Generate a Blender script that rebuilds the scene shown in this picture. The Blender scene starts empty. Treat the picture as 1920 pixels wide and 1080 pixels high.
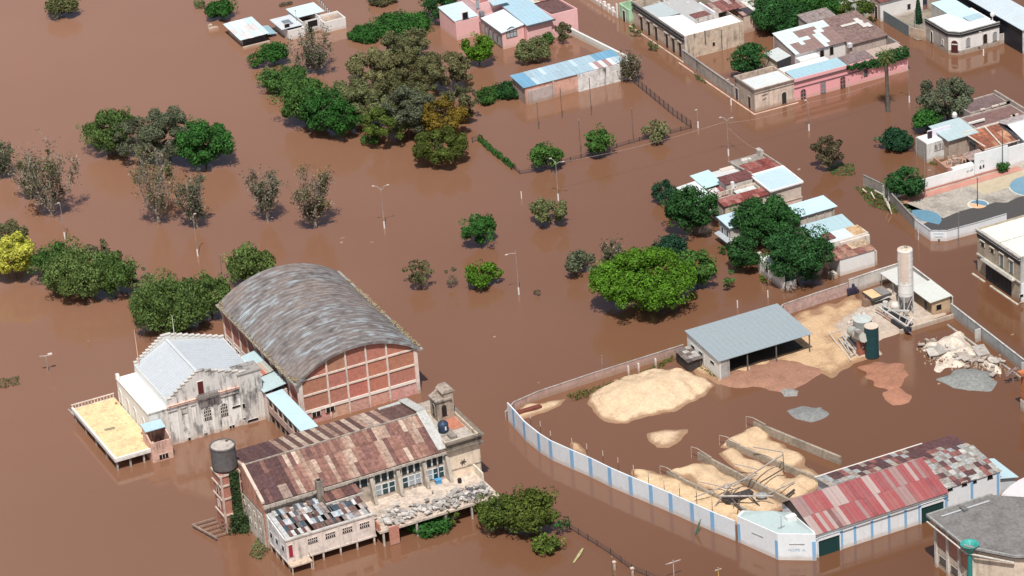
import bpy, bmesh, math, random
import numpy as np
from mathutils import Vector, Matrix

# ------------------------------------------------------------ camera, light, exposure
F0 = 6800.0; PITCH = math.radians(26.74); ROLL = math.radians(-4.32); HGT = 318.0; YAW = math.radians(24.3)
def _basis():
    fw = np.array([0, math.cos(PITCH), -math.sin(PITCH)]); rt = np.array([1, 0, 0.]); up = np.cross(rt, fw)
    c, s = math.cos(ROLL), math.sin(ROLL)
    r2, u2 = c*rt + s*up, -s*rt + c*up
    c, s = math.cos(YAW), math.sin(YAW)
    M = np.array([[c, s, 0], [-s, c, 0], [0, 0, 1]])      # world X runs along the cross street, Y along the other
    return M @ fw, M @ r2, M @ u2
FW, RT, UP = _basis()
CAM = np.array([FW[0]*HGT/FW[2], FW[1]*HGT/FW[2], HGT])
sc = bpy.context.scene
COL = sc.collection
cam = bpy.data.cameras.new('camera'); cam.sensor_width = 36.0; cam.lens = F0/1920*36; cam.clip_start = 5; cam.clip_end = 9000
co = bpy.data.objects.new('camera', cam); COL.objects.link(co)
m = Matrix.Identity(4)
for i in range(3):
    m[i][0] = RT[i]; m[i][1] = UP[i]; m[i][2] = -FW[i]; m[i][3] = CAM[i]
co.matrix_world = m
sc.camera = co
SUN_AZ = (.466, .885); SUN_EL = math.radians(61)
world = bpy.data.worlds.new('World'); sc.world = world; world.use_nodes = True
wn = world.node_tree; bg = wn.nodes['Background']
sky = wn.nodes.new('ShaderNodeTexSky'); sky.sky_type = 'NISHITA'; sky.sun_disc = False
sky.sun_elevation = SUN_EL; sky.sun_rotation = math.atan2(-SUN_AZ[0], -SUN_AZ[1])
sky.altitude = 20; sky.air_density = 1.0; sky.dust_density = 1.6; sky.ozone_density = 1.0
def cloudy_sky():
    N = wn.nodes; L = wn.links; tc = N.new('ShaderNodeTexCoord'); mp = N.new('ShaderNodeMapping'); mp.inputs['Scale'].default_value = (1, 1, 1.9); L.new(tc.outputs['Generated'], mp.inputs[0])
    n = N.new('ShaderNodeTexNoise'); n.noise_dimensions = '4D'; n.inputs['W'].default_value = CLOUD_SEED; n.inputs['Scale'].default_value = 2.3; n.inputs['Detail'].default_value = 4; n.inputs['Roughness'].default_value = .45; L.new(mp.outputs[0], n.inputs['Vector'])
    r = N.new('ShaderNodeMapRange'); r.interpolation_type = 'SMOOTHSTEP'; r.inputs[1].default_value = .46; r.inputs[2].default_value = .62; r.inputs[4].default_value = .8; L.new(n.outputs[0], r.inputs[0])
    mx = N.new('ShaderNodeMix'); mx.data_type = 'RGBA'; L.new(r.outputs[0], mx.inputs[0]); L.new(sky.outputs[0], mx.inputs[6]); mx.inputs[7].default_value = (CLOUD, CLOUD*.98, CLOUD*.97, 1); L.new(mx.outputs[2], bg.inputs[0])
CLOUD_SEED = 15.0; CLOUD = 10.0
cloudy_sky(); bg.inputs[1].default_value = 0.07
sl = bpy.data.lights.new('sun', 'SUN'); sl.energy = 4.6; sl.angle = math.radians(.53); sl.color = (1, .955, .89)
so = bpy.data.objects.new('sun', sl); COL.objects.link(so)
sd = Vector((SUN_AZ[0]*math.cos(SUN_EL), SUN_AZ[1]*math.cos(SUN_EL), -math.sin(SUN_EL)))
so.rotation_euler = sd.to_track_quat('-Z', 'Y').to_euler(); so.location = (0, 0, 200)
sc.view_settings.view_transform = 'Standard'; sc.view_settings.look = 'None'
sc.view_settings.exposure = 0; sc.view_settings.gamma = 1; sc.view_settings.use_curve_mapping = False
sc.cycles.max_bounces = 6; sc.cycles.transparent_max_bounces = 6; sc.cycles.use_denoising = True

# ------------------------------------------------------------ measuring: where a sight line meets a level or an upright plane
def ray(px, py): return FW*F0 + RT*(px-960) + UP*(540-py)
def G(px, py, z=0.):
    r = ray(px, py); p = CAM + r*((z-CAM[2])/r[2]); return Vector((p[0], p[1], z))
def onS(px, py, y):
    r = ray(px, py); p = CAM + r*((y-CAM[1])/r[1]); return p[0], p[2]
def onW(px, py, x):
    r = ray(px, py); p = CAM + r*((x-CAM[0])/r[0]); return p[1], p[2]
def up_h(x, y, ty):
    lo, hi = -5, 60
    for _ in range(40):
        mid = (lo+hi)/2; v = np.array([x, y, mid])-CAM
        if 540-F0*(v@UP)/(v@FW) > ty: lo = mid
        else: hi = mid
    return lo
def ppm(x, y): return F0/float((np.array([x, y, 0])-CAM)@FW)
rnd = random.Random(7)

# ------------------------------------------------------------ materials (colour = object colour x weathering)
MATS = {}
def mat(name, rough=.8, dirt=.3, streak=0., scale=.5, dcol=(.10, .085, .07), metal=0., bump=.0, spec=.3, fine=.25, fixed=None, anis=(1, 1, 1), thr=(.47, .72), tide=None):
    m = bpy.data.materials.new(name); m.use_nodes = True; nt = m.node_tree; N = nt.nodes; L = nt.links
    b = N['Principled BSDF']; b.inputs['Roughness'].default_value = rough; b.inputs['Metallic'].default_value = metal
    b.inputs['Specular IOR Level'].default_value = spec
    geo = N.new('ShaderNodeNewGeometry')
    if fixed: c = N.new('ShaderNodeRGB'); c.outputs[0].default_value = (*fixed, 1); csock = c.outputs[0]
    else: c = N.new('ShaderNodeObjectInfo'); csock = c.outputs['Color']
    def noise(sc_, vec=None, det=5, r=.6):
        n = N.new('ShaderNodeTexNoise'); n.inputs['Scale'].default_value = sc_; n.inputs['Detail'].default_value = det; n.inputs['Roughness'].default_value = r
        if vec is not None: L.new(vec, n.inputs['Vector'])
        else: L.new(geo.outputs['Position'], n.inputs['Vector'])
        return n.outputs['Fac']
    def ramp(s, a, bb, c0=0, c1=1):
        r = N.new('ShaderNodeMapRange'); r.inputs[1].default_value = a; r.inputs[2].default_value = bb; r.inputs[3].default_value = c0; r.inputs[4].default_value = c1
        L.new(s, r.inputs[0]); return r.outputs[0]
    def mixc(f, a, bb, mode='MIX'):
        x = N.new('ShaderNodeMix'); x.data_type = 'RGBA'; x.blend_type = mode
        if isinstance(f, float): x.inputs[0].default_value = f
        else: L.new(f, x.inputs[0])
        for s, i in ((a, 6), (bb, 7)):
            if isinstance(s, tuple): x.inputs[i].default_value = (*s, 1)
            else: L.new(s, x.inputs[i])
        return x.outputs[2]
    mp = N.new('ShaderNodeVectorMath'); mp.operation = 'MULTIPLY'; L.new(geo.outputs['Position'], mp.inputs[0]); mp.inputs[1].default_value = anis
    cur = csock
    if dirt > 0:
        f = ramp(noise(scale, mp.outputs[0], 7, .65), thr[0], thr[1], 0, dirt); cur = mixc(f, cur, dcol)
    if streak > 0:
        v = N.new('ShaderNodeVectorMath'); v.operation = 'MULTIPLY'; L.new(geo.outputs['Position'], v.inputs[0]); v.inputs[1].default_value = (1, 1, .09)
        f = ramp(noise(1.6, v.outputs[0], 4, .6), .5, .68, 0, streak)
        g = ramp(noise(.22), .4, .6); mm = N.new('ShaderNodeMath'); mm.operation = 'MULTIPLY'; L.new(f, mm.inputs[0]); L.new(g, mm.inputs[1])
        cur = mixc(mm.outputs[0], cur, dcol)
    if fine > 0:
        f = ramp(noise(1.7, None, 4), .3, .7, 1-fine, 1+fine*.4)
        k = N.new('ShaderNodeVectorMath'); k.operation = 'SCALE'; L.new(cur, k.inputs[0]); L.new(f, k.inputs['Scale']); cur = k.outputs[0]
    if tide:                                                   # mud line left by the flood: (height, strength, colour)
        sp = N.new('ShaderNodeSeparateXYZ'); L.new(geo.outputs['Position'], sp.inputs[0]); ad = N.new('ShaderNodeMath'); ad.operation = 'MULTIPLY_ADD'; ad.inputs[1].default_value = -tide[0]*.9; L.new(noise(.9, None, 4), ad.inputs[0]); L.new(sp.outputs[2], ad.inputs[2])
        cur = mixc(ramp(ad.outputs[0], -.1*tide[0], tide[0]*.45, tide[1], 0), cur, tide[2])
    L.new(cur, b.inputs['Base Color'])
    if bump > 0:
        bp = N.new('ShaderNodeBump'); bp.inputs['Strength'].default_value = 1; bp.inputs['Distance'].default_value = bump
        L.new(noise(3., None, 6), bp.inputs['Height']); L.new(bp.outputs[0], b.inputs['Normal'])
    MATS[name] = m; return m
mat('plaster', .85, .35, .45, fine=.14, tide=(1.2, .6, (.34, .22, .15)))
mat('plaster_clean', .75, .12, .15, fine=.06, dcol=(.35, .32, .28), tide=(1.1, .5, (.50, .38, .29)))
mat('plaster_ruin', .9, .45, .95, scale=.8, dcol=(.07, .065, .06), fine=.15)
mat('plaster_mould', .9, .62, .95, scale=.55, dcol=(.06, .06, .06), fine=.1, anis=(1, 1, .45), thr=(.52, .62), tide=(1.2, .5, (.5, .36, .28)))
mat('brickwork', .9, .3, .15, scale=.9, dcol=(.24, .14, .11), fine=.2, tide=(1.5, .5, (.45, .28, .2)))
mat('brick_pale', .9, .5, .3, scale=.5, dcol=(.62, .5, .45), fine=.3)
mat('sheet_metal', .5, .16, 0, scale=.35, dcol=(.34, .33, .31), spec=.35, fine=.08)
mat('rusty_sheet', .75, .6, 0, scale=.9, dcol=(.13, .055, .035), fine=.45)
mat('concrete', .9, .5, .35, scale=.35, dcol=(.09, .085, .08), fine=.3)
mat('roof_screed', .9, .6, 0, scale=.22, dcol=(.07, .065, .065), fine=.3)
mat('dark_metal', .6, .3, 0, fine=.2)
mat('rust_steel', .8, .5, .3, dcol=(.1, .04, .02), scale=1.2)
mat('timber', .85, .4, .2, fine=.35)
mat('paint', .5, .12, .1, fine=.08)
mat('sand', .97, .45, 0, scale=.5, dcol=(.56, .37, .22), fine=.16, bump=.35, tide=(.5, .85, (.30, .17, .10)))
mat('gravel', .95, .3, 0, scale=1.5, dcol=(.09, .09, .09), fine=.3, bump=.08)
mat('mud', .7, .5, 0, scale=.4, dcol=(.20, .10, .06), fine=.2, bump=.06)
mat('bark', .95, .4, .2, fine=.4)
mat('straw', .95, .4, 0, fine=.4, scale=2)
mat('print', .7, .2, .0, fine=.1)
def glass_mat():
    m = bpy.data.materials.new('window_glass'); m.use_nodes = True; b = m.node_tree.nodes['Principled BSDF']
    oi = m.node_tree.nodes.new('ShaderNodeObjectInfo'); m.node_tree.links.new(oi.outputs['Color'], b.inputs['Base Color'])
    b.inputs['Roughness'].default_value = .15; b.inputs['Specular IOR Level'].default_value = .5; MATS['glass'] = m
glass_mat()
def leaf_mat():
    m = bpy.data.materials.new('leaves'); m.use_nodes = True; nt = m.node_tree; N = nt.nodes; L = nt.links; b = N['Principled BSDF']
    oi = N.new('ShaderNodeObjectInfo'); geo = N.new('ShaderNodeNewGeometry')
    n = N.new('ShaderNodeTexNoise'); n.inputs['Scale'].default_value = .55; n.inputs['Detail'].default_value = 4; L.new(geo.outputs['Position'], n.inputs['Vector'])
    r = N.new('ShaderNodeMapRange'); r.inputs[1].default_value = .3; r.inputs[2].default_value = .7; r.inputs[3].default_value = .55; r.inputs[4].default_value = 1.6; L.new(n.outputs[0], r.inputs[0])
    w = N.new('ShaderNodeTexWhiteNoise'); w.noise_dimensions = '1D'; L.new(geo.outputs['Random Per Island'], w.inputs['W'])
    r2 = N.new('ShaderNodeMapRange'); r2.inputs[3].default_value = .7; r2.inputs[4].default_value = 1.35; L.new(w.outputs['Value'], r2.inputs[0])
    mu = N.new('ShaderNodeMath'); mu.operation = 'MULTIPLY'; L.new(r.outputs[0], mu.inputs[0]); L.new(r2.outputs[0], mu.inputs[1])
    k = N.new('ShaderNodeVectorMath'); k.operation = 'SCALE'; L.new(oi.outputs['Color'], k.inputs[0]); L.new(mu.outputs[0], k.inputs['Scale'])
    L.new(k.outputs[0], b.inputs['Base Color']); b.inputs['Roughness'].default_value = .7; b.inputs['Specular IOR Level'].default_value = .15
    tr = N.new('ShaderNodeBsdfTranslucent'); L.new(k.outputs[0], tr.inputs[0]); mx = N.new('ShaderNodeMixShader'); mx.inputs[0].default_value = .12
    L.new(b.outputs[0], mx.inputs[1]); L.new(tr.outputs[0], mx.inputs[2]); L.new(mx.outputs[0], N['Material Output'].inputs['Surface'])
    MATS['leaf'] = m
leaf_mat()
def water_mat():
    m = bpy.data.materials.new('flood_water'); m.use_nodes = True; nt = m.node_tree; N = nt.nodes; L = nt.links; b = N['Principled BSDF']
    geo = N.new('ShaderNodeNewGeometry')
    n = N.new('ShaderNodeTexNoise'); n.inputs['Scale'].default_value = .012; n.inputs['Detail'].default_value = 5; n.inputs['Distortion'].default_value = .6; L.new(geo.outputs['Position'], n.inputs['Vector'])
    cr = N.new('ShaderNodeValToRGB'); cr.color_ramp.elements[0].position = 0; cr.color_ramp.elements[0].color = (.135, .058, .027, 1)
    cr.color_ramp.elements[1].position = 1; cr.color_ramp.elements[1].color = (.312, .165, .108, 1); 
    # base colour runs from darker to paler brown along one direction, broken by noise
    ux = N.new('ShaderNodeVectorMath'); ux.operation = 'DOT_PRODUCT'; ux.inputs[1].default_value = (-.64, .77, 0); L.new(geo.outputs['Position'], ux.inputs[0])
    ad = N.new('ShaderNodeMath'); ad.operation = 'MULTIPLY_ADD'; ad.inputs[1].default_value = 90; L.new(n.outputs[0], ad.inputs[0]); L.new(ux.outputs['Value'], ad.inputs[2])
    mr = N.new('ShaderNodeMapRange'); mr.inputs[1].default_value = -85; mr.inputs[2].default_value = 245; L.new(ad.outputs[0], mr.inputs[0]); L.new(mr.outputs[0], cr.inputs[0]); L.new(cr.outputs[0], b.inputs['Base Color'])
    nr = N.new('ShaderNodeTexNoise'); nr.inputs['Scale'].default_value = .03; nr.inputs['Detail'].default_value = 3; L.new(geo.outputs['Position'], nr.inputs['Vector'])
    rr = N.new('ShaderNodeMapRange'); rr.inputs[1].default_value = .4; rr.inputs[2].default_value = .65; rr.inputs[3].default_value = .07; rr.inputs[4].default_value = .17; L.new(nr.outputs[0], rr.inputs[0]); L.new(rr.outputs[0], b.inputs['Roughness'])
    b.inputs['Roughness'].default_value = .09; b.inputs['IOR'].default_value = 1.64; b.inputs['Specular IOR Level'].default_value = .5
    n2 = N.new('ShaderNodeTexNoise'); n2.inputs['Scale'].default_value = .8; n2.inputs['Detail'].default_value = 4; L.new(geo.outputs['Position'], n2.inputs['Vector'])
    bp = N.new('ShaderNodeBump'); bp.inputs['Distance'].default_value = .012; bp.inputs['Strength'].default_value = 1; L.new(n2.outputs[0], bp.inputs['Height']); L.new(bp.outputs[0], b.inputs['Normal'])
    MATS['water'] = m
water_mat()

# ------------------------------------------------------------ mesh helpers
class MB:
    def __init__(s): s.v = []; s.f = []
    def poly(s, pts): n = len(s.v); s.v += [tuple(p) for p in pts]; s.f.append(tuple(range(n, n+len(pts)))); return s
    def box(s, x0, x1, y0, y1, z0, z1):
        n = len(s.v); s.v += [(x, y, z) for z in (z0, z1) for x, y in ((x0, y0), (x1, y0), (x1, y1), (x0, y1))]
        s.f += [tuple(n+i for i in f) for f in ((0, 3, 2, 1), (4, 5, 6, 7), (0, 1, 5, 4), (1, 2, 6, 5), (2, 3, 7, 6), (3, 0, 4, 7))]; return s
    def prism(s, pts, vec):                                   # polygon swept along vec
        n = len(s.v); k = len(pts); v = Vector(vec)
        s.v += [tuple(Vector(p)) for p in pts]+[tuple(Vector(p)+v) for p in pts]
        s.f.append(tuple(range(n+k-1, n-1, -1))); s.f.append(tuple(range(n+k, n+2*k)))
        for i in range(k): j = (i+1) % k; s.f.append((n+i, n+j, n+k+j, n+k+i))
        return s
    def bar(s, a, b, w, h=None):                              # square bar between two points
        a, b = Vector(a), Vector(b); d = b-a
        if d.length < 1e-6: return s
        d.normalize(); up = Vector((0, 0, 1)) if abs(d.z) < .95 else Vector((0, 1, 0)); r = d.cross(up).normalized(); u = r.cross(d); h = h or w
        return s.prism([a-r*w/2-u*h/2, a+r*w/2-u*h/2, a+r*w/2+u*h/2, a-r*w/2+u*h/2], b-a)
    def tube(s, pts, rad, n=7, cap=True):
        base = len(s.v); pts = [Vector(p) for p in pts]; R = rad if isinstance(rad, (list, tuple)) else [rad]*len(pts)
        for i, p in enumerate(pts):
            d = (pts[min(i+1, len(pts)-1)]-pts[max(i-1, 0)]).normalized(); up = Vector((0, 0, 1)) if abs(d.z) < .9 else Vector((1, 0, 0))
            r = d.cross(up).normalized(); u = r.cross(d)
            for k in range(n): a = 2*math.pi*k/n; s.v.append(tuple(p+r*math.cos(a)*R[i]+u*math.sin(a)*R[i]))
        for i in range(len(pts)-1):
            for k in range(n): k2 = (k+1) % n; s.f.append((base+i*n+k, base+i*n+k2, base+(i+1)*n+k2, base+(i+1)*n+k))
        if cap: s.f.append(tuple(base+k for k in range(n-1, -1, -1))); s.f.append(tuple(base+(len(pts)-1)*n+k for k in range(n)))
        return s
    def lathe(s, cx, cy, prof, n=24):                          # prof = [(r, z)...]
        base = len(s.v)
        for r, z in prof:
            for k in range(n): a = 2*math.pi*k/n; s.v.append((cx+r*math.cos(a), cy+r*math.sin(a), z))
        for i in range(len(prof)-1):
            for k in range(n): k2 = (k+1) % n; s.f.append((base+i*n+k, base+i*n+k2, base+(i+1)*n+k2, base+(i+1)*n+k))
        s.f.append(tuple(base+k for k in range(n-1, -1, -1))); s.f.append(tuple(base+(len(prof)-1)*n+k for k in range(n)))
        return s
def rootloc(p):
    v = Vector((0, 0, 0))
    while p is not None: v += p.location; p = p.parent
    return v
def ob(name, mb, mt, parent=None, col=(.5, .5, .5), label=None, kind=None, smooth=False, cat=None, group=None):
    me = bpy.data.meshes.new(name); o = bpy.data.objects.new(name, me); off = rootloc(parent)
    if parent is None and mb.v and kind != 'structure':
        xs = [v[0] for v in mb.v]; ys = [v[1] for v in mb.v]; off = Vector(((min(xs)+max(xs))/2, (min(ys)+max(ys))/2, 0)); o.location = off
    me.from_pydata([(v[0]-off[0], v[1]-off[1], v[2]-off[2]) for v in mb.v], [], mb.f)
    bm = bmesh.new(); bm.from_mesh(me); bmesh.ops.recalc_face_normals(bm, faces=bm.faces); bm.to_mesh(me); bm.free()
    if smooth: me.shade_smooth()
    me.materials.append(MATS[mt]); o.color = (*col, 1); COL.objects.link(o)
    if parent is not None: o.parent = parent
    if label: o['label'] = label
    if cat: o['category'] = cat; o['kind'] = 'thing'
    if group: o['group'] = group
    if kind: o['kind'] = kind
    return o
def thing(name, label, cat, loc=(0, 0, 0), group=None):
    o = bpy.data.objects.new(name, None); o.location = (loc[0], loc[1], 0 if len(loc) < 3 else loc[2]); o.empty_display_size = 1; COL.objects.link(o)
    o['label'] = label; o['category'] = cat; o['kind'] = 'thing'
    if group: o['group'] = group
    return o
UNIT = bpy.data.meshes.new('unit_sheet')
_b = MB().box(0, 1, 0, 1, 0, 1); UNIT.from_pydata(_b.v, [], _b.f)
UM = {}
def unit(mt):
    if mt not in UM: me = UNIT.copy(); me.materials.append(MATS[mt]); UM[mt] = me
    return UM[mt]
def inst(name, mt, parent, org, u, v, w, col):                # unit block sheared onto org + u, v, w
    o = bpy.data.objects.new(name, unit(mt)); off = rootloc(parent); M = Matrix.Identity(4)
    for i in range(3): M[i][0] = u[i]; M[i][1] = v[i]; M[i][2] = w[i]; M[i][3] = org[i]-off[i]
    o.parent = parent; o.matrix_local = M; o.color = (*col, 1); COL.objects.link(o); return o
def sheets(parent, P, U, V, nu, nv, pal, mt='rusty_sheet', th=.05, miss=0., jit=.03, name='roof_sheet', gap=.03, colf=None, seed=1):
    r = random.Random(seed); P, U, V = Vector(P), Vector(U), Vector(V); n = U.cross(V).normalized()
    if n.z < 0: n = -n
    for i in range(nu):
        for j in range(nv):
            if r.random() < miss: continue
            u = U/nu; v = V/nv; g = gap/u.length; h = gap/v.length
            o = P+u*(i+g/2)+v*(j+h/2)+n*(r.random()*jit)
            c = colf(i, j, r) if colf else r.choice(pal)
            if c is None: continue
            k = (.93+.12*r.random()) if mt == 'sheet_metal' else .85+.3*r.random(); inst(name, mt, parent, o, u*(1-g), v*(1-h)+n*(r.random()-.5)*jit*.5, n*th, tuple(min(.9, a*k) for a in c))
def B(name, x0, x1, y0, y1, z0, z1, mt, col, parent, label=None):
    return ob(name, MB().box(x0, x1, y0, y1, z0, z1), mt, parent, col, label)
def walls(t, x0, x1, y0, y1, hs, mt, col, z0=-1, cols=None):
    """four upright walls, tops sloping between the corner heights hs = (sw, se, ne, nw)"""
    if not isinstance(hs, (list, tuple)): hs = [hs]*4
    a, b, c, d = hs; th = .25
    cols = cols or {}
    def w(k, p, q, hp, hq, nrm):
        p, q = Vector(p), Vector(q)
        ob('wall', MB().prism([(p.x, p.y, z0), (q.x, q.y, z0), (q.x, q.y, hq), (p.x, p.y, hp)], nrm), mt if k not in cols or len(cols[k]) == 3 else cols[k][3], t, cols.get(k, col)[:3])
    w('S', (x0, y0), (x1, y0), a, b, (0, th, 0)); w('N', (x0, y1), (x1, y1), d, c, (0, -th, 0))
    f = lambda s, e: s+(e-s)*.02
    w('W', (x0, y0+th), (x0, y1-th), f(a, d), f(d, a), (th, 0, 0)); w('E', (x1, y0+th), (x1, y1-th), f(b, c), f(c, b), (-th, 0, 0))
def roof(t, x0, x1, y0, y1, hs, col, mt='sheet_metal', oh=.25, th=.12, name='roof', seams=1.1, seamcol=None):
    if not isinstance(hs, (list, tuple)): hs = [hs]*4
    a, b, c, d = hs
    fx = lambda x, y: (a*(x1-x)/(x1-x0)+b*(x-x0)/(x1-x0))*(y1-y)/(y1-y0)+(d*(x1-x)/(x1-x0)+c*(x-x0)/(x1-x0))*(y-y0)/(y1-y0)
    X0, X1, Y0, Y1 = x0-oh, x1+oh, y0-oh, y1+oh
    mb = MB().prism([(X0, Y0, fx(X0, Y0)), (X1, Y0, fx(X1, Y0)), (X1, Y1, fx(X1, Y1)), (X0, Y1, fx(X0, Y1))], (0, 0, th))
    o = ob(name, mb, mt, t, col)
    if seams:
        sm = MB(); alongx = abs(b-a)+abs(c-d) > abs(d-a)+abs(c-b)
        n = int(((Y1-Y0) if alongx else (X1-X0))/seams)
        for i in range(1, n):
            if alongx: y = Y0+(Y1-Y0)*i/n; sm.bar((X0, y, fx(X0, y)+th+.02), (X1, y, fx(X1, y)+th+.005), .05, .03)
            else: x = X0+(X1-X0)*i/n; sm.bar((x, Y0, fx(x, Y0)+th+.02), (x, Y1, fx(x, Y1)+th+.005), .05, .03)
        if sm.v: ob('seam', sm, mt, o, seamcol or tuple(k*.96 for k in col))
    return o
def parapet_building(t, x0, x1, y0, y1, h, mt, col, roofcol, pt=.3, ph=.5, cols=None, roofmt='roof_screed'):
    walls(t, x0, x1, y0, y1, h, mt, col, cols=cols)
    B('roof', x0+.25, x1-.25, y0+.25, y1-.25, h-ph-.2, h-ph, roofmt, roofcol, t)
def arcpts(w, h, n=9, rise=None):
    """outline of an arched opening: width w, total height h, springing below a round head"""
    r = rise or w/2; pts = [(-w/2, 0), (w/2, 0)]
    for i in range(n): a = math.pi*i/(n-1); pts.append((math.cos(a)*w/2, h-r+math.sin(a)*r))
    return pts
def opening(t, face, pos, a, z, w, h, arch=False, fcol=(.7, .7, .68), pcol=(.012, .014, .016), name='window', mt='glass', bars=(0, 0), fr=.12, hood=False, fmt='plaster_clean', proud=.1):
    """window or door on a wall facing -Y ('S') or -X ('W'); a = centre along the wall, z = sill height"""
    def P(u, v, d): return (a+u, pos-d, z+v) if face == 'S' else (pos-d, a+u, z+v)
    out = arcpts(w+2*fr, h+fr) if arch else [(-w/2-fr, -.0), (w/2+fr, -.0), (w/2+fr, h+fr), (-w/2-fr, h+fr)]
    inn = arcpts(w, h) if arch else [(-w/2, 0), (w/2, 0), (w/2, h), (-w/2, h)]
    mb = MB(); k = len(out)
    for i in range(k):
        j = (i+1) % k; mb.poly([P(*out[i], proud), P(*out[j], proud), P(*inn[j], proud), P(*inn[i], proud)])
        mb.poly([P(*out[i], 0), P(*out[j], 0), P(*out[j], proud), P(*out[i], proud)]); mb.poly([P(*inn[i], .015), P(*inn[j], .015), P(*inn[j], proud), P(*inn[i], proud)])
    nb, mbv = bars
    for i in range(nb): u = -w/2+w*(i+1)/(nb+1); mb.prism([P(u-.05, 0, .03), P(u+.05, 0, .03), P(u+.05, h-(w*.12 if arch else 0), .03), P(u-.05, h-(w*.12 if arch else 0), .03)], Vector(P(0, 0, .05))-Vector(P(0, 0, 0)))
    for i in range(mbv): v = h*(i+1)/(mbv+1); mb.prism([P(-w/2, v-.05, .03), P(w/2, v-.05, .03), P(w/2, v+.05, .03), P(-w/2, v+.05, .03)], Vector(P(0, 0, .05))-Vector(P(0, 0, 0)))
    if hood:
        u = w/2+fr+.12; mb.prism([P(-u, h+fr+.02, -.02), P(u, h+fr+.02, -.02), P(u, h+fr+.2, -.02), P(-u, h+fr+.2, -.02)], Vector(P(0, 0, .26))-Vector(P(0, 0, 0)))
    fo = ob(name, mb, fmt, t, fcol); ob('pane' if name == 'window' else 'leaf', MB().poly([P(*q, .02) for q in inn]), mt, fo, pcol)
    return fo
def openpx(t, face, pos, px, py, w, h, **k):
    """centre of the opening as measured on that wall"""
    a, z = (onS if face == 'S' else onW)(px, py, pos); return opening(t, face, pos, a, z-h/2, w, h, **k)

# ------------------------------------------------------------ the setting: flood water
def grid_sheet(name, mt, col, poly, hmax, edge, cell=.5, seed=0, rough=.12, base=-.3, kind='structure', parent=None, label=None, cat=None, lobes=None, group=None, z0=0., low=.6):
    """ground rising out of the water inside an outline; the shore forms where it dips under z = 0"""
    P = np.array([(p[0], p[1]) for p in poly]); mn = P.min(0)-1.5; mx = P.max(0)+1.5
    nx, ny = [max(3, int((mx[i]-mn[i])/cell)+1) for i in (0, 1)]
    X, Y = np.meshgrid(np.linspace(mn[0], mx[0], nx), np.linspace(mn[1], mx[1], ny), indexing='ij')
    ins = np.zeros(X.shape, bool); D = np.full(X.shape, 1e9)
    for i in range(len(P)):
        a = P[i]; b = P[(i+1) % len(P)]; d = b-a; L2 = (d**2).sum()+1e-9
        t = np.clip(((X-a[0])*d[0]+(Y-a[1])*d[1])/L2, 0, 1); D = np.minimum(D, np.hypot(X-a[0]-t*d[0], Y-a[1]-t*d[1]))
        c = ((a[1] > Y) != (b[1] > Y)) & (X < (b[0]-a[0])*(Y-a[1])/(b[1]-a[1]+1e-12)+a[0]); ins ^= c
    S = np.where(ins, D, -D)
    rg = np.random.RandomState(seed); nz = np.zeros(X.shape)
    for k in range(14):
        f = rg.uniform(.25, 2.2); th = rg.uniform(0, 6.28); nz += np.sin(f*(X*math.cos(th)+Y*math.sin(th))+rg.uniform(0, 6.28))/(1+f)/2.2
    S2 = S+nz*low
    Hh = np.where(S2 > 0, hmax*(1-np.exp(-S2/edge)), S2*.25)
    if lobes:
        for lx, ly, lh, lr in lobes: Hh = Hh+np.where(S > 0, lh*np.clip(1-np.hypot(X-lx, Y-ly)/lr, 0, 1)**1.0, 0)
    Hh = Hh+np.where(S2 > 0, nz*rough*np.clip(S2, 0, 1), 0)+z0
    if mt == 'sand' and hmax > 1:                                       # rain gullies and slip ribs run down the flanks
        gx, gy = P.mean(0); an = np.arctan2(Y-gy, X-gx); rr_ = np.hypot(X-gx, Y-gy)
        Hh = Hh-.20*(hmax/3)*np.abs(np.sin(an*11+nz*1.5+.4*rr_))*np.clip(S2/1.5, 0, 1)*np.clip(1.6-S2/(edge*1.1), 0, 1)
    keep = S > -1.3; idx = np.full(X.shape, -1); mb = MB()
    for i in range(nx):
        for j in range(ny):
            if keep[i, j]: idx[i, j] = len(mb.v); mb.v.append((X[i, j], Y[i, j], max(Hh[i, j], -.5)))
    for i in range(nx-1):
        for j in range(ny-1):
            q = (idx[i, j], idx[i+1, j], idx[i+1, j+1], idx[i, j+1])
            if min(q) >= 0: mb.f.append(tuple(int(z) for z in q))
    return ob(name, mb, mt, parent, col, label, kind, smooth=True, cat=cat, group=group)
ob('flood_water', MB().poly([(-6000, -6000, 0), (6000, -6000, 0), (6000, 6000, 0), (-6000, 6000, 0)]), 'water', None, kind='structure')
ob('submerged_ground', MB().poly([(-6000, -6000, -3), (6000, -6000, -3), (6000, 6000, -3), (-6000, 6000, -3)]), 'mud', None, (.3, .16, .1), kind='structure')

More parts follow.
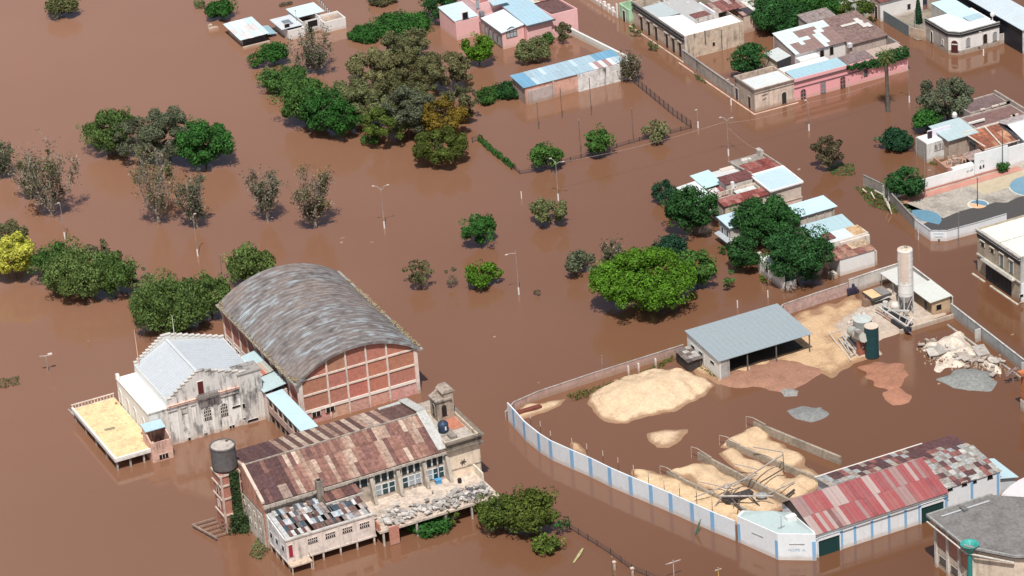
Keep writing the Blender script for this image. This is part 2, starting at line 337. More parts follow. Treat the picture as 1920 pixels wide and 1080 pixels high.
# ------------------------------------------------------------ trees
GREEN = {'dark': (.024, .075, .020), 'deep': (.028, .094, .018), 'bright': (.062, .140, .012), 'mid': (.048, .110, .024), 'olive': (.098, .100, .045), 'grey': (.085, .098, .058),
         'willow': (.085, .135, .036), 'gold': (.15, .10, .016), 'yellow': (.33, .34, .05), 'pale': (.135, .145, .064), 'brown': (.095, .085, .05), 'straw': (.3, .27, .1), 'moss': (.07, .10, .018), 'blue': (.018, .055, .028)}
def leaf_mesh(C, Nrm, size, rg, elong=1.0, hang=0.):
    n = len(C); R = rg.normal(size=(n, 3)); nr = Nrm+R*.55; nr /= np.linalg.norm(nr, axis=1)[:, None]+1e-9
    a = np.cross(nr, rg.normal(size=(n, 3))); a /= np.linalg.norm(a, axis=1)[:, None]+1e-9
    if hang > 0: a = a*(1-hang)+np.array([0, 0, -1])*hang; a /= np.linalg.norm(a, axis=1)[:, None]+1e-9
    b = np.cross(nr, a); b /= np.linalg.norm(b, axis=1)[:, None]+1e-9
    s = size*rg.uniform(.6, 1.3, n)[:, None]
    V = np.empty((n, 4, 3)); V[:, 0] = C-a*s*elong*.6; V[:, 1] = C+b*s*.38; V[:, 2] = C+a*s*elong*.6+nr*s*.12; V[:, 3] = C-b*s*.38
    return V.reshape(-1, 3)
def mesh_quads(name, V):
    me = bpy.data.meshes.new(name); n = len(V)//4; me.vertices.add(len(V)); me.vertices.foreach_set('co', V.astype(np.float32).ravel())
    me.loops.add(4*n); me.loops.foreach_set('vertex_index', np.arange(4*n, dtype=np.int32)); me.polygons.add(n)
    me.polygons.foreach_set('loop_start', np.arange(0, 4*n, 4, dtype=np.int32)); me.update(calc_edges=True); return me
def crown(t, w, h, z0, col, rg, leaf=.42, dens=1.0, kind='dense', name='crown', dx=0, dy=0, d=None, mt='leaf'):
    """leaf clumps spread over many lobes inside an uneven crown"""
    d = d or w; R = w/2; nl = int({'dense': 25, 'olive': 22, 'willow': 26, 'sparse': 15, 'hedge': 12}[kind]*max(.6, (w/7)**1.1)); nl = min(nl, 60)
    hang = .55 if kind == 'willow' else 0
    Cs, Ns = [], []
    for i in range(nl):
        u = rg.normal(size=3); u /= np.linalg.norm(u); u[2] = u[2]*.9+.12; rr = rg.uniform(.35, 1.0)**.5
        lr = ({'olive': .23, 'willow': .24}.get(kind, .27))*R*rg.uniform(.5, 1.35)*(7/max(w, 7))**.35
        zc = z0+h*.47+u[2]*rr*(h*.5-lr*.4)
        zc = max(zc, z0+lr*.35); c = np.array([u[0]*rr*(R-lr*.6), u[1]*rr*(d/2-lr*.6), zc])
        if kind == 'sparse' and rg.rand() < .25: continue
        n = int(4*math.pi*lr*lr/(leaf*leaf*.55)*dens*{'dense': 1.15, 'olive': 1.15, 'willow': 1., 'sparse': .75, 'hedge': 1.2}[kind])
        q = rg.normal(size=(n, 3)); q /= np.linalg.norm(q, axis=1)[:, None]
        bump = 1+.22*np.sin(q[:, 0]*7+i)*np.sin(q[:, 1]*6+2*i)*np.cos(q[:, 2]*5+i)
        rad = lr*rg.uniform(.72, 1.08, n)*bump; p = c+q*rad[:, None]*np.array([1, 1, .82])
        if hang: p[:, 2] -= rg.uniform(0, lr*.9, n)*(rg.rand(n) < .5)
        Cs.append(p); Ns.append(q+np.array([0, 0, .25]))
    if not Cs: return None
    C = np.vstack(Cs); Nn = np.vstack(Ns); k = C[:, 2] > z0-.1; C = C[k]; Nn = Nn[k]; C[:, 0] += dx; C[:, 1] += dy
    V = leaf_mesh(C, Nn, leaf, rg, 1.5 if hang else 1.1, hang)
    me = mesh_quads(name, V); me.materials.append(MATS[mt]); o = bpy.data.objects.new(name, me); COL.objects.link(o); o.parent = t; o.color = (*col, 1); return o
def branches(t, h, w, rg, col=(.18, .15, .12), n=6, rad=None, lean=.0, top=.85):
    """trunk and limbs; returns limb ends"""
    mb = MB(); rad = rad or max(.1, h*.022); ends = []; fork = h*rg.uniform(.14, .26)
    mb.tube([(0, 0, -1), (lean*fork*.5, 0, fork*.5), (lean*fork, 0, fork)], [rad*1.25, rad, rad*.85], 8)
    lm = MB()
    for i in range(n):
        a = 2*math.pi*(i+rg.rand()*.7)/n; q = rg.uniform(.45, 1.0); ex, ey = math.cos(a)*w*.5*q, math.sin(a)*w*.5*q; ez = h*rg.uniform(top*.8, top*1.05)*(1.12-.3*q)
        p0 = Vector((lean*fork, 0, fork*.95)); p2 = Vector((ex, ey, ez)); p1 = p0.lerp(p2, .45)+Vector((ex*.12, ey*.12, -h*.03))
        lm.tube([p0, p1, p2], [rad*.55, rad*.36, rad*.1], 5)
        for k in range(4):
            b0 = p0.lerp(p2, rg.uniform(.35, .85)); b1 = b0+Vector((rg.normal()*w*.13, rg.normal()*w*.13, abs(rg.normal())*h*.13+h*.05)); lm.tube([b0, (b0+b1)/2+Vector((0, 0, .1)), b1], [rad*.2, rad*.14, rad*.05], 4); ends.append(b1)
        ends.append(p2)
    for b in (mb, lm): b.v = [(v[0]+t.location.x, v[1]+t.location.y, v[2]) for v in b.v]
    ob('trunk', mb, 'bark', t, col); ob('limbs', lm, 'bark', t, col); return ends
TREES = []
def tree(px, py, wpx, toppx, kind, shade, label, name='tree', cat='tree', group=None, leaf=.42, dens=1., trunk=None, lift=None, vary=True):
    """waterline point, crown width and crown top as measured; real metres follow from the water plane"""
    g = G(px, py); k = ppm(g.x, g.y); w = wpx/k
    w *= {'bare': 1.0, 'olive': 1.03, 'willow': 1.14}.get(kind, 1.12)
    if kind not in ('bare', 'hedge'):                                 # the stem stands behind the crown's nearest waterline point
        bk = .30*w/math.hypot(FW[0], FW[1]); g = Vector((g.x+FW[0]*bk, g.y+FW[1]*bk, 0))
    h = max(.8, up_h(g.x, g.y, toppx+.06*wpx))
    seed = int(px*31+py*17) % 99991; rg = np.random.RandomState(seed)
    t = thing(name, label, cat, g, group); col = GREEN[shade]
    if vary: s = rg.uniform(.85, 1.18); col = tuple(c*s*rg.uniform(.95, 1.06) for c in col)
    if kind == 'bare':
        rg = np.random.RandomState(seed); mb = MB(); lm = MB(); tw = MB(); Cs, Ns = [], []; o3 = Vector((g.x, g.y, 0)); r0 = max(.14, h*.02)
        mb.tube([o3+Vector((0, 0, -1)), o3+Vector((0, 0, h*.10))], [r0*1.3, r0], 8)
        for i in range(9):
            a = 2*math.pi*(i+rg.rand()*.8)/9; q = rg.uniform(.35, 1.0); e = Vector((math.cos(a)*w*.5*q, math.sin(a)*w*.5*q, h*(1.08-.42*q)*rg.uniform(.85, 1.02))); p0 = Vector((0, 0, h*rg.uniform(.03, .11))); pts = [p0, p0.lerp(e, .4)+Vector((e.x*.16, e.y*.16, -h*.06)), e]
            lm.tube([o3+p for p in pts], [r0*.55, r0*.34, r0*.1], 5)
            for k in range(15):
                u = rg.uniform(.2, 1.0); b0 = (pts[0].lerp(pts[1], u/.45) if u < .45 else pts[1].lerp(pts[2], (u-.45)/.55)); L_ = h*rg.uniform(.08, .24); b1 = b0+Vector((rg.normal()*.34, rg.normal()*.34, rg.uniform(.5, 1.0))).normalized()*L_; tw.tube([o3+b0, o3+b1], [r0*.17, r0*.06], 4)
                n = int(rg.uniform(2, 10)*dens); Cs.append(np.array(b1)+rg.normal(size=(n, 3))*np.array([.4, .4, .5])*(w/9)**.5)
                if rg.rand() < .20: n = int(rg.uniform(30, 80)*dens); s_ = rg.uniform(.3, .6)*(w/10)**.5; Cs.append(np.array(b0.lerp(b1, .6))+rg.normal(size=(n, 3))*np.array([.8, .8, 1.4])*s_)
        F = np.vstack([np.array(p) for p in tw.v])-np.array([g.x, g.y, 0]); F = F[rg.randint(0, len(F), int(750*(w/9)**1.3))]+rg.normal(size=(int(750*(w/9)**1.3), 3))*np.array([.5, .5, .6]); F = F[F[:, 2] > .15]
        me = mesh_quads('fine_twigs', leaf_mesh(F, np.tile([0, -.3, .8], (len(F), 1)), .30, rg, 1.6, .1)); me.materials.append(MATS['leaf']); fo = bpy.data.objects.new('fine_twigs', me); COL.objects.link(fo); fo.parent = t; fo.color = (.20, .165, .13, 1); fo['kind'] = 'stuff'
        C = np.vstack(Cs); C = C[C[:, 2] > .1]; N0 = C*np.array([.12, .12, 0])+np.array([0, 0, .4])
        ob('trunk', mb, 'bark', t, (.34, .30, .26)); ob('limbs', lm, 'bark', t, (.36, .31, .27)); ob('twigs', tw, 'bark', t, (.34, .30, .25), kind='stuff')
        V = leaf_mesh(C, N0, .34, rg, 1.3, .25); me = mesh_quads('crown', V); me.materials.append(MATS['leaf']); o = bpy.data.objects.new('crown', me); COL.objects.link(o); o.parent = t; o.color = (*col, 1)
    elif kind == 'old':
        g2 = branches(t, h*.95, w*.95, rg, (.30, .26, .22), n=8, top=.85, rad=max(.14, h*.02)); Cs = []; Ns = []
        for e in g2:
            n = int(rg.uniform(14, 46)*dens); s = rg.uniform(.35, .8)*(w/10)**.5
            q = rg.normal(size=(n, 3))*np.array([.55, .55, .9])*s; Cs.append(q+np.array(e)); Ns.append(q+np.array([0, 0, .3]))
        C = np.vstack(Cs); V = leaf_mesh(C, np.vstack(Ns), .30, rg, 1.3, .2); me = mesh_quads('crown', V); me.materials.append(MATS['leaf'])
        o = bpy.data.objects.new('crown', me); COL.objects.link(o); o.parent = t; o.color = (*col, 1)
    else:
        z0 = (h*.06 if kind in ('hedge',) else h*.10) if lift is None else lift
        n0 = len(t.children)
        if trunk is not False: branches(t, h*.85, w*.7, rg, n=5, col=(.14, .11, .085))
        if kind in ('olive', 'willow'): leaf *= .85
        o = crown(t, w, h-z0, z0, col, rg, leaf, dens, kind)
        if kind in ('dense', 'willow') and w > 4:            # a scatter of lighter shoots breaks the outline
            crown(t, w*1.18, (h-z0)*1.1, z0, tuple(c*1.25 for c in col), rg, leaf*.9, dens*.32, 'sparse', name='outer_sprays')
    return t

# ============================================================ barrel-roofed hall
WHITE = (.74, .71, .67); PINKW = (.72, .50, .43); BRICK = (.52, .215, .155)
def gym():
    X0, X1, Y0, Y1, ZE = -57.0, -33.2, -29.0, 8.2, 9.0
    t = thing('barrel_roofed_hall', 'big red brick hall with a stained grey barrel roof and white concrete grid', 'hall', (X0, Y0, 0))
    xc = (X0+X1)/2; hw = (X1-X0)/2+.55; rise = 4.5; R = (hw*hw+rise*rise)/(2*rise); zc = ZE+.25+rise-R
    def az(x, off=0): return zc+math.sqrt(max(0, (R+off)**2-(x-xc)**2))
    N = 40; mb = MB(); xs = [xc-hw+2*hw*i/N for i in range(N+1)]; ny = 47; V = []
    for j in range(ny+1):
        y = Y0-.6+(Y1-Y0+1.0)*j/ny
        for i, x in enumerate(xs): mb.v.append((x, y, az(x)+.018*math.sin(i*2.1+j)*math.sin(j*.7)))
    for j in range(ny):
        for i in range(N): a = j*(N+1)+i; mb.f.append((a, a+1, a+N+2, a+N+1))
    n0 = len(mb.v)
    for j in (0, ny):
        y = Y0-.6+(Y1-Y0+1.0)*j/ny; mb.prism([(x, y, az(x)-.02) for x in xs]+[(x, y, az(x)-.5) for x in reversed(xs)], (0, .3 if j == 0 else -.3, 0))
    m = bpy.data.materials.new('stained_barrel_roof'); m.use_nodes = True; nt = m.node_tree; Nn = nt.nodes; L = nt.links; b = Nn['Principled BSDF']; b.inputs['Roughness'].default_value = .7
    g = Nn.new('ShaderNodeNewGeometry')
    def noise(scl, vec, det=6, dist=0.):
        v = Nn.new('ShaderNodeVectorMath'); v.operation = 'MULTIPLY'; v.inputs[1].default_value = vec; L.new(g.outputs['Position'], v.inputs[0])
        n = Nn.new('ShaderNodeTexNoise'); n.inputs['Scale'].default_value = scl; n.inputs['Detail'].default_value = det; n.inputs['Distortion'].default_value = dist; n.inputs['Roughness'].default_value = .62; L.new(v.outputs[0], n.inputs['Vector']); return n.outputs[0]
    def ramp(s, stops):
        r = Nn.new('ShaderNodeValToRGB'); r.color_ramp.elements.remove(r.color_ramp.elements[0])
        for k, (p, c) in enumerate(stops):
            e = r.color_ramp.elements[0] if k == 0 else r.color_ramp.elements.new(p)
            e.position = p; e.color = (*c, 1)
        L.new(s, r.inputs[0]); return r.outputs[0]
    a = ramp(noise(.75, (.42, .95, .5), 9, .5), [(.30, (.08, .07, .07)), (.44, (.16, .14, .135)), (.52, (.22, .205, .205)), (.59, (.30, .33, .35)), (.72, (.40, .47, .51))])
    c = ramp(noise(.16, (.6, 1, .6), 5), [(.38, (0, 0, 0)), (.52, (1, 1, 1))])
    d = ramp(noise(.9, (.5, 1, .6), 7, .4), [(.35, (.14, .11, .10)), (.6, (.29, .24, .22))])
    mx = Nn.new('ShaderNodeMix'); mx.data_type = 'RGBA'; L.new(c, mx.inputs[0]); L.new(d, mx.inputs[6]); L.new(a, mx.inputs[7]); L.new(mx.outputs[2], b.inputs['Base Color'])
    MATS['barrel'] = m
    o = ob('roof', mb, 'barrel', t, (1, 1, 1), smooth=True)
    for f in o.data.polygons: f.use_smooth = len(f.vertices) == 4 and abs(f.normal.y) < .5
    rb = MB()
    for k in range(1, 31):
        y = Y0-.6+(Y1-Y0+1.0)*k/31
        for i in range(N): rb.bar((xs[i], y, az(xs[i])+.02), (xs[i+1], y, az(xs[i+1])+.02), .07, .05)
    ob('sheet_laps', rb, 'rusty_sheet', t, (.17, .155, .15), kind='stuff')
    gt = MB(); gt.box(X0-1.0, X0-.5, Y0-.7, Y1+.4, ZE+.0, ZE+.28); ob('gutter', gt, 'concrete', t, (.36, .34, .31))
    gt = MB(); gt.box(X1+.5, X1+1.0, Y0-.7, Y1+.4, ZE+.0, ZE+.28); ob('gutter', gt, 'concrete', t, (.36, .34, .31))
    rg = np.random.RandomState(3); C = []                                  # dry grass seeded in the gutters
    for y in np.concatenate([rg.normal(3, .3, 90), rg.normal(-10, 1.6, 700), rg.normal(-19, 1.3, 600), rg.uniform(Y0, -20, 700), rg.uniform(-8, 0, 260)]): C.append((X1+rg.normal()*.28+.4, y, ZE+.3+abs(rg.normal())*.16))
    for y in rg.uniform(Y0, Y1, 500): C.append((X0-.65+rg.normal()*.2, y, ZE+.3+abs(rg.normal())*.1))
    for _ in range(380): C.append((X0+abs(rg.normal())*.7-.6, Y0+abs(rg.normal())*.6, ZE+.5+rg.rand()*.3)); C.append((X0-.3+abs(rg.normal())*.6, Y1-abs(rg.normal())*.5, ZE+.5+rg.rand()*.3))
    C = np.array(C)-np.array([X0, Y0, 0]); V = leaf_mesh(C, np.tile([0, 0, 1.], (len(C), 1)), .34, rg); me = mesh_quads('gutter_weeds', V); me.materials.append(MATS['straw']); w = bpy.data.objects.new('gutter_weeds', me); COL.objects.link(w); w.parent = t; w.color = (.36, .29, .18, 1); w['kind'] = 'stuff'
    # front wall on the grid of beams and posts; every brick field is its own recessed panel
    fr = [0, .235, .40, .575, .75, 1.0]; cx = [X0+.25+(X1-X0-.5)*f for f in fr]; zl = [-1, 2.75, 6.1, 9.35, 14.6]
    B('wall', X0+.3, X1-.3, Y0+.16, Y0+.4, -1, ZE+.3, 'brickwork', BRICK, t)
    ob('gable', MB().prism([(x, Y0+.16, az(x)-.35) for x in xs[1:-1]]+[(xs[-2], Y0+.16, ZE+.3), (xs[1], Y0+.16, ZE+.3)], (0, .24, 0)), 'brickwork', t, BRICK)
    for i in range(5):
        a, c2 = cx[i]+.2, cx[i+1]-.2
        for k in range(4):
            z0, z1 = zl[k]+(.24 if k else 0), zl[k+1]-.18; cc = (BRICK if k else (.62, .33, .26))
            if k < 2 or (k == 2): 
                n = 6; top = [(a+(c2-a)*q/n, Y0+.08, min(z1, az(a+(c2-a)*q/n)-.75)) for q in range(n+1)]
            else: n = 6; top = [(a+(c2-a)*q/n, Y0+.08, az(a+(c2-a)*q/n)-.75) for q in range(n+1)]
            if max(p[2] for p in top) < z0+.3: continue
            pts = [(c2, Y0+.08, z0), (a, Y0+.08, z0)]+[p for p in top if p[2] > z0+.02]
            ob('brick_panel', MB().prism(pts, (0, .07, 0)), 'brickwork' if k else 'brick_pale', t, tuple(v*(.9+.2*rnd.random()) for v in cc))
    for i in range(6):
        x = cx[i]; w = .36 if i in (0, 5) else .17; zt = az(x)-.45; x = min(max(x, X0+w), X1-w)
        B('post', x-w, x+w, Y0-.14, Y0+.14, -1, zt if 0 < i < 5 else ZE+.1, 'plaster', (.80, .66, .58), t)
    for k, (z, hh) in enumerate(((2.75, .26), (6.1, .17), (9.35, .17))):
        half = min(hw-.8, math.sqrt(max(0, R*R-(z+.35-zc)**2))) if z > ZE else hw-1.1; xa, xb = xc-half, xc+half
        if z < ZE: xa, xb = X0+.62, X1-.62
        B('beam', xa, xb, Y0-.10, Y0+.13, z-hh, z+hh, 'plaster_clean' if k == 0 else 'plaster', (.82, .76, .70) if k == 0 else (.80, .67, .58), t)
    for px in (593, 619): openpx(t, 'S', Y0-.12, px, 776 if px < 600 else 767, 1.6, .95, fcol=(.7, .62, .56), bars=(1, 0))
    # long side walls
    nb = 9; L0, L1 = Y0, Y1
    B('wall', X0+.16, X0+.4, Y0+.4, Y1-.4, -1, ZE+.3, 'brickwork', BRICK, t); B('wall', X1-.4, X1-.16, Y0+.4, Y1-.4, -1, ZE+.3, 'brickwork', BRICK, t); B('wall', X0+.3, X1-.3, Y1-.4, Y1-.16, -1, ZE+.3, 'brickwork', BRICK, t)
    ob('gable', MB().prism([(x, Y1-.16, az(x)-.35) for x in xs[1:-1]]+[(xs[-2], Y1-.16, ZE+.3), (xs[1], Y1-.16, ZE+.3)], (0, -.24, 0)), 'brickwork', t, BRICK)
    for i in range(nb+1):
        y = Y0+.5+(Y1-Y0-1.0)*i/nb
        ob('post', MB().prism([(X0-.12, y-.22, -1), (X0-.12, y-.22, 6.8), (X0-.75, y-.22, ZE), (X0+.2, y-.22, ZE), (X0+.2, y-.22, -1)], (0, .44, 0)), 'plaster', t, (.80, .70, .64))
        if i < nb:
            y2 = Y0+.5+(Y1-Y0-1.0)*(i+1)/nb
            ob('brick_panel', MB().box(X0+.06, X0+.15, y+.25, y2-.25, 3.3, ZE-.1), 'brickwork', t, tuple(v*(.9+.2*rnd.random()) for v in BRICK))
            ob('plinth_panel', MB().box(X0-.02, X0+.15, y+.24, y2-.24, -1, 3.2), 'plaster', t, (.78, .68, .62))
            opening(t, 'W', X0-.03, (y+y2)/2, 1.5, 2.2, .85, bars=(1, 0), fcol=(.8, .76, .72))
gym()

# ============================================================ whitewashed clubhouse
def club():
    X0, X1, Y0, Y1 = -79.8, -61.9, -22.1, -5.0
    t = thing('clubhouse', 'whitewashed hall with stepped gables, grey-blue metal roof and black mould streaks', 'building', (X0, Y0, 0))
    walls(t, X0, X1, Y0, Y1, 8.0, 'plaster_mould', (.84, .83, .80), cols={'W': (.8, .8, .78, 'plaster_clean')})
    xr = -73.1; zr = 12.3; ze = 8.9
    for a, b in ((X0+.1, xr), (xr, X1-.3)):
        za, zb = (ze, zr) if b == xr else (zr, 9.3)
        ob('roof', MB().prism([(a, Y0+.45, za), (b, Y0+.45, zb), (b, Y1-.45, zb), (a, Y1-.45, za)], (0, 0, .12)), 'sheet_metal', t, (.52, .56, .60))
        sm = MB()
        for k in range(1, 18): y = Y0+.45+(Y1-Y0-.9)*k/18; sm.bar((a, y, za+.14), (b, y, zb+.14), .05, .05)
        ob('seam', sm, 'sheet_metal', t.children[-1], (.48, .52, .56))
    ob('ridge_cap', MB().bar((xr, Y0+.45, zr+.2), (xr, Y1-.45, zr+.2), .5, .1), 'sheet_metal', t, (.62, .65, .66))
    B('wall', X0, X0+.3, Y0+.3, Y1-.3, 8.0, ze+.1, 'plaster_clean', (.78, .77, .75), t); B('wall', X1-.3, X1, Y0+.3, Y1-.3, 8.0, 9.3, 'plaster_mould', (.7, .68, .65), t)
    def steps(y, d, n, mt):
        for s in (0, 1):
            a, b, za, zb = (X0, xr-.9, 9.2, 12.7) if s == 0 else (X1, xr+.9, 9.6, 12.7)
            for i in range(n):
                q0, q1 = a+(b-a)*i/n, a+(b-a)*(i+1)/n; z = za+(zb-za)*i/(n-1)+.25; lo, hi = min(q0, q1), max(q0, q1)
                B('parapet_step', lo+.01, hi-.01, y, y+d, 8.0, z, mt, (.70, .68, .65), t); B('coping', lo-.04, hi+.04, y-.12, y+d+.12, z, z+.14, mt, (.62, .58, .54), t)
        B('parapet_step', xr-.9, xr+.9, y, y+d, 8.0, 13.3, mt, (.70, .68, .65), t); B('coping', xr-1.0, xr+1.0, y-.12, y+d+.12, 13.3, 13.45, mt, (.62, .58, .54), t)
    steps(Y0, .35, 8, 'plaster_mould'); steps(Y1-.35, .35, 9, 'plaster_clean')
    ob('cornice', MB().box(X0-.35, -66.0, Y0-.4, Y0, 7.75, 8.1), 'plaster_mould', t, (.80, .55, .47)); ob('ledge', MB().box(X0-.1, -66.0, Y0-.5, Y0-.02, 8.1, 8.2), 'plaster_mould', t, (.75, .5, .42))
    ob('cornice', MB().box(X0-.2, -66.2, Y0-.22, Y0-.01, 6.9, 7.1), 'plaster_mould', t, (.6, .57, .54))
    # balcony niche over the cornice
    o = opening(t, 'S', Y0, onS(375, 718, Y0)[0], 8.6, 1.1, 2.6, fcol=(.7, .68, .64), pcol=(.12, .02, .02), name='door', mt='paint')
    bx = onS(378, 725, Y0)[0]; mb = MB().box(bx-1.4, bx+2.9, Y0-1.4, Y0-.02, 8.25, 8.4)
    for i in range(9): mb.box(bx-1.38+i*.53, bx-1.32+i*.53, Y0-1.38, Y0-1.32, 8.4, 9.3)
    mb.box(bx-1.4, bx+2.9, Y0-1.4, Y0-1.32, 9.3, 9.38); ob('balcony', mb, 'dark_metal', t, (.22, .19, .18))
    # taller bay at the right end
    B('bay', -66.0, X1+.35, Y0-.32, Y0+3.2, -1, 10.4, 'plaster_mould', (.66, .64, .61), t); B('coping', -66.2, X1+.5, Y0-.5, Y0+3.35, 10.4, 10.6, 'plaster_mould', (.35, .33, .31), t)
    for px in (337, 356, 372, 405): x = onS(px, 780, Y0)[0]; B('pilaster', x-.35, x+.35, Y0-.2, Y0-.01, -1, 6.9, 'plaster_mould', (.72, .70, .67), t)
    for px, py in ((389, 775), (420, 768)): openpx(t, 'S', Y0-.02, px, py, 1.35, 2.6, arch=True, bars=(3, 3), fcol=(.7, .67, .63))
    for px, py, w, h in ((358, 823, 1.1, .8), (386, 815, .6, .8), (410, 808, .6, .8), (435, 801, 1.0, .8)): openpx(t, 'S', Y0-.02, px, py, w, h, bars=(1, 0), fr=.07)
    for px, py, w, h in ((443, 762, 1.6, .35), (457, 760, .5, .8), (474, 787, 2.1, .4), (458, 784, .4, .2)): openpx(t, 'S', Y0-(.34 if px > 453 else .02), px, py, w, h, fr=.06)
    openpx(t, 'S', Y0-.02, 343, 765, 1.2, 2.4, arch=True, pcol=(.55, .53, .5), mt='plaster_mould')
    # low annex with white flat roof and arches over the terrace
    A0 = -83.6
    walls(t, A0, X0-.01, Y0+.2, -5.4, 7.3, 'plaster_clean', (.82, .82, .80), cols={'S': (.74, .72, .68, 'plaster_mould')})
    roof(t, A0+.2, X0-.02, Y0+.4, -5.6, [6.9, 7.25, 7.25, 6.9], (.86, .88, .87), oh=0, seams=0, mt='plaster_clean')
    B('coping', A0-.15, A0+.2, Y0+.1, -5.3, 7.3, 7.45, 'plaster_clean', (.75, .72, .68), t); B('coping', A0+.2, X0-.02, -5.65, -5.3, 7.3, 7.45, 'plaster_clean', (.8, .78, .74), t)
    B('pier', A0-.1, A0+.5, -5.9, -5.3, 7.45, 8.3, 'plaster_clean', (.8, .78, .75), t); B('coping', A0, X0-.02, Y0+.1, Y0+.45, 7.3, 7.5, 'plaster_mould', (.5, .47, .43), t)
    for px, py in ((226, 744), (240, 762), (254, 779), (270, 798)): openpx(t, 'W', A0-.02, px, py, 1.6, 3.2, arch=True, pcol=(.62, .63, .63), mt='paint', fcol=(.8, .8, .78), hood=False)
    m = MB().tube([(X0+.6, -6.2, 8), (X0+.55, -6.2, 16.6)], [.09, .05], 6); ob('mast', m, 'paint', t, (.75, .5, .4))
    m = MB().tube([(-71.5, -5.6, 9), (-71.5, -5.6, 17)], [.09, .05], 6); ob('mast', m, 'paint', t, (.7, .65, .6))
    return t
club()
def terrace():
    X0, X1, Y0, Y1 = -92.2, -83.75, -25.9, -3.0
    t = thing('terrace', 'yellow floored roof terrace on pillars beside the white clubhouse', 'terrace', (X0, Y0, 0))
    B('deck', X0, X1, Y0, Y1, 2.0, 2.4, 'plaster', (.78, .75, .70), t); B('floor_finish', X0+.45, X1-.05, Y0+.45, Y1-.3, 2.4, 2.44, 'plaster', (.82, .61, .35), t)
    B('kerb', X0, X0+.4, Y0, Y1, 2.4, 2.75, 'plaster_clean', (.8, .78, .74), t); B('kerb', X0+.4, X1, Y0, Y0+.4, 2.4, 2.75, 'plaster_clean', (.8, .78, .74), t)
    mb = MB(); n = 14
    for i in range(n): x = X0+.2+(X1-X0-.4)*i/(n-1); mb.box(x-.08, x+.08, Y1-.25, Y1-.1, 2.4, 3.2)
    mb.box(X0, X1, Y1-.3, Y1-.05, 3.2, 3.35); ob('balustrade', mb, 'plaster', t, (.72, .62, .56))
    for i in range(5):
        for j, x in enumerate((X0+.5, X1-.6)): y = Y0+.6+(Y1-Y0-1.2)*i/4; B('pillar', x-.16, x+.16, y-.16, y+.16, -1, 2.0, 'concrete', (.45, .42, .38), t)
    for x in (X0+3, X0+5.6): B('pillar', x-.16, x+.16, Y0+.4, Y0+.7, -1, 2.0, 'concrete', (.45, .42, .38), t)
    for px, py in ((201, 805), (211, 803)): g = G(px, py, 2.5); B('roof_hatch', g.x-.5, g.x+.4, g.y-.3, g.y+.3, 2.44, 2.6, 'dark_metal', (.3, .28, .2), t)
    for px, py in ((218, 757), (267, 813)): g = G(px, py, 2.5); B('drain_box', g.x-.2, g.x+.2, g.y-.2, g.y+.2, 2.44, 2.8, 'rust_steel', (.5, .22, .14), t)
    t2 = thing('kiosk', 'small pink lean-to with pale blue roof at the front corner of the terrace', 'outbuilding', (-85, -26.4, 0))
    walls(t2, -85.3, -81.3, -26.4, -22.2, [3.9, 3.9, 5.6, 5.6], 'plaster_ruin', (.70, .45, .37)); openpx(t2, 'S', -26.42, 307, 855, 1.7, .9, fcol=(.65, .5, .42), bars=(2, 0))
    roof(t2, -85.2, -81.7, -24.2, -22.2, [5.4, 5.4, 5.8, 5.8], (.42, .58, .66), oh=.2)
    mb = MB()
    for k in range(3): mb.bar(G(128+k*3, 768+k*4, .15), G(165+k*3, 800+k*4, .15), .12)
    mb.bar(G(128, 768, .2), G(168, 808, .2), .3); ob('fallen_rail', mb, 'concrete', None, (.45, .38, .34), 'broken strip of railing lying in the water beside the yellow terrace', cat='railing')
terrace()

# ============================================================ link roofs and covered walkway
def links():
    t = thing('link_building', 'low link between clubhouse and barrel-roofed hall under blue and red striped roofs', 'building', (-61.8, -20, 0))
    walls(t, -61.5, -57.2, -23.6, -8.6, 5.6, 'plaster', (.7, .6, .55))
    roof(t, -61.8, -57.3, -13.4, -8.9, [6.2, 6.9, 6.9, 6.2], (.46, .60, .64), oh=.1)
    cs = [(.42, .45, .42), (.5, .13, .09), (.42, .16, .12), (.6, .42, .33), (.5, .12, .09), (.5, .36, .28), (.5, .50, .45), (.42, .45, .42)]
    sheets(t, (-61.9, -18.3, 6.35), (4.6, 0, .7), (0, 4.8, 0), 8, 1, cs, colf=lambda i, j, r: cs[i], mt='sheet_metal')
    roof(t, -61.8, -57.3, -23.7, -18.5, [6.2, 6.8, 6.8, 6.2], (.46, .58, .60), oh=.1)
    t = thing('covered_walkway', 'long raised walkway under one pale blue roof leading to the rusty ruin', 'walkway', (-61, -40, 0))
    ob('roof', MB().prism([(-61.6, -43.0, 5.6), (-58.3, -43.0, 5.9), (-58.3, -23.9, 5.9), (-61.6, -23.9, 5.6)], (0, 0, .12)), 'sheet_metal', t, (.50, .68, .76))
    B('floor', -61.3, -58.6, -43, -23.9, 2.3, 2.55, 'concrete', (.35, .3, .27), t); B('parapet', -61.45, -61.3, -43, -23.9, 2.3, 3.7, 'plaster_ruin', (.55, .40, .35), t)
    mb = MB(); lm = MB()
    for i in range(9): y = -42.8+18.6*i/8; B('post', -61.5, -61.25, y-.12, y+.12, 3.7, 5.6, 'plaster_ruin', (.6, .48, .42), t); B('post', -58.75, -58.5, y-.1, y+.1, 2.55, 5.85, 'plaster_ruin', (.6, .48, .42), t); B('stilt', -61.3, -61.05, y-.15, y+.15, -1, 2.3, 'concrete', (.3, .26, .22), t)
links()

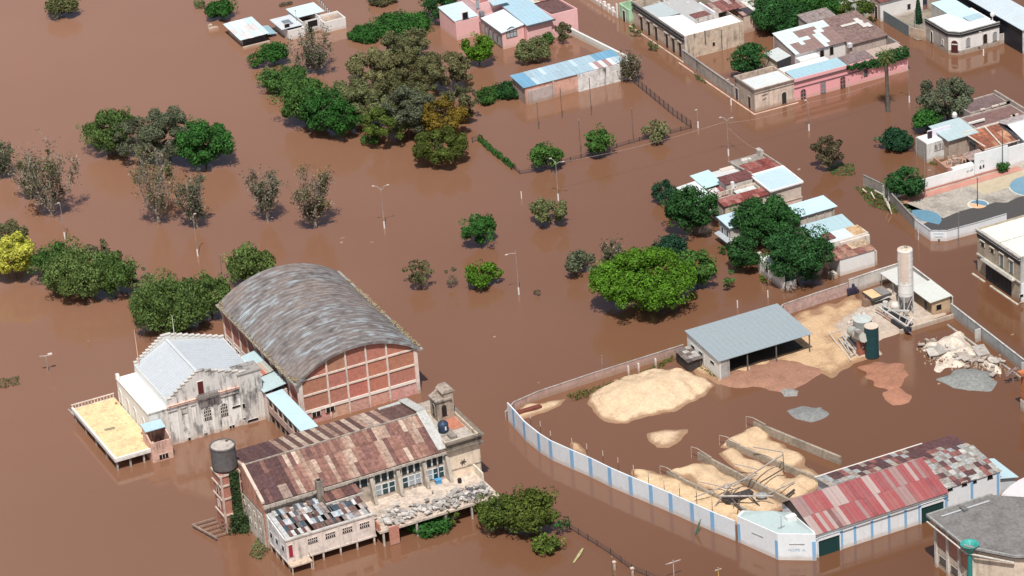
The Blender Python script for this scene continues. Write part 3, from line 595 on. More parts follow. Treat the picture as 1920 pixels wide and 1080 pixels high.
# ============================================================ ruined power house
RUST = [(.24, .12, .10), (.29, .15, .12), (.42, .28, .22), (.54, .42, .34), (.19, .095, .085), (.34, .19, .15), (.27, .14, .115), (.46, .34, .27)]
def ruin():
    X0, X1, YF, YR, YB = -79.4, -44.6, -65.4, -57.3, -49.4
    t = thing('ruined_power_house', 'long ruined power house with rusty patched roof standing in the flood', 'ruin', (X0, YF, 0))
    zf, zr, zb = 9.0, 12.6, 10.9
    ob('wall', MB().prism([(X0, YF, -1), (X0, YB, -1), (X0, YB, zb-.1), (X0, YR, zr-.1), (X0, YF, zf-.1)], (.35, 0, 0)), 'plaster_ruin', t, (.60, .30, .22))
    ob('verge', MB().prism([(X0-.1, YF-.2, zf-.1), (X0-.1, YR, zr-.1), (X0-.1, YR, zr+.35), (X0-.1, YF-.2, zf+.35)], (.55, 0, 0)), 'plaster', t, (.66, .52, .44))
    ob('verge', MB().prism([(X0-.1, YR+.1, zr-.3), (X0-.1, YB+.2, zb-.2), (X0-.1, YB+.2, zb+.25), (X0-.1, YR+.1, zr+.15)], (.55, 0, 0)), 'plaster', t, (.5, .36, .3))
    ob('wall_band', MB().box(X0-.06, X0, YF, YB, 6.6, 7.0), 'plaster_ruin', t, (.25, .2, .17))
    ob('wall_base', MB().box(X0-.12, X0-.001, YF+.05, YB, -1, 6.6), 'plaster_ruin', t, (.66, .60, .52))
    for i in range(6): opening(t, 'W', X0-.13, YF+1.6+i*2.3, 4.6, .5, .9, fr=.07, fcol=(.7, .65, .58)); opening(t, 'W', X0-.13, YF+1.6+i*2.3, 2.2, .5, .9, fr=.07, fcol=(.7, .65, .58))
    B('wall', X0+.35, X1, YB-.35, YB, -1, zb-.1, 'plaster_ruin', (.5, .36, .3), t)
    B('roof_deck', X0+.4, X1, YF, YF+.01, zf-.3, zf-.29, 'dark_metal', (.05, .04, .04), t)
    ob('under_roof', MB().prism([(X0+.4, YF, zf-.1), (X1, YF, zf-.1), (X1, YR-.1, zr-.1), (X0+.4, YR-.1, zr-.1)], (0, 0, .06)), 'rusty_sheet', t, (.16, .08, .07))
    ob('under_roof', MB().prism([(X0+.4, YR+.5, zr-.45), (X1, YR+.5, zr-.45), (X1, YB+.2, zb-.1), (X0+.4, YB+.2, zb-.1)], (0, 0, .06)), 'rusty_sheet', t, (.16, .08, .07))
    def cf(i, j, r):
        if i < 7 and (i+j*0) < 7 and not (i == 3 and j == 2) and not (i == 1 and j == 0): return (.105, .055, .058) if r.random() < .9 else (.4, .3, .25)
        return RUST[(i*5+(j*3 if r.random() < .45 else 0)+3) % 8] if r.random() < .8 else r.choice(RUST)
    sheets(t, (X0+.5, YF-.5, zf-.22), (X1-X0-.7, 0, 0), (0, YR-YF+.5, zr-zf+.22), 40, 3, RUST, colf=cf, seed=4)
    def cr(i, j, r): return (.12, .065, .065) if i < 8 else (r.choice(RUST[2:4]) if i % 2 == 0 and i < 30 or r.random() < .15 else (.15, .085, .075))
    sheets(t, (X0+.5, YR+.45, zr-.35), (X1-X0+.2, 0, 0), (0, YB-YR, zb-zr+.3), 36, 1, RUST, colf=cr, seed=5)
    ob('ridge_gap', MB().box(X0+.3, X1, YR-.05, YR+.45, zr-.6, zr-.36), 'dark_metal', t, (.03, .025, .025))
    B('ridge_board', X0+.3, X1, YR-.32, YR-.06, zr-.05, zr+.14, 'rusty_sheet', (.42, .38, .33), t)
    # front: eaves, clerestory, tall windows
    B('eave_beam', X0, X1+.4, YF-.75, YF-.55, zf-.75, zf-.3, 'plaster_ruin', (.52, .46, .40), t)
    B('wall', X0+.35, X1, YF, YF+.35, -1, zf-.3, 'plaster_ruin', (.52, .44, .37), t)
    # window groups between sloping buttresses
    for (pxa, pxb) in ((658, 690), (700, 741), (752, 791), (800, 835)):
        xa = onS(pxa, 905, YF)[0]; xb = onS(pxb, 890, YF)[0]; n = 3 if pxb-pxa > 33 else 2; xa += .15; xb -= .15
        for k in range(n):
            c = xa+(xb-xa)*(k+.5)/n; w = (xb-xa)/n-.28
            opening(t, 'S', YF-.02, c, 6.35, w, 1.75, fr=.12, fcol=(.72, .70, .68), pcol=(.008, .022, .028))
            if pxa > 690: opening(t, 'S', YF-.02, c, 3.75, w, 1.95, fr=.12, fcol=(.70, .74, .76), pcol=(.012, .05, .06) if rnd.random() < .7 else (.30, .34, .38), bars=(0, 1))
    for px in (655, 695, 746, 796, 840):
        x = onS(px, 900, YF)[0]; ob('buttress', MB().prism([(x-.32, YF-.01, 3.2), (x-.32, YF-1.9, 3.2), (x-.32, YF-.5, 7.6), (x-.32, YF-.01, 8.2)], (.64, 0, 0)), 'plaster_ruin', t, (.50, .44, .37))
    # corner block with cornice
    CX0, CX1, CY0, CY1 = -44.6, -38.2, -65.8, -53.2
    walls(t, CX0, CX1, CY0, CY1, 10.2, 'plaster_ruin', (.68, .56, .44), cols={'S': (.80, .66, .52, 'plaster')})
    B('roof', CX0+.3, CX1-.3, CY0+.3, CY1-.3, 9.3, 9.5, 'concrete', (.52, .46, .40), t)
    ob('cornice', MB().box(CX0-.1, CX1+.6, CY0-.6, CY0-.01, 8.4, 8.8).box(CX0-.1, CX1+.35, CY0-.35, CY0-.01, 8.8, 10.0).box(CX0-.1, CX1+.75, CY0-.75, CY0-.01, 10.0, 10.3).box(CX1+.01, CX1+.6, CY0, CY1, 8.4, 8.8).box(CX1+.01, CX1+.7, CY0, CY1, 10.0, 10.3), 'plaster_ruin', t, (.24, .20, .16))
    g = G(862, 795, 9.6); B('tile_patch', CX1-3.2, CX1-.5, -61, -54.2, 9.52, 9.6, 'brickwork', (.50, .20, .13), t); B('skylight_curb', CX1-4.6, CX1-3.3, -64, -58.5, 9.52, 10.0, 'plaster_ruin', (.3, .26, .23), t)
    B('white_roof_strip', X1-1.3, X1+.2, YF+.2, YB+.8, zf+.2, zf+.4, 'plaster_clean', (.83, .84, .84), t) if 0 else None
    ob('flashing', MB().prism([(X1-1.5, YF-.3, zf+.12), (X1+.25, YF-.3, zf+.12), (X1+.25, YR, zr+.16), (X1-1.5, YR, zr+.16)], (0, 0, .16)), 'plaster', t, (.52, .52, .50))
    ob('flashing', MB().prism([(X1-1.2, YR+.1, zr+.12), (X1+.5, YR+.1, zr+.12), (X1+.5, YB+.8, zb+.2), (X1-1.2, YB+.8, zb+.2)], (0, 0, .16)), 'plaster', t, (.52, .52, .50))
    ob('flashing', MB().prism([(X1-5.5, YB-.4, zb+.15), (X1-1.2, YB-.4, zb+.15), (X1-1.2, YB+.4, zb+.15), (X1-5.5, YB+.2, zb+.15)], (0, 0, .16)), 'plaster', t, (.52, .52, .50))
    B('wall', X1, CX1, CY1, YB+.5, -1, 9.6, 'plaster_ruin', (.45, .38, .32), t)
    em = MB()
    ex, ez = onS(868, 866, CY0); 
    for a in range(6): q = a*math.pi/3; em.bar((ex, CY0-.05, ez), (ex+math.cos(q)*.6, CY0-.05, ez+math.sin(q)*.6), .22, .08)
    ob('wall_emblem', em, 'dark_metal', t, (.06, .05, .04)); B('string_course', CX0, CX1+.1, CY0-.12, CY0-.01, 4.5, 4.7, 'plaster_ruin', (.5, .42, .35), t)
    m = MB(); x = onS(818, 870, CY0)[0]
    for dx in (0, .35): m.tube([(x+dx, CY0-.15, 3.3), (x+dx, CY0-.15, 9.8)], .05, 5)
    ob('drainpipe', m, 'dark_metal', t, (.12, .1, .09))
    # bell tower
    tx0, tx1, ty0, ty1 = -42.0, -39.3, -57.0, -54.2; T = 13.4
    ob('bell_tower_wall', MB().box(tx0, tx1, ty0, ty1, 9.5, T), 'plaster_ruin', t, (.44, .36, .29)); tw = t.children[-1]
    opening(tw, 'S', ty0-.02, (tx0+tx1)/2, 10.4, 1.0, 2.2, arch=True, fcol=(.5, .42, .34), fmt='plaster_ruin'); opening(tw, 'W', tx0-.02, (ty0+ty1)/2, 10.4, 1.0, 2.2, arch=True, fcol=(.5, .42, .34), fmt='plaster_ruin')
    ob('coping', MB().box(tx0-.25, tx1+.25, ty0-.25, ty1+.25, T, T+.3), 'plaster_ruin', tw, (.40, .33, .28))
    cp = MB().box(tx1-1.1, tx1+.7, ty0+.2, ty1+.2, 9.5, T+1.3).prism([(tx1-1.4, ty0, T+1.3), (tx1+1.1, ty0, T+1.3), (tx1+.5, ty0, T+1.9), (tx1-.8, ty0, T+1.9)], (0, 3.0, 0)); cp.prism([(tx0, ty1-.4, T+.3), (tx1-1.1, ty1-.4, T+.3), (tx1-1.1, ty1-.4, T+1.5), (tx0+1.2, ty1-.4, T+1.0)], (0, .5, 0)); ob('bell_gable', cp, 'plaster_ruin', tw, (.42, .35, .29))
    # small chimney on the annex
    # annex on stilts
    AX0, AX1, AY0, AY1, AZ0 = -79.2, -62.7, -74.5, YF-.8, 1.9
    walls(t, AX0, AX1, AY0, AY1, [5.9, 5.9, 7.0, 7.0], 'plaster', (.78, .68, .62), z0=AZ0, cols={'W': (.72, .72, .72, 'plaster_ruin'), 'E': (.6, .5, .45)})
    B('floor_slab', AX0-.1, AX1+.1, AY0-.1, AY1, AZ0-.3, AZ0, 'plaster', (.68, .6, .54), t)
    B('coping', AX0-.1, AX1+.15, AY0-.15, AY0+.45, 5.9, 6.15, 'concrete', (.62, .58, .54), t)
    for i in range(5):
        px = (541, 607, 640, 672, 705)[i]; x = min(max(onS(px, 1040, AY0)[0], AX0+.3), AX1-.2)
        B('stilt', x-.14, x+.14, AY0, AY0+.3, -1, AZ0-.3, 'plaster', (.66, .56, .48), t); B('stilt', x-.14, x+.14, AY0+4.5, AY0+4.8, -1, AZ0-.3, 'plaster', (.5, .42, .36), t)
        if i: B('pilaster', x-.12, x+.12, AY0-.08, AY0-.005, AZ0-.1, 5.9, 'plaster', (.74, .64, .58), t)
    for y in (-71.9, -69.2, -66.8): B('stilt', AX0+.02, AX0+.3, y-.14, y+.14, -1, AZ0-.3, 'plaster', (.66, .56, .48), t); B('pilaster', AX0-.1, AX0-.005, y-.15, y+.15, AZ0-.1, 6.3, 'plaster_ruin', (.6, .6, .6), t)
    for px, py in ((586, 1013), (619, 1003), (651, 993), (683, 984)): openpx(t, 'S', AY0-.02, px, py, 1.75, .95, fr=.1, fcol=(.74, .64, .58), bars=(4, 1))
    for y in (-73.2, -70.5, -68): opening(t, 'W', AX0-.02, y, 3.6, 1.1, .9, fr=.06, fcol=(.6, .6, .6))
    openpx(t, 'S', AY0-.02, 545, 1033, .75, 2.3, name='door', mt='paint', pcol=(.35, .02, .05), fcol=(.74, .66, .6))
    st = MB().box(AX0-.1, AX0+3.9, AY0-1.7, AY0-.1, 1.5, 1.75)
    for x in (AX0+.1, AX0+3.6): st.box(x, x+.2, AY0-1.6, AY0-1.4, -1, 1.5)
    for i in range(6): st.box(AX0+3.9, AX0+4.1, AY0-1.7, AY0-1.6, -.2+i*.05, 2.6) if i == 0 else None
    st.bar((AX0+3.9, AY0-1.6, 2.5), (AX0+3.9, AY0-.1, 2.7), .1); ob('landing', st, 'concrete', t, (.6, .47, .36))
    # broken patched roof over the annex: rafters show through the holes
    AP = [(.50, .58, .64), (.62, .62, .62), (.15, .08, .075), (.11, .12, .14), (.30, .26, .25), (.20, .12, .11), (.42, .46, .50), (.05, .09, .12), (.58, .48, .44)]
    sheets(t, (AX0+1.2, AY0+.5, 6.05), (AX1-AX0-1.3, 0, 0), (0, 8.2, 1.05), 24, 5, AP, miss=.14, jit=.14, th=.06, mt='rusty_sheet', seed=12, name='broken_roof_sheet')
    ob('attic_floor', MB().box(AX0+.3, AX1-.3, AY0+.3, AY1-.3, 4.6, 4.7), 'dark_metal', t, (.10, .08, .075))
    rf = MB()
    for i in range(12): x = AX0+1.0+(AX1-AX0-1.6)*i/11; rf.bar((x, AY0+.3, 5.9), (x, AY1-.3, 6.95), .14)
    ob('rafter', rf, 'timber', t, (.25, .2, .17)); 
    ob('wall_top', MB().prism([(AX0+.3, AY0+.5, 6.0), (AX0+1.15, AY0+.5, 6.0), (AX0+1.15, AY1, 7.0), (AX0+.3, AY1, 7.0)], (0, 0, .12)), 'concrete', t, (.5, .5, .5))
    # middle lean-to roof behind the chimney
    sheets(t, (-68.8, YF-3.0, 7.25), (6.6, 0, 0), (0, 2.4, .5), 7, 1, RUST[:2]+[(.12, .06, .06)], seed=8); B('ledge', -69, -62, YF-3.4, YF-3.1, 6.9, 7.2, 'concrete', (.55, .5, .45), t)
    cx, cy = G(601, 938, 6.6)[:2]; ch = MB().box(cx-.55, cx+.55, cy-.55, cy+.55, 5, 10.6); ob('chimney', ch, 'plaster_ruin', t, (.30, .26, .22)); ob('flue', MB().box(cx-.35, cx+.35, cy-.35, cy+.35, 10.6, 10.7), 'dark_metal', t.children[-1], (.02, .02, .02))
    # rubble terrace
    TX0, TX1, TY0 = AX1+.2, -39.6, -76.0
    B('terrace_slab', TX0, TX1, TY0, YF-.02, 2.7, 3.1, 'concrete', (.66, .55, .46), t)
    B('party_wall', TX0, TX0+.3, TY0+.3, YF-2, 3.1, 4.4, 'brickwork', (.5, .22, .15), t); B('parapet', TX1-.25, TX1, YF-4.3, YF-.3, 3.1, 4.6, 'plaster', (.78, .72, .60), t)
    for i, x in enumerate((-61.8, -55.5, -50, -45, -40.2)): B('stilt', x-.16, x+.16, TY0+.1, TY0+.4, -1, 2.7, 'plaster_ruin', (.55, .5, .45), t); B('stilt', x-.16, x+.16, TY0+5, TY0+5.3, -1, 2.7, 'plaster_ruin', (.4, .36, .33), t)
    B('fallen_panel', -60.9, -59.1, TY0-.35, TY0-.1, .1, 3.6, 'brickwork', (.52, .24, .18), t)
ruin()
def rubble_heap():
    r = random.Random(11); t = thing('rubble_heap', 'heap of broken white slabs and blocks piled on the terrace of the ruin', 'rubble', (-52, -72, 3.1)); piece = 0
    for i in range(230):
        cx = r.choice([-58.5, -56, -53, -50.5, -48, -45, -42.5])+r.gauss(0, 1.2); cy = -75.2+abs(r.gauss(0, 1.9)); cx = min(max(cx, -61.8), -40.6)
        if cx < -58.5: cy -= .2
        s = r.uniform(.35, 1.25); s2 = s*r.uniform(.45, .9); th = r.uniform(.12, .35); M = Matrix.Rotation(r.uniform(0, 6.3), 3, 'Z') @ Matrix.Rotation(r.gauss(0, .28), 3, 'X')
        g = r.uniform(.26, .66); z = 3.15+r.random()*.75; inst('rubble_block', 'plaster', t, (cx, cy, z), M @ Vector((s, 0, 0)), M @ Vector((0, s2, 0)), M @ Vector((0, 0, th)), (g, g*.93, g*.87))
    mb = MB()
    for i in range(500): cx = r.uniform(-61, -40.5); cy = -75.7+abs(r.gauss(0, 2.2)); s = r.uniform(.08, .3); mb.box(cx, cx+s, cy, cy+s*.8, 3.1, 3.1+s*.8)
    ob('rubble_crumbs', mb, 'plaster', t, (.55, .46, .40), kind='stuff')
    mb = MB()
    for i in range(60):
        a = Vector((r.uniform(-46.5, -40.6), r.uniform(-75.2, -71.5), 3.3+r.random()*.8)); mb.bar(a, a+Vector((r.gauss(0, 1), r.gauss(0, 1), r.gauss(0, .25))), .07)
    ob('twisted_rebar', mb, 'dark_metal', t, (.12, .12, .14), kind='stuff')
    g = G(822, 905, 3.2); o = MB().box(g.x-.55, g.x+.55, g.y-.5, g.y+.5, 3.1, 3.9); ob('plastic_crate', MB().box(g.x-.5, g.x+.45, g.y-.4, g.y+.4, 3.1, 3.8).box(g.x-.6, g.x+.55, g.y-.5, g.y+.5, 3.8, 3.92), 'paint', None, (.10, .34, .62), 'bright blue crate on the rubble terrace below the cream wall', cat='crate')
    g = G(862, 904, 3.2); ob('drum', MB().lathe(g.x, g.y, [(.35, 3.1), (.38, 3.5), (.35, 3.9), (.3, 3.92)], 14), 'paint', None, (.02, .02, .025), 'small black drum beside the blue crate on the rubble terrace', cat='drum')
rubble_heap()
def roof_tank():
    g = G(832, 812, 9.6); t = thing('water_tank', 'dark blue plastic water tank on the roof below the bell tower', 'water tank', (g.x, g.y, 9.5))
    ob('stand', MB().box(g.x-1.2, g.x+1.2, g.y-1.1, g.y+1.1, 9.5, 9.9), 'concrete', t, (.5, .47, .42))
    ob('body', MB().lathe(g.x, g.y, [(.9, 9.9), (.95, 10.4), (.92, 11.0), (.95, 11.5), (.75, 11.8), (.3, 11.95), (.3, 12.05)], 24), 'paint', t, (.03, .055, .10), smooth=True)
    ob('sticker', MB().box(g.x-.1, g.x+.18, g.y-.99, g.y-.93, 10.6, 11.3), 'print', t, (.75, .78, .8))
roof_tank()
def turret():
    cx, cy = -81.6, -55.2; t = thing('tank_turret', 'ivy-grown brick turret carrying a round dark water tank', 'tower', (cx, cy, 0))
    ob('shaft', MB().box(cx-1.9, cx+1.7, cy-1.7, cy+1.9, -1, 11.6), 'brickwork', t, (.46, .20, .15))
    for z in (3.4, 6.6, 9.2, 11.2): ob('band', MB().box(cx-2.1, cx+1.9, cy-1.9, cy+2.1, z, z+.3), 'plaster_ruin', t, (.62, .52, .45))
    for dx in (-1.95, 1.35): ob('corner_pier', MB().box(cx+dx, cx+dx+.4, cy-1.95, cy-1.71, -1, 11.2), 'plaster_ruin', t, (.55, .42, .36))
    opening(t, 'W', cx-1.92, cy, 7.3, .9, 1.5, arch=True, fcol=(.6, .5, .44)); opening(t, 'W', cx-1.92, cy, 4.4, .9, 1.5, fcol=(.7, .66, .6), pcol=(.6, .58, .55), mt='plaster')
    ob('tank', MB().lathe(cx-.1, cy+.1, [(2.15, 12.0), (2.2, 12.2), (2.2, 16.0), (2.3, 16.05), (2.3, 16.3), (2.05, 16.32), (2.0, 16.1)], 32), 'rust_steel', t, (.13, .13, .135), smooth=False)
    ob('tank_lid', MB().lathe(cx-.1, cy+.1, [(2.0, 16.1), (2.0, 16.2)], 32), 'plaster_ruin', t, (.52, .46, .41)); ob('hatch', MB().box(cx+.9, cx+1.3, cy+.9, cy+1.2, 16.2, 16.35), 'dark_metal', t.children[-1], (.03, .03, .03))
    rg = np.random.RandomState(9); n = 2600; z = rg.uniform(-.2, 11.8, n); wd = np.where(z < 3, 1.9, 1.1)
    C = np.stack([rg.uniform(-1, 1, n)*wd*.75+.6, np.full(n, -1.9)-abs(rg.normal(size=n))*.14, z], 1); k2 = rg.normal(size=(1400, 3))*np.array([1.4, .8, 1.3])+np.array([1.2, -2.2, 1.0]); C = np.vstack([C, k2]); C = C[C[:, 2] > 0]
    V = leaf_mesh(C, np.tile([0, -1., .4], (len(C), 1)), .36, rg); me = mesh_quads('ivy', V); me.materials.append(MATS['leaf']); o = bpy.data.objects.new('ivy', me); COL.objects.link(o); o.parent = t; o.color = (.035, .06, .022, 1)
    mb = MB(); a = (cx-7.2, cy+1.2); mb.bar((cx-1.9, cy+3.3, .7), (cx-6.2, cy+3.3, .7), .18); mb.bar((cx-6.2, cy+3.3, .7), (cx-4.3, cy-3.4, .7), .3)
    for k in range(4): mb.bar((cx-5.8+k*.45, cy+2-k*1.5, .65), (cx-1.9, cy+2-k*1.5, .65), .15)
    for k in range(3): mb.box(cx-6.1+k*.8, cx-5.9+k*.8, cy+3-k*2.8, cy+3.2-k*2.8, -1, .6)
    ob('jetty', mb, 'concrete', None, (.36, .26, .21), 'skeletal concrete frame sticking out left of the tank turret', cat='jetty')
turret()

# ============================================================ the builder's yard
LB = (.24, .46, .72)
ORD = ['first','second','third','fourth','fifth','sixth','seventh','eighth','ninth','tenth','eleventh','twelfth','thirteenth']
def seg_wall(t, pts, h, th, mt, col, stripe=None, copc=None, name='wall_panel', z0=-1, every=None):
    for i in range(len(pts)-1):
        a, b = Vector((pts[i][0], pts[i][1], z0)), Vector((pts[i+1][0], pts[i+1][1], z0)); d = (b-a); L = d.length; d.normalize(); n = Vector((-d.y, d.x, 0))*th
        k = max(1, round(L/every)) if every else 1
        for q in range(k):
            p0 = a+d*(L*q/k+.01); p1 = a+d*(L*(q+1)/k-.01); g = .94+.1*rnd.random()
            ob(name, MB().prism([p0, p1, p1+Vector((0, 0, h-z0)), p0+Vector((0, 0, h-z0))], n), mt, t, tuple(min(.9, c*g) for c in col))
        if copc: ob('coping', MB().prism([a+Vector((0, 0, h-z0))-n*.3, b+Vector((0, 0, h-z0))-n*.3, b+Vector((0, 0, h-z0+.1))-n*.3, a+Vector((0, 0, h-z0+.1))-n*.3], n*1.6), 'concrete', t, copc)
def striped_wall():
    px = [(953, 790), (965, 803), (985, 826), (1012, 848), (1034, 862), (1074, 880), (1109, 895), (1145, 913), (1184, 930), (1222, 946), (1259, 962), (1299, 980), (1337, 997), (1378, 1014)]
    P = [G(*p) for p in px]; t = thing('striped_boundary_wall', 'long curving white wall with light blue stripes holding the yard from the flood', 'wall', P[0])
    seg_wall(t, P, 3.9, .22, 'plaster_clean', (.74, .79, .84), name='wall_panel')
    for i in range(1, len(P)-1):
        a, b = P[i-1], P[i]; d = (b-a).normalized(); e = (P[i+1]-P[i]).normalized(); n = Vector((d.y, -d.x, 0)); c = P[i]+n*.03
        ob('stripe', MB().prism([c-d*.42-Vector((0, 0, 1)), c+e*.42-Vector((0, 0, 1)), c+e*.42+Vector((0, 0, 3.92)), c-d*.42+Vector((0, 0, 3.92))], n*.06), 'plaster_clean', t, LB)
    for ki, (x, y, ty) in enumerate(((998, 812, 775), (1016, 823, 790), (1035, 840, 808), (1075, 855, 822), (1103, 868, 832), (1133, 880, 845), (1161, 890, 858), (1190, 905, 872), (1218, 918, 885), (1247, 930, 900), (1276, 942, 905), (1308, 955, 912), (1337, 970, 930))):
        g = G(x, y+14); h = up_h(g.x, g.y, ty); p = thing('fence_post', ORD[ki]+' rusty post inside the striped wall, counted from its left tip', 'post', g, 'rusty posts inside the striped wall')
        ob('shaft', MB().tube([(g.x, g.y, -.5), (g.x, g.y, h*.8)], .06, 5), 'rust_steel', p, (.18, .09, .06)); ob('tip', MB().tube([(g.x, g.y, h*.8), (g.x, g.y, h)], .07, 5), 'paint', p, (.65, .55, .48))
striped_wall()
def red_shed():
    X0, X1, Y0, Y1 = -1.6, 24.4, -118.9, -108.0
    t = thing('red_roofed_shed', 'yard shed with faded red patched roof and striped street front', 'shed', (X0, Y0, 0))
    yr = -110.8; ze, zr = 4.6, 7.3
    g0, g1 = G(1531, 1051), G(1585, 1022); 
    walls(t, X0, X1, Y0, Y1, [ze-.15, ze-.15, 5.4, 5.4], 'plaster_clean', (.80, .83, .86), cols={'S': (.80, .83, .86)})
    ob('gable', MB().prism([(X0+.02, Y0, ze-.15), (X0+.02, Y1, 5.4), (X0+.02, yr, zr-.1)], (.2, 0, 0)), 'dark_metal', t, (.07, .05, .05)); ob('gable', MB().prism([(X1-.02, Y0, ze-.15), (X1-.02, Y1, 5.4), (X1-.02, yr, zr-.1)], (-.2, 0, 0)), 'dark_metal', t, (.12, .08, .08))
    ob('under_roof', MB().prism([(X0, Y0-.2, ze-.05), (X1, Y0-.2, ze-.05), (X1, yr, zr-.06), (X0, yr, zr-.06)], (0, 0, .05)), 'rusty_sheet', t, (.2, .1, .1))
    R = [(.33, .085, .09), (.30, .10, .10), (.35, .115, .11), (.27, .075, .08), (.32, .20, .19), (.42, .32, .30), (.33, .10, .10), (.21, .10, .095)]
    sheets(t, (X0-.1, Y0-.45, ze), (X1-X0+.2, 0, 0), (0, yr-Y0+.45, zr-ze), 34, 2, R, colf=lambda i, j, r: r.choice(R[4:6]) if i < 2 or r.random() < .18 else R[(i//2*5+(r.random() < .15)) % 8 if r.random() < .8 else 0], seed=21, mt='sheet_metal')
    sheets(t, (X0-.6, yr+.06, zr), (X1-X0+1.4, 0, 0), (0, Y1-yr+.3, -2.0), 34, 1, [(.38, .27, .27), (.42, .34, .33), (.34, .2, .2), (.46, .40, .39)], seed=22, mt='sheet_metal')
    # street front: gates, stripes
    B('fascia', X0-.1, X1, Y0-.62, Y0-.5, ze-.25, ze-.12, 'dark_metal', (.3, .3, .3), t)
    for pa, pb, n in ((1535, 1573, 0), (1728, 1768, 1)):
        a = onS(pa, 1030 if not n else 985, Y0)[0]; b = onS(pb, 1020 if not n else 975, Y0)[0]
        f = MB().box(a-.1, b+.1, Y0-.25, Y0-.01, 3.15, 3.75).box(a-.3, a-.1, Y0-.2, Y0-.01, -1, 3.15).box(b+.1, b+.3, Y0-.2, Y0-.01, -1, 3.15); ob('gate_frame', f, 'plaster_clean', t, (.8, .83, .85))
        ob('gate', MB().box(a-.1, b+.1, Y0-.06, Y0-.02, -1, 3.15), 'paint', t, (.012, .05, .05)); gm = MB()
        for k in range(8): x = a+(b-a)*k/8; gm.box(x, x+.06, Y0-.12, Y0-.06, -1, 3.1)
        ob('gate_ribs', gm, 'paint', t.children[-1], (.015, .06, .06), kind='stuff')
    for px, py in ((1578, 1010), (1603, 1005), (1635, 995), (1667, 986), (1698, 978), (1724, 965), (1773, 945)): x = onS(px, py, Y0)[0]; B('stripe', x-.24, x+.24, Y0-.07, Y0-.012, -1, 3.7 if px not in (1773,) else 4.4, 'plaster_clean', LB, t)
    # light green-grey hipped office corner
    P = [(-10.9, -108.0), (-7.3, -116.4), (-2.3, -119.8), (X0-.02, Y0+.1), (X0-.02, -110.0), (-7.5, -104.5)]
    t2 = thing('corner_office', 'white corner office of the yard under a flat pale grey-green roof', 'office', (P[0][0], P[0][1], 0))
    pts = [G(1384, 1016), G(1460, 1050), G(1531, 1051)]; Q = [(p.x, p.y) for p in pts]+[(X0-.05, Y0+.05), (X0-.05, -111.5), (-8.4, -106.2)]
    ob('wall', MB().prism([(x, y, -1) for x, y in Q], (0, 0, 6.1)), 'plaster_clean', t2, (.80, .84, .87))
    cx = sum(q[0] for q in Q)/6; cy = sum(q[1] for q in Q)/6; S = [(cx+(x-cx)*.94, cy+(y-cy)*.94) for x, y in Q]; ap = (-4.6, -110.4, 5.9); rm = MB()
    for i in range(6): a, b = S[i], S[(i+1) % 6]; rm.poly([(a[0], a[1], 5.11), (b[0], b[1], 5.11), ap])
    ob('roof', rm, 'sheet_metal', t2, (.43, .52, .52))
    for i in range(3):
        a, b = Vector((*Q[i], 0)), Vector((*Q[i+1], 0)); d = (b-a).normalized(); n = Vector((d.y, -d.x, 0))
        for k in ([0, 1] if i < 2 else [1]):
            if i == 1 and k == 0: continue
            c = a+d*.35 if k == 0 else b-d*.35
            ob('stripe', MB().prism([c-d*.3+n*.01-Vector((0, 0, 1)), c+d*.3+n*.01-Vector((0, 0, 1)), c+d*.3+n*.01+Vector((0, 0, 3.7)), c-d*.3+n*.01+Vector((0, 0, 3.7))], n*.06), 'plaster_clean', t2, LB)
        if i < 2:
            c = a.lerp(b, .5)+Vector((0, 0, 3.2)); ob('sign_ledge', MB().bar(c-d*1.3+n*.05, c+d*1.3+n*.05, .1), 'concrete', t2, (.45, .45, .45))
            if i == 1:
                rot = Matrix(((d.x, 0, n.x), (d.y, 0, n.y), (0, 1, 0)))
                for txt, sz, zz, cc in (('HIDPE  A.', .72, 1.8, (.36, .50, .62)), ('- - - -- - - -- - -', .3, .85, (.5, .66, .75)), ('-- - - --- -', .3, .45, (.55, .68, .76))):
                    fc = bpy.data.curves.new('lettering', 'FONT'); fc.body = txt; fc.size = sz; fc.align_x = 'CENTER'; fc.extrude = .01; f0 = bpy.data.objects.new('lettering', fc); COL.objects.link(f0); bpy.context.view_layer.update(); fme = bpy.data.meshes.new_from_object(f0); bpy.data.objects.remove(f0); fo = bpy.data.objects.new('lettering', fme); COL.objects.link(fo); fo.parent = t2
                    fo.matrix_local = Matrix.Translation(a.lerp(b, .5)+n*.03+Vector((0, 0, zz))-t2.location) @ rot.to_4x4(); fo.color = (*cc, 1); fme.materials.clear(); fme.materials.append(MATS['print'])
    m = MB(); g = G(1465, 990, 5.4); m.tube([(g.x, g.y, 5.2), (g.x, g.y, 7.8)], .05, 5).bar((g.x-.7, g.y, 5.6), (g.x+.7, g.y+.1, 5.6), .08); ob('antenna', m, 'dark_metal', t2, (.3, .3, .3))
    g = G(1483, 979, 5); ob('roof_box', MB().box(g.x-.9, g.x+.9, g.y-.5, g.y+.5, 5.2, 6.3), 'paint', t2, (.8, .8, .8))
    # brown patched shed behind
    BX0, BX1, BY0, BY1 = 8.0, 35.3, -118.6, -103.2
    t3 = thing('brown_roofed_shed', 'deep shed behind the red one with chequered brown and grey sheets', 'shed', (BX0, BY1, 0))
    walls(t3, X1+.05, BX1, BY0, -108.2, [4.9, 4.9, 5.3, 5.3], 'plaster_clean', (.80, .83, .86)); walls(t3, BX0+.2, BX1, -108.0, BY1, [4.9, 4.9, 4.7, 4.7], 'plaster_clean', (.6, .6, .6))
    ob('under_roof', MB().prism([(BX0, -109.6, 5.72), (BX1, -109.6, 5.72), (BX1, BY1, 4.85), (BX0, BY1, 4.85)], (0, 0, .05)), 'rusty_sheet', t3, (.10, .06, .06))
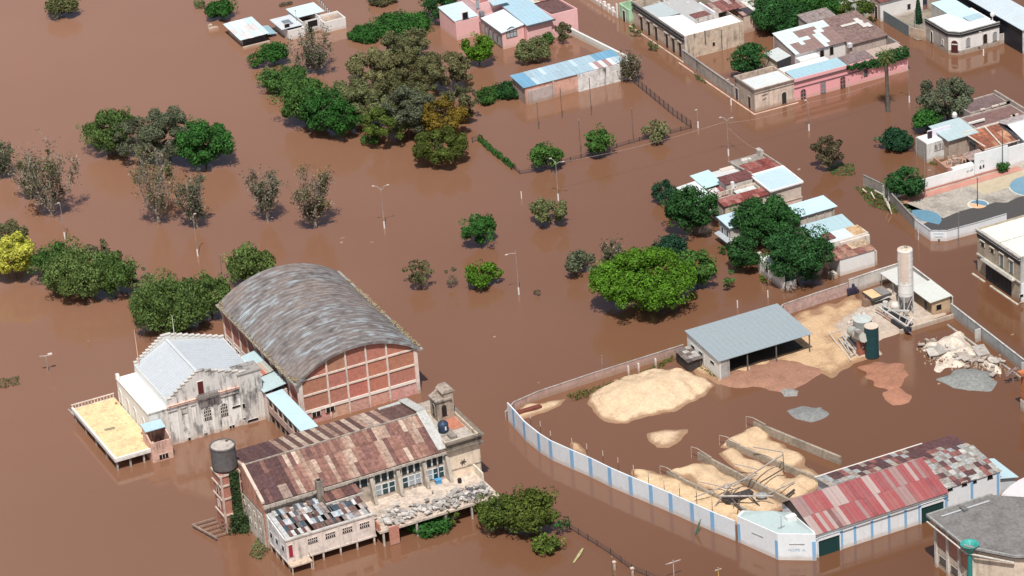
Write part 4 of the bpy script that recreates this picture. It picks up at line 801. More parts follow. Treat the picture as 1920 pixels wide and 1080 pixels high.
    K = [(.13, .065, .07), (.11, .06, .065), (.42, .37, .32), (.40, .42, .42), (.28, .12, .11), (.5, .5, .47)]
    ob('under_roof', MB().prism([(X1+.1, BY0, 4.95), (BX1, BY0, 4.95), (BX1, -109.6, 5.72), (X1+.1, -109.6, 5.72)], (0, 0, .05)), 'rusty_sheet', t3, (.10, .06, .06))
    def cf(i, j, r): return K[0] if (i > 17 and j > 1) else (r.choice(K[2:4]) if r.random() < (.55 if i < 6 or j == 0 else .25) else r.choice(K[:2]+[K[4]]))
    sheets(t3, (BX0-.3, -109.6, 5.8), (BX1-BX0+.3, 0, 0), (0, BY1+109.6, -.85), 26, 4, K, colf=cf, seed=31)
    sheets(t3, (X1+.1, BY0-.2, 5.02), (BX1-X1+.2, 0, 0), (0, -109.6-BY0+.2, .78), 11, 6, K, colf=lambda i, j, r: r.choice([K[3], (.36, .35, .33), K[5], K[4], K[0], (.34, .3, .28)]), seed=33)
    B('gutter', BX0-.3, BX1-6, BY1, BY1+.2, 4.9, 5.1, 'plaster_clean', (.8, .75, .7), t3)
    for px, py in ((1781, 916), (1808, 907), (1826, 902), (1856, 894)): openpx(t3, 'S', BY0-.02, px, py, 1.1, .8, fr=.06)
    for px, py in ((1774, 930), (1822, 915), (1871, 898)): x = min(onS(px, py, BY0)[0], BX1-.25); B('stripe', x-.25, x+.25, BY0-.08, BY0-.012, -1, 4.85, 'plaster_clean', LB, t3)
    t4 = thing('lean_to_roof', 'little pale blue corrugated lean-to at the far end of the brown roofed shed', 'shed', (BX1+.1, BY0, 0)); walls(t4, BX1+.1, BX1+3.5, BY0+.6, BY0+7.5, [3.0, 2.4, 2.4, 3.0], 'plaster_clean', (.6, .65, .68)); roof(t4, BX1+.15, BX1+3.6, BY0+.4, BY0+7.6, [3.4, 2.6, 2.6, 3.4], (.50, .66, .72), seams=.6)
red_shed()
def yard_shed():
    X0, X1, Y0, Y1 = 15.3, 34.6, -55.8, -43.4
    t = thing('silver_shed', 'open-fronted shed with a big smooth silver-grey roof in the yard', 'shed', (X0, Y0, 0))
    walls_ = [(X0, X0+.25, Y0, Y1)]
    ob('wall', MB().prism([(X0, Y0, -1), (X0, Y1, -1), (X0, Y1, 4.8), (X0, Y0, 4.15)], (.25, 0, 0)), 'plaster_clean', t, (.74, .74, .72)); B('wall', X0+.25, X1, Y1-.25, Y1, -1, 4.75, 'dark_metal', (.2, .19, .18), t)  # back wall coloured dark to deepen the shade inside the shed
    ob('wall', MB().prism([(X0+.25, Y0, -1), (X0+2.1, Y0, -1), (X0+2.1, Y0, 4.15), (X0+.25, Y0, 4.15)], (0, .25, 0)), 'plaster', t, (.45, .44, .42))
    roof(t, X0, X1, Y0, Y1, [4.3, 4.3, 5.0, 5.0], (.30, .355, .385), oh=.3, seams=1.1, seamcol=(.29, .345, .375)); 
    for x in (21.2, 27.3, X1-.2): B('post', x-.1, x+.1, Y0, Y0+.2, -1, 4.3, 'dark_metal', (.16, .15, .15), t)
    B('eave_beam', X0, X1, Y0+.22, Y0+.36, 4.0, 4.28, 'dark_metal', (.25, .26, .27), t); B('floor', X0+.3, X1-.4, Y0+2.2, Y1-.3, -.5, .62, 'dark_metal', (.045, .04, .038), t); B('pilaster', X0-.12, X0-.01, -49.9, -49.6, -1, 4.4, 'plaster', (.6, .58, .55), t)  # near-black floor slab added to paint in the shade under the roof
    for y in (-46, -49, -53.4): opening(t, 'W', X0-.02, y+.3, 2.6, 1.5, .5, fr=.06, fcol=(.6, .6, .58))
    t2 = thing('kennel_shack', 'dark tumbledown lean-to against the left wall of the silver shed', 'shack', (12, -48, 0))
    walls(t2, 12.2, 15.0, -49.4, -44.6, 1.9, 'dark_metal', (.05, .045, .045), z0=0); sheets(t2, (11.9, -49.8, 2.15), (3.3, 0, .1), (0, 5.4, .15), 3, 5, [(.16, .13, .12), (.5, .47, .44), (.2, .17, .16), (.1, .08, .08)], jit=.1, seed=4)
    for y in (-49.5, -47.6): B('post', 14.7, 14.8, y, y+.1, 0, 2.1, 'timber', (.2, .15, .12), t2)
yard_shed()
# ground of the yard
g2 = lambda L, z=0: [tuple(G(x, y, z)[:2]) for x, y in L]
grid_sheet('yard_ground', 'sand', (.68, .47, .285), g2([(1265, 676), (1345, 722), (1372, 716), (1400, 722), (1440, 702), (1530, 700), (1560, 712), (1600, 680), (1655, 668), (1640, 640), (1600, 612), (1640, 575), (1600, 555), (1470, 598)]), .45, 1.5, seed=3, rough=.1)
grid_sheet('yard_mud', 'mud', (.36, .19, .13), g2([(1335, 722), (1352, 700), (1412, 680), (1465, 674), (1520, 680), (1545, 694), (1530, 712), (1490, 728), (1478, 742), (1450, 732), (1400, 726)]), .62, 1.2, seed=8, rough=.06)
grid_sheet('sand_pile', 'sand', (.77, .575, .39), g2([(1100, 762), (1104, 740), (1150, 712), (1210, 697), (1270, 690), (1318, 702), (1335, 722), (1322, 745), (1275, 768), (1225, 778), (1155, 798), (1130, 790)]), 3.0, 4.0, seed=4, rough=.17, kind=None, cell=.4, cat='sand pile', label='largest heap of pale yellow sand standing in the flooded yard')
grid_sheet('sand_pile', 'sand', (.77, .575, .39), g2([(1212, 812), (1250, 806), (1300, 800), (1296, 812), (1272, 828), (1256, 842), (1232, 838)]), .4, .9, seed=5, rough=.06, kind=None, cell=.3, cat='sand pile', label='small drowned island of sand in front of the largest heap')
grid_sheet('sand_bank', 'sand', (.80, .56, .35), g2([(1062, 832), (1072, 826), (1102, 842), (1104, 858), (1080, 850)]), .4, .6, seed=6, kind=None, cell=.3, cat='sand', label='little wedge of sand against the inside of the striped wall')
grid_sheet('sand_bank', 'sand', (.80, .58, .36), g2([(1188, 880), (1230, 884), (1300, 905), (1420, 962), (1392, 985), (1320, 978), (1240, 938), (1190, 905)]), .5, .9, seed=7, kind=None, cell=.3, cat='sand', label='long strip of sand between the striped wall and the first bin wall')
grid_sheet('sand_bank', 'sand', (.72, .54, .36), g2([(965, 778), (985, 762), (1060, 748), (1055, 760), (1010, 772), (975, 786)]), .35, .6, seed=9, kind=None, cell=.3, cat='sand', label='dirty sand spit at the left tip of the yard')
grid_sheet('red_gravel_pile', 'mud', (.38, .18, .115), g2([(1602, 688), (1640, 678), (1692, 684), (1700, 705), (1690, 728), (1668, 735), (1650, 730), (1640, 722), (1625, 700)]), 1.0, 1.8, seed=12, rough=.05, kind=None, cell=.35, cat='gravel pile', label='reddish gravel pile in front of the dark green tank')
grid_sheet('red_gravel_pile', 'mud', (.42, .20, .13), g2([(1655, 735), (1685, 728), (1708, 742), (1704, 755), (1675, 760), (1655, 750)]), .5, 1.5, seed=13, rough=.04, kind=None, cell=.35, cat='gravel pile', label='round reddish gravel mound, nearer of the two reddish ones')
grid_sheet('grey_gravel_pile', 'gravel', (.26, .27, .26), g2([(1758, 712), (1790, 694), (1830, 690), (1862, 700), (1872, 716), (1855, 732), (1815, 734), (1790, 726)]), 1.3, 2.4, seed=14, rough=.05, kind=None, cell=.35, cat='gravel pile', label='biggest grey gravel mound, next to the white rubble')
grid_sheet('grey_gravel_pile', 'gravel', (.25, .255, .25), g2([(1475, 770), (1500, 758), (1545, 760), (1552, 775), (1520, 792), (1492, 786)]), .55, 1.4, seed=15, rough=.05, kind=None, cell=.3, cat='gravel pile', label='low grey gravel mound alone in the middle of the yard water')
grid_sheet('grey_gravel_pile', 'gravel', (.30, .30, .28), g2([(1452, 728), (1480, 722), (1504, 732), (1498, 744), (1468, 745)]), .7, 1.2, seed=16, rough=.05, kind=None, cell=.3, cat='gravel pile', label='smallest grey gravel mound at the edge of the brown mud')
grid_sheet('concrete_apron', 'plaster', (.66, .62, .55), g2([(1560, 612), (1590, 590), (1640, 560), (1690, 520), (1772, 560), (1775, 590), (1700, 618), (1668, 632), (1640, 640), (1652, 664), (1600, 676), (1580, 650)]), .55, .4, seed=17, rough=.02, low=.35)
grid_sheet('rubble_bank', 'concrete', (.72, .62, .52), g2([(1735, 645), (1800, 628), (1840, 660), (1880, 690), (1878, 702), (1830, 680), (1790, 688), (1762, 694), (1740, 678), (1752, 662), (1726, 658)]), .75, .9, seed=18, rough=.45, kind=None, cell=.3, low=.9, cat='rubble', label='bank of white concrete waste and sand beside the right boundary wall')
def rubble2():
    r = random.Random(5); t = thing('broken_slabs', 'tilted broken concrete slabs on the white waste bank', 'rubble', G(1790, 655))
    for i in range(70):
        u = r.random(); g = G(1735+u*140+r.gauss(0, 5), 650+u*38+r.gauss(0, 9)); s = r.uniform(.5, 1.6) if i > 3 else r.uniform(2.6, 4); M = Matrix.Rotation(r.uniform(0, 6), 3, 'Z') @ Matrix.Rotation(r.gauss(0, .16), 3, 'X'); k = r.uniform(.34, .62)
        inst('slab', 'plaster', t, (g.x, g.y, .3+.5*r.random()), M @ Vector((s, 0, 0)), M @ Vector((0, s*.6, 0)), M @ Vector((0, 0, .2)), (k, k*.95, k*.88))
    mb = MB()
    for i in range(400): u = r.random(); g = G(1735+u*140+r.gauss(0, 8), 655+u*38+r.gauss(0, 10)); s = r.uniform(.08, .3); mb.box(g.x, g.x+s, g.y, g.y+s, .1, .25+s*.9)
    ob('crumbs', mb, 'plaster', t, (.6, .54, .48), kind='stuff')
rubble2()
# outer walls of the yard
def yard_walls():
    P = [(-24.5, -47.4), (-21.5, -44.8), (-16, -43.6), (-4, -42.9), (15.1, -42.3)]
    t = thing('pink_boundary_wall', 'low pinkish concrete wall along the back of the yard left of the silver shed', 'wall', P[0]); seg_wall(t, P, 1.7, .2, 'plaster', (.50, .34, .30), every=2.2, copc=(.42, .36, .33))
    for px, py in ((1177, 702), (1196, 697), (1228, 688)): g = G(px, py); B('buttress', g.x-.15, g.x+.15, g.y-.5, g.y-.1, 0, 1.9, 'plaster', (.7, .62, .58), t)
    P = [(34.9, -42.2), (38.2, -39.6), (45.9, -39.0), (53.0, -38.7)]
    t = thing('pink_boundary_wall', 'faded pink wall stretch between the silver shed and the paler wall panels', 'wall', P[0]); seg_wall(t, P, 2.4, .2, 'brick_pale', (.50, .34, .31), every=3, copc=(.5, .45, .42))
    P = [(53.2, -38.7), (60, -38.2), (66.0, -38.0)]
    t = thing('grey_boundary_wall', 'pale grey wall behind the tall white silo', 'wall', P[0]); seg_wall(t, P, 3.0, .2, 'plaster', (.66, .62, .58), every=3, copc=(.7, .66, .62))
    P = [(66.2, -38.0), (65.9, -48), (65.6, -55.6)]
    t = thing('grey_boundary_wall', 'wall with double coping behind the little tan hut', 'wall', P[0]); seg_wall(t, P, 3.0, .2, 'plaster', (.66, .63, .59), every=3.4, copc=(.66, .63, .6))
    P = [(64.3, -57.2), (63.8, -70), (63.2, -86), (62.7, -102)]
    t = thing('grey_boundary_wall', 'long grey panel wall running from the tan hut to the right picture edge', 'wall', P[0])
    for i in range(3): seg_wall(t, P[i:i+2], 2.6, .2, 'plaster', (.40, .42, .42), every=2.6, copc=(.56, .55, .53))
    for y in (-68.5, -84, -92): B('buttress', 62.4, 63.6, y-.12, y+.12, -1, 2.6, 'plaster', (.55, .54, .52), t)
    B('kerb', 61.6, 61.9, -101, -60, -.5, .25, 'concrete', (.5, .48, .45), t)
    ob('girder', MB().box(-24, -17.2, -47.4, -46.9, .5, .9).box(-24, -17.2, -46.6, -46.3, .5, .8), 'rust_steel', None, (.22, .07, .05), 'rusty steel girders lying against the left tip of the yard wall', cat='girder')
yard_walls()
def bins():
    specs = [((1250, 893), (1408, 970), 1.0, 'lowest bin wall of the sand bins, nearest the striped wall'), ((1308, 862), (1492, 958), 1.5, 'second bin wall with a curled pipe rail end'), ((1362, 838), (1535, 910), 1.3, 'third bin wall ending behind the brown shed'), ((1412, 805), (1575, 872), 1.6, 'farthest bin wall with the mossy top')]
    for a, b, h, lab in specs:
        A, Bp = G(*a), G(*b); t = thing('bin_wall', lab, 'wall', A, 'sand bin walls'); seg_wall(t, [A, Bp], h, .45, 'concrete', (.40, .34, .27), every=3.2, copc=None)
        d = (Bp-A).normalized(); m = MB().tube([A+Vector((0, 0, -.2))-d*2.2+Vector((0, -.8, 0)), A+Vector((0, 0, h+.5))-d*1.6, A+Vector((0, 0, h+.8)), Bp*.15+A*.85+Vector((0, 0, h+.5))], .09, 5); ob('pipe_rail', m, 'dark_metal', t, (.45, .38, .32))
    sp = [([(1255, 885), (1300, 868), (1320, 866), (1470, 950), (1440, 975), (1400, 965)], 1.7, 2.6, 'sand filling the bin between the two nearest bin walls'), ([(1340, 850), (1372, 838), (1520, 915), (1500, 940), (1440, 920), (1400, 895)], 1.9, 2.2, 'sand heaped in the middle bin'), ([(1368, 835), (1400, 806), (1420, 804), (1445, 818), (1500, 850), (1540, 905), (1510, 905)], .9, 1.6, 'sand running along the third bin wall'), ([(1350, 838), (1412, 800), (1440, 812), (1436, 826), (1400, 840)], 2.2, 2.5, 'tall tongue of sand spilling out of the farthest bin'), ([(1455, 915), (1500, 885), (1540, 905), (1525, 925), (1490, 940), (1462, 935)], 1.6, 2.0, 'sand heap with a wheel ring print against the sheds')]
    for i, (pts, h, e, lab) in enumerate(sp): grid_sheet('sand_pile', 'sand', (.73, .53, .345), g2(pts), h, e, seed=40+i, rough=.2, kind=None, cell=.35, cat='sand pile', label=lab)
    t = thing('loading_machine', 'rusted conveyor and hopper wreck standing in the sand bins', 'machine', G(1360, 945))
    def S(p, q, r=.14, c=(.42, .40, .38)): ob('beam', MB().bar(G(*p), G(*q), r), 'rust_steel', t, c)
    S((1302, 932, 1.5), (1420, 890, 3.5), .16); S((1374, 912, 2.6), (1468, 852, 3.6), .2, (.5, .44, .38)); S((1412, 838, 3), (1468, 848, 3.6), .14); S((1468, 850, 3.6), (1470, 878, 2.6), .14, (.1, .08, .07)); S((1470, 878, 2.5), (1425, 905, 1.8), .16, (.1, .08, .07)); S((1350, 930, 2.4), (1450, 930, 2.8), .2, (.6, .56, .52))
    S((1372, 935, 2), (1400, 965, .6), .2, (.12, .1, .1)); S((1340, 950, .5), (1372, 908, 2.8), .18, (.3, .27, .25)); S((1432, 930, 1.2), (1490, 903, 2), .16); S((1464, 938, .5), (1490, 918, 1.6), .3, (.08, .07, .07)); S((1304, 902, 1.8), (1380, 918, 1.9), .12)
    S((1378, 870, 2), (1420, 880, 2.2), .12); S((1372, 920, 2.8), (1376, 955, .3), .2, (.2, .17, .16)); S((1388, 922, 2.4), (1382, 968, .2), .16, (.12, .1, .1)); S((1402, 925, 2), (1430, 955, .5), .2, (.1, .09, .09))
    g = G(1362, 912, 2.6); ob('drive_wheel', MB().lathe(g.x, g.y, [(.55, 2.4), (.6, 2.6), (.3, 3.0), (.1, 3.1)], 14), 'rust_steel', t, (.45, .4, .36)); g = G(1380, 935, 1)
    ob('hopper', MB().prism([(g.x-2.4, g.y-.7, 1.6), (g.x+3.2, g.y-.7, 1.6), (g.x+2.4, g.y-.7, .6), (g.x-1.6, g.y-.7, .6)], (0, 1.6, 0)), 'dark_metal', t, (.06, .05, .05)); g = G(1428, 934, 1.2); ob('hopper', MB().lathe(g.x, g.y, [(.35, .3), (1.0, 1.7), (1.05, 1.8)], 10), 'concrete', t, (.34, .36, .37))
bins()
def silo():
    g = G(1699, 592); x, y = g.x, g.y; t = thing('cement_silo', 'tall white cement silo on steel legs with a rusty stained left side', 'silo', (x, y, 0))
    top = 14.0; ob('barrel', MB().lathe(x, y, [(.5, 3.0), (1.42, 4.6), (1.42, top), (1.36, top+.1)], 28), 'paint', t, (.80, .79, .77), smooth=False)
    for z in (5.2, 6.9, 8.6, 10.3, 12.0, 13.7): ob('weld_ring', MB().lathe(x, y, [(1.44, z), (1.46, z+.03), (1.46, z+.09), (1.44, z+.12)], 28), 'paint', t, (.62, .60, .58))
    m = MB()
    for k in range(10): a0 = math.radians(195+k*7); m.poly([(x+1.45*math.cos(a), y+1.45*math.sin(a), z) for a, z in ((a0, 7.6+.4*math.sin(k)), (a0+math.radians(7), 7.6+.4*math.sin(k+1)), (a0+math.radians(7), top), (a0, top))])
    ob('rust_stain', m, 'paint', t, (.70, .58, .49)); ob('lid', MB().lathe(x, y, [(1.3, top+.1), (1.0, top+.22), (.3, top+.35)], 28), 'concrete', t, (.7, .58, .48)); ob('top_rail', MB().lathe(x+.2, y, [(.35, top+.2), (.35, top+.6), (.2, top+.65)], 10), 'rust_steel', t, (.4, .33, .28))
    for i in range(4): a = math.pi/4+i*math.pi/2; ob('leg', MB().bar((x+1.5*math.cos(a), y+1.5*math.sin(a), 0), (x+1.35*math.cos(a), y+1.35*math.sin(a), 5), .18), 'dark_metal', t, (.66, .66, .66))
    for i in range(4): a = math.pi/4+i*math.pi/2; b = a+math.pi/2; ob('brace', MB().bar((x+1.5*math.cos(a), y+1.5*math.sin(a), .3), (x+1.38*math.cos(b), y+1.38*math.sin(b), 4.4), .1), 'dark_metal', t, (.55, .55, .55))
    m = MB()
    for s in (-.2, .2): m.tube([(x+1.6, y+s, 0), (x+1.6, y+s, top)], .035, 4)
    for k in range(40): m.bar((x+1.6, y-.2, k*.35), (x+1.6, y+.2, k*.35), .03)
    ob('ladder', m, 'dark_metal', t, (.5, .5, .5))
    # batching machinery
    t = thing('batching_plant', 'tangled conveyor frames, mixer drum and hopper at the foot of the silo', 'machine', G(1670, 600))
    def S(p, q, r=.16, c=(.6, .58, .55)): ob('beam', MB().bar(G(*p), G(*q), r), 'dark_metal', t, c)
    S((1646, 575, 1.6), (1700, 612, 1.4), .3); S((1650, 570, 2), (1712, 604, 1.8), .22); S((1642, 580, 1.4), (1684, 606, 1), .2, (.3, .2, .18)); S((1666, 582, 1.8), (1705, 583, 2), .3); S((1690, 560, 2), (1660, 588, 1.6), .16); S((1640, 566, 1.2), (1668, 556, 2), .2); S((1700, 612, 1.5), (1712, 596, 2), .25)
    S((1672, 600, 1.2), (1704, 622, .8), .5, (.03, .03, .04)); S((1690, 614, .7), (1708, 618, .6), .7, (.025, .025, .04)); S((1658, 580, 1.3), (1700, 600, 1.2), .7, (.05, .05, .06)); S((1684, 588, .8), (1690, 606, .8), .5, (.05, .05, .06)); S((1655, 592, .9), (1710, 626, .7), .12, (.45, .25, .2)); S((1706, 600, .3), (1706, 625, .3), .4, (.02, .02, .05))
    for a, b in (((1652, 586, .3), (1656, 572, 2)), ((1668, 596, .3), (1672, 582, 1.8)), ((1684, 606, .3), (1688, 592, 1.8)), ((1696, 612, .3), (1700, 600, 1.6))): S(a, b, .14)
    g = G(1678, 574, 1.6); ob('mixer_drum', MB().lathe(g.x, g.y, [(.5, .8), (.95, 1.2), (.95, 2.0), (.5, 2.5)], 16), 'paint', t, (.68, .62, .55), smooth=True); g = G(1660, 568, 1.4); ob('motor', MB().lathe(g.x, g.y, [(.5, .6), (.6, 1), (.5, 1.7)], 12), 'paint', t, (.55, .54, .52))
    g = G(1645, 548, 2.4); x, y = g.x, g.y; t = thing('sand_hopper', 'square feed hopper, half filled with sand, on dark legs', 'hopper', (x, y, 0))
    ob('tray', MB().box(x-2.3, x+2.1, y-1.8, y+1.8, 1.9, 2.4), 'dark_metal', t, (.10, .09, .09)); B('sand_fill', x-2.2, x-.1, y-1.7, y+1.7, 2.4, 2.46, 'sand', (.85, .60, .33), t); B('grid_cover', x+.05, x+2.0, y-1.7, y+1.7, 2.4, 2.5, 'dark_metal', (.26, .24, .23), t)
    for a in (-1.8, 1.6):
        for b in (-1.4, 1.4): B('leg', x+a, x+a+.16, y+b, y+b+.16, 0, 1.9, 'dark_metal', (.12, .12, .12), t)
    g = G(1597, 551); x, y = g.x, g.y; t = thing('concrete_mixer', 'small dark machine on two wheels by the back wall', 'machine', (x, y, 0)); ob('body', MB().box(x-1, x+1, y-.4, y+.4, .7, 1.3).box(x+.2, x+.6, y-.2, y+.2, 1.3, 2.0), 'dark_metal', t, (.05, .04, .07))
    for d in (-.9, 0, .9): ob('wheel', MB().prism([(x+d+.42*math.cos(a), y-.7, .6+.42*math.sin(a)) for a in [k*math.pi/6 for k in range(12)]], (0, .25, 0)), 'dark_metal', t, (.04, .035, .06))
silo()
def tanks():
    g = G(1618, 634); t = thing('grey_tank', 'squat pale grey round tank behind the dark green one', 'tank', g); ob('body', MB().lathe(g.x, g.y, [(1.75, 0), (1.75, 3.9), (1.7, 4.0)], 28), 'concrete', t, (.36, .37, .36)); ob('lid', MB().lathe(g.x, g.y, [(1.78, 4.0), (1.78, 4.12), (.2, 4.3)], 28), 'paint', t, (.52, .56, .54))
    g = G(1635, 668); t = thing('green_tank', 'dark green upright tank with a cream lid', 'tank', g); ob('body', MB().lathe(g.x, g.y, [(1.32, .2), (1.32, 6.3)], 28), 'paint', t, (.012, .055, .065)); ob('lid', MB().lathe(g.x, g.y, [(1.35, 6.3), (1.35, 6.42), (1.2, 6.44)], 28), 'paint', t, (.66, .56, .46))
    for z in (2.2, 4.2): ob('weld_ring', MB().lathe(g.x, g.y, [(1.33, z), (1.35, z+.05), (1.33, z+.1)], 28), 'paint', t, (.02, .08, .09))
    ob('rail', MB().tube([(g.x+1.36, g.y-.3, .3), (g.x+1.36, g.y-.3, 6.3)], .04, 5), 'paint', t, (.6, .55, .5)); ob('foot', MB().lathe(g.x, g.y, [(1.4, 0), (1.4, .2)], 24), 'dark_metal', t, (.03, .03, .03))
    g = G(1614, 668); x, y = g.x, g.y; t = thing('brick_red_stack', 'tapering brick-red steel stack with a grey cowl beside the dark green tank', 'chimney', g)
    ob('stack', MB().prism([(x-.7, y-.4, 0), (x+.7, y-.4, 0), (x+.55, y-.4, 4.6), (x-.25, y-.4, 4.6)], (0, 1.0, 0)), 'rust_steel', t, (.40, .15, .10)); ob('cowl', MB().prism([(x-.8, y-.7, 4.4), (x+1.3, y-.7, 4.0), (x+1.3, y-.7, 4.8), (x-.8, y-.7, 5.3)], (0, 1.5, 0)), 'dark_metal', t, (.28, .24, .22)); ob('tag', MB().box(x+.05, x+.45, y-.45, y-.405, 1.8, 2.1), 'paint', t, (.8, .75, .7))
    t2 = thing('drum_dryer', 'fat pale grey inclined drum leading into the brick-red stack', 'machine', G(1600, 640)); a, b = G(1596, 620, 3.0), G(1620, 634, 4.4); ob('drum', MB().tube([a, a.lerp(b, .5), b], [.95, 1.0, .85], 16), 'paint', t2, (.50, .50, .45)); ob('band', MB().tube([a.lerp(b, .4), a.lerp(b, .5)], [1.08, 1.08], 16), 'dark_metal', t2, (.35, .35, .34))
    ob('frame', MB().bar(G(1594, 634, .3), G(1596, 618, 2.6), .2).bar(G(1608, 650, .3), G(1610, 634, 3), .2).bar(G(1590, 632, .5), G(1615, 655, .5), .25), 'dark_metal', t2, (.12, .12, .12))
    t3 = thing('scrap_conveyor', 'fallen grey lattice conveyor lying left of the brick-red stack', 'conveyor', G(1590, 655))
    for p, q in (((1572, 634, .8), (1596, 668, .8)), ((1580, 630, 1), (1602, 662, 1)), ((1590, 634, 1), (1606, 656, .8)), ((1574, 632, .6), (1584, 628, 1)), ((1586, 645, .9), (1597, 652, 1)), ((1595, 668, .6), (1604, 662, 1)), ((1584, 640, .9), (1594, 662, 1.2)), ((1578, 640, .9), (1600, 655, 1.4))): ob('rail', MB().bar(G(*p), G(*q), .2), 'dark_metal', t3, (.52, .50, .47))
    ob('kerb', MB().bar(G(1555, 626, .5), G(1590, 616, .5), .3).bar(G(1555, 626, .5), G(1595, 676, .5), .25), 'plaster', t3, (.74, .68, .6))
    t4 = thing('pump_gear', 'small white pumps and pipes on the slope behind the grey tank', 'machine', G(1600, 605)); 
    for px, py in ((1592, 606), (1600, 598), (1611, 592), (1620, 590)): g = G(px, py, .8); ob('pump', MB().lathe(g.x, g.y, [(.35, .4), (.4, 1.0), (.2, 1.3)], 10), 'paint', t4, (.6, .56, .52))
    ob('pipe', MB().bar(G(1590, 612, .9), G(1630, 596, 1.2), .2).bar(G(1592, 600, .9), G(1628, 590, 1.2), .14).bar(G(1592, 606, .4), G(1593, 622, .4), .16), 'paint', t4, (.58, .48, .42))
    t5 = thing('loader', 'small rusty skip bucket at the lower end of the feed hopper', 'machine', G(1625, 575)); g = G(1626, 570, .8); ob('bucket', MB().prism([(g.x-.9, g.y-.6, .4), (g.x+.7, g.y-.6, .4), (g.x+.9, g.y-.6, 1.6), (g.x-.6, g.y-.6, 1.9)], (0, 1.3, 0)), 'rust_steel', t5, (.30, .2, .15)); ob('arm', MB().bar((g.x+.6, g.y, .8), (g.x+2.2, g.y+.6, 1.8), .25), 'dark_metal', t5, (.3, .28, .26))
tanks()
def hut():
    t = thing('tan_hut', 'little tan hut with flat pale roof in the corner of the batching yard', 'hut', (61, -55.8, 0)); walls(t, 61.2, 65.2, -55.6, -49.0, [3.2, 3.3, 3.4, 3.3], 'plaster', (.58, .42, .27), cols={'W': (.30, .22, .15)}); roof(t, 60.6, 65.3, -55.9, -48.6, [3.3, 3.5, 3.6, 3.4], (.62, .64, .60), oh=.1, seams=0)
    opening(t, 'W', 61.18, -53.4, .3, 1.0, 2.2, name='door', mt='paint', pcol=(.03, .03, .03), fcol=(.3, .22, .15)); opening(t, 'S', -55.62, 62.6, 1.3, 1.1, 1.0, fcol=(.5, .38, .25)); roof(t, 59.6, 65.0, -48.5, -39.4, [2.9, 3.2, 3.2, 2.9], (.60, .60, .57), oh=0, seams=0, name='flat_roof')
    for y in (-48.2, -44, -39.8): B('post', 59.6, 59.75, y-.1, y+.1, 0, 2.9, 'dark_metal', (.3, .28, .26), t)
    B('low_wall', 52.5, 65.5, -58.2, -57.95, -.5, .9, 'plaster', (.66, .60, .52), t)
hut()
def orange_column():
    g = G(1926, 768); x, y = g.x, g.y; t = thing('orange_gantry', 'rusty orange concrete gantry cut by the right picture edge', 'gantry', g); ob('base', MB().box(x-1.1, x+1.4, y-.6, y+.6, -1, 2.2), 'plaster', t, (.6, .54, .46)); ob('column', MB().box(x-1.0, x+.0, y-.5, y+.5, 2.2, 7.4), 'rust_steel', t, (.56, .20, .08)); ob('column', MB().box(x+.4, x+1.3, y-.5, y+.5, 2.2, 7.4), 'rust_steel', t, (.56, .2, .08)); ob('head', MB().box(x-1.6, x+2, y-.7, y+.7, 7.4, 8.0), 'rust_steel', t, (.58, .20, .09))
    mb = MB(); a = G(1899, 696, 2.5); 
    for k in range(14): mb.bar(a+Vector((rnd.gauss(0, .7), rnd.gauss(0, .4), rnd.gauss(0, .3))), a+Vector((rnd.gauss(0, .9), rnd.gauss(0, .5), rnd.gauss(0, .3))), .18)
    mb.box(a.x-.1, a.x+.1, a.y-.1, a.y+.1, -1, 2.4); ob('debris_pole', mb, 'dark_metal', None, (.3, .22, .2), 'post with wreckage snagged on it beside the orange gantry', cat='debris')
orange_column()

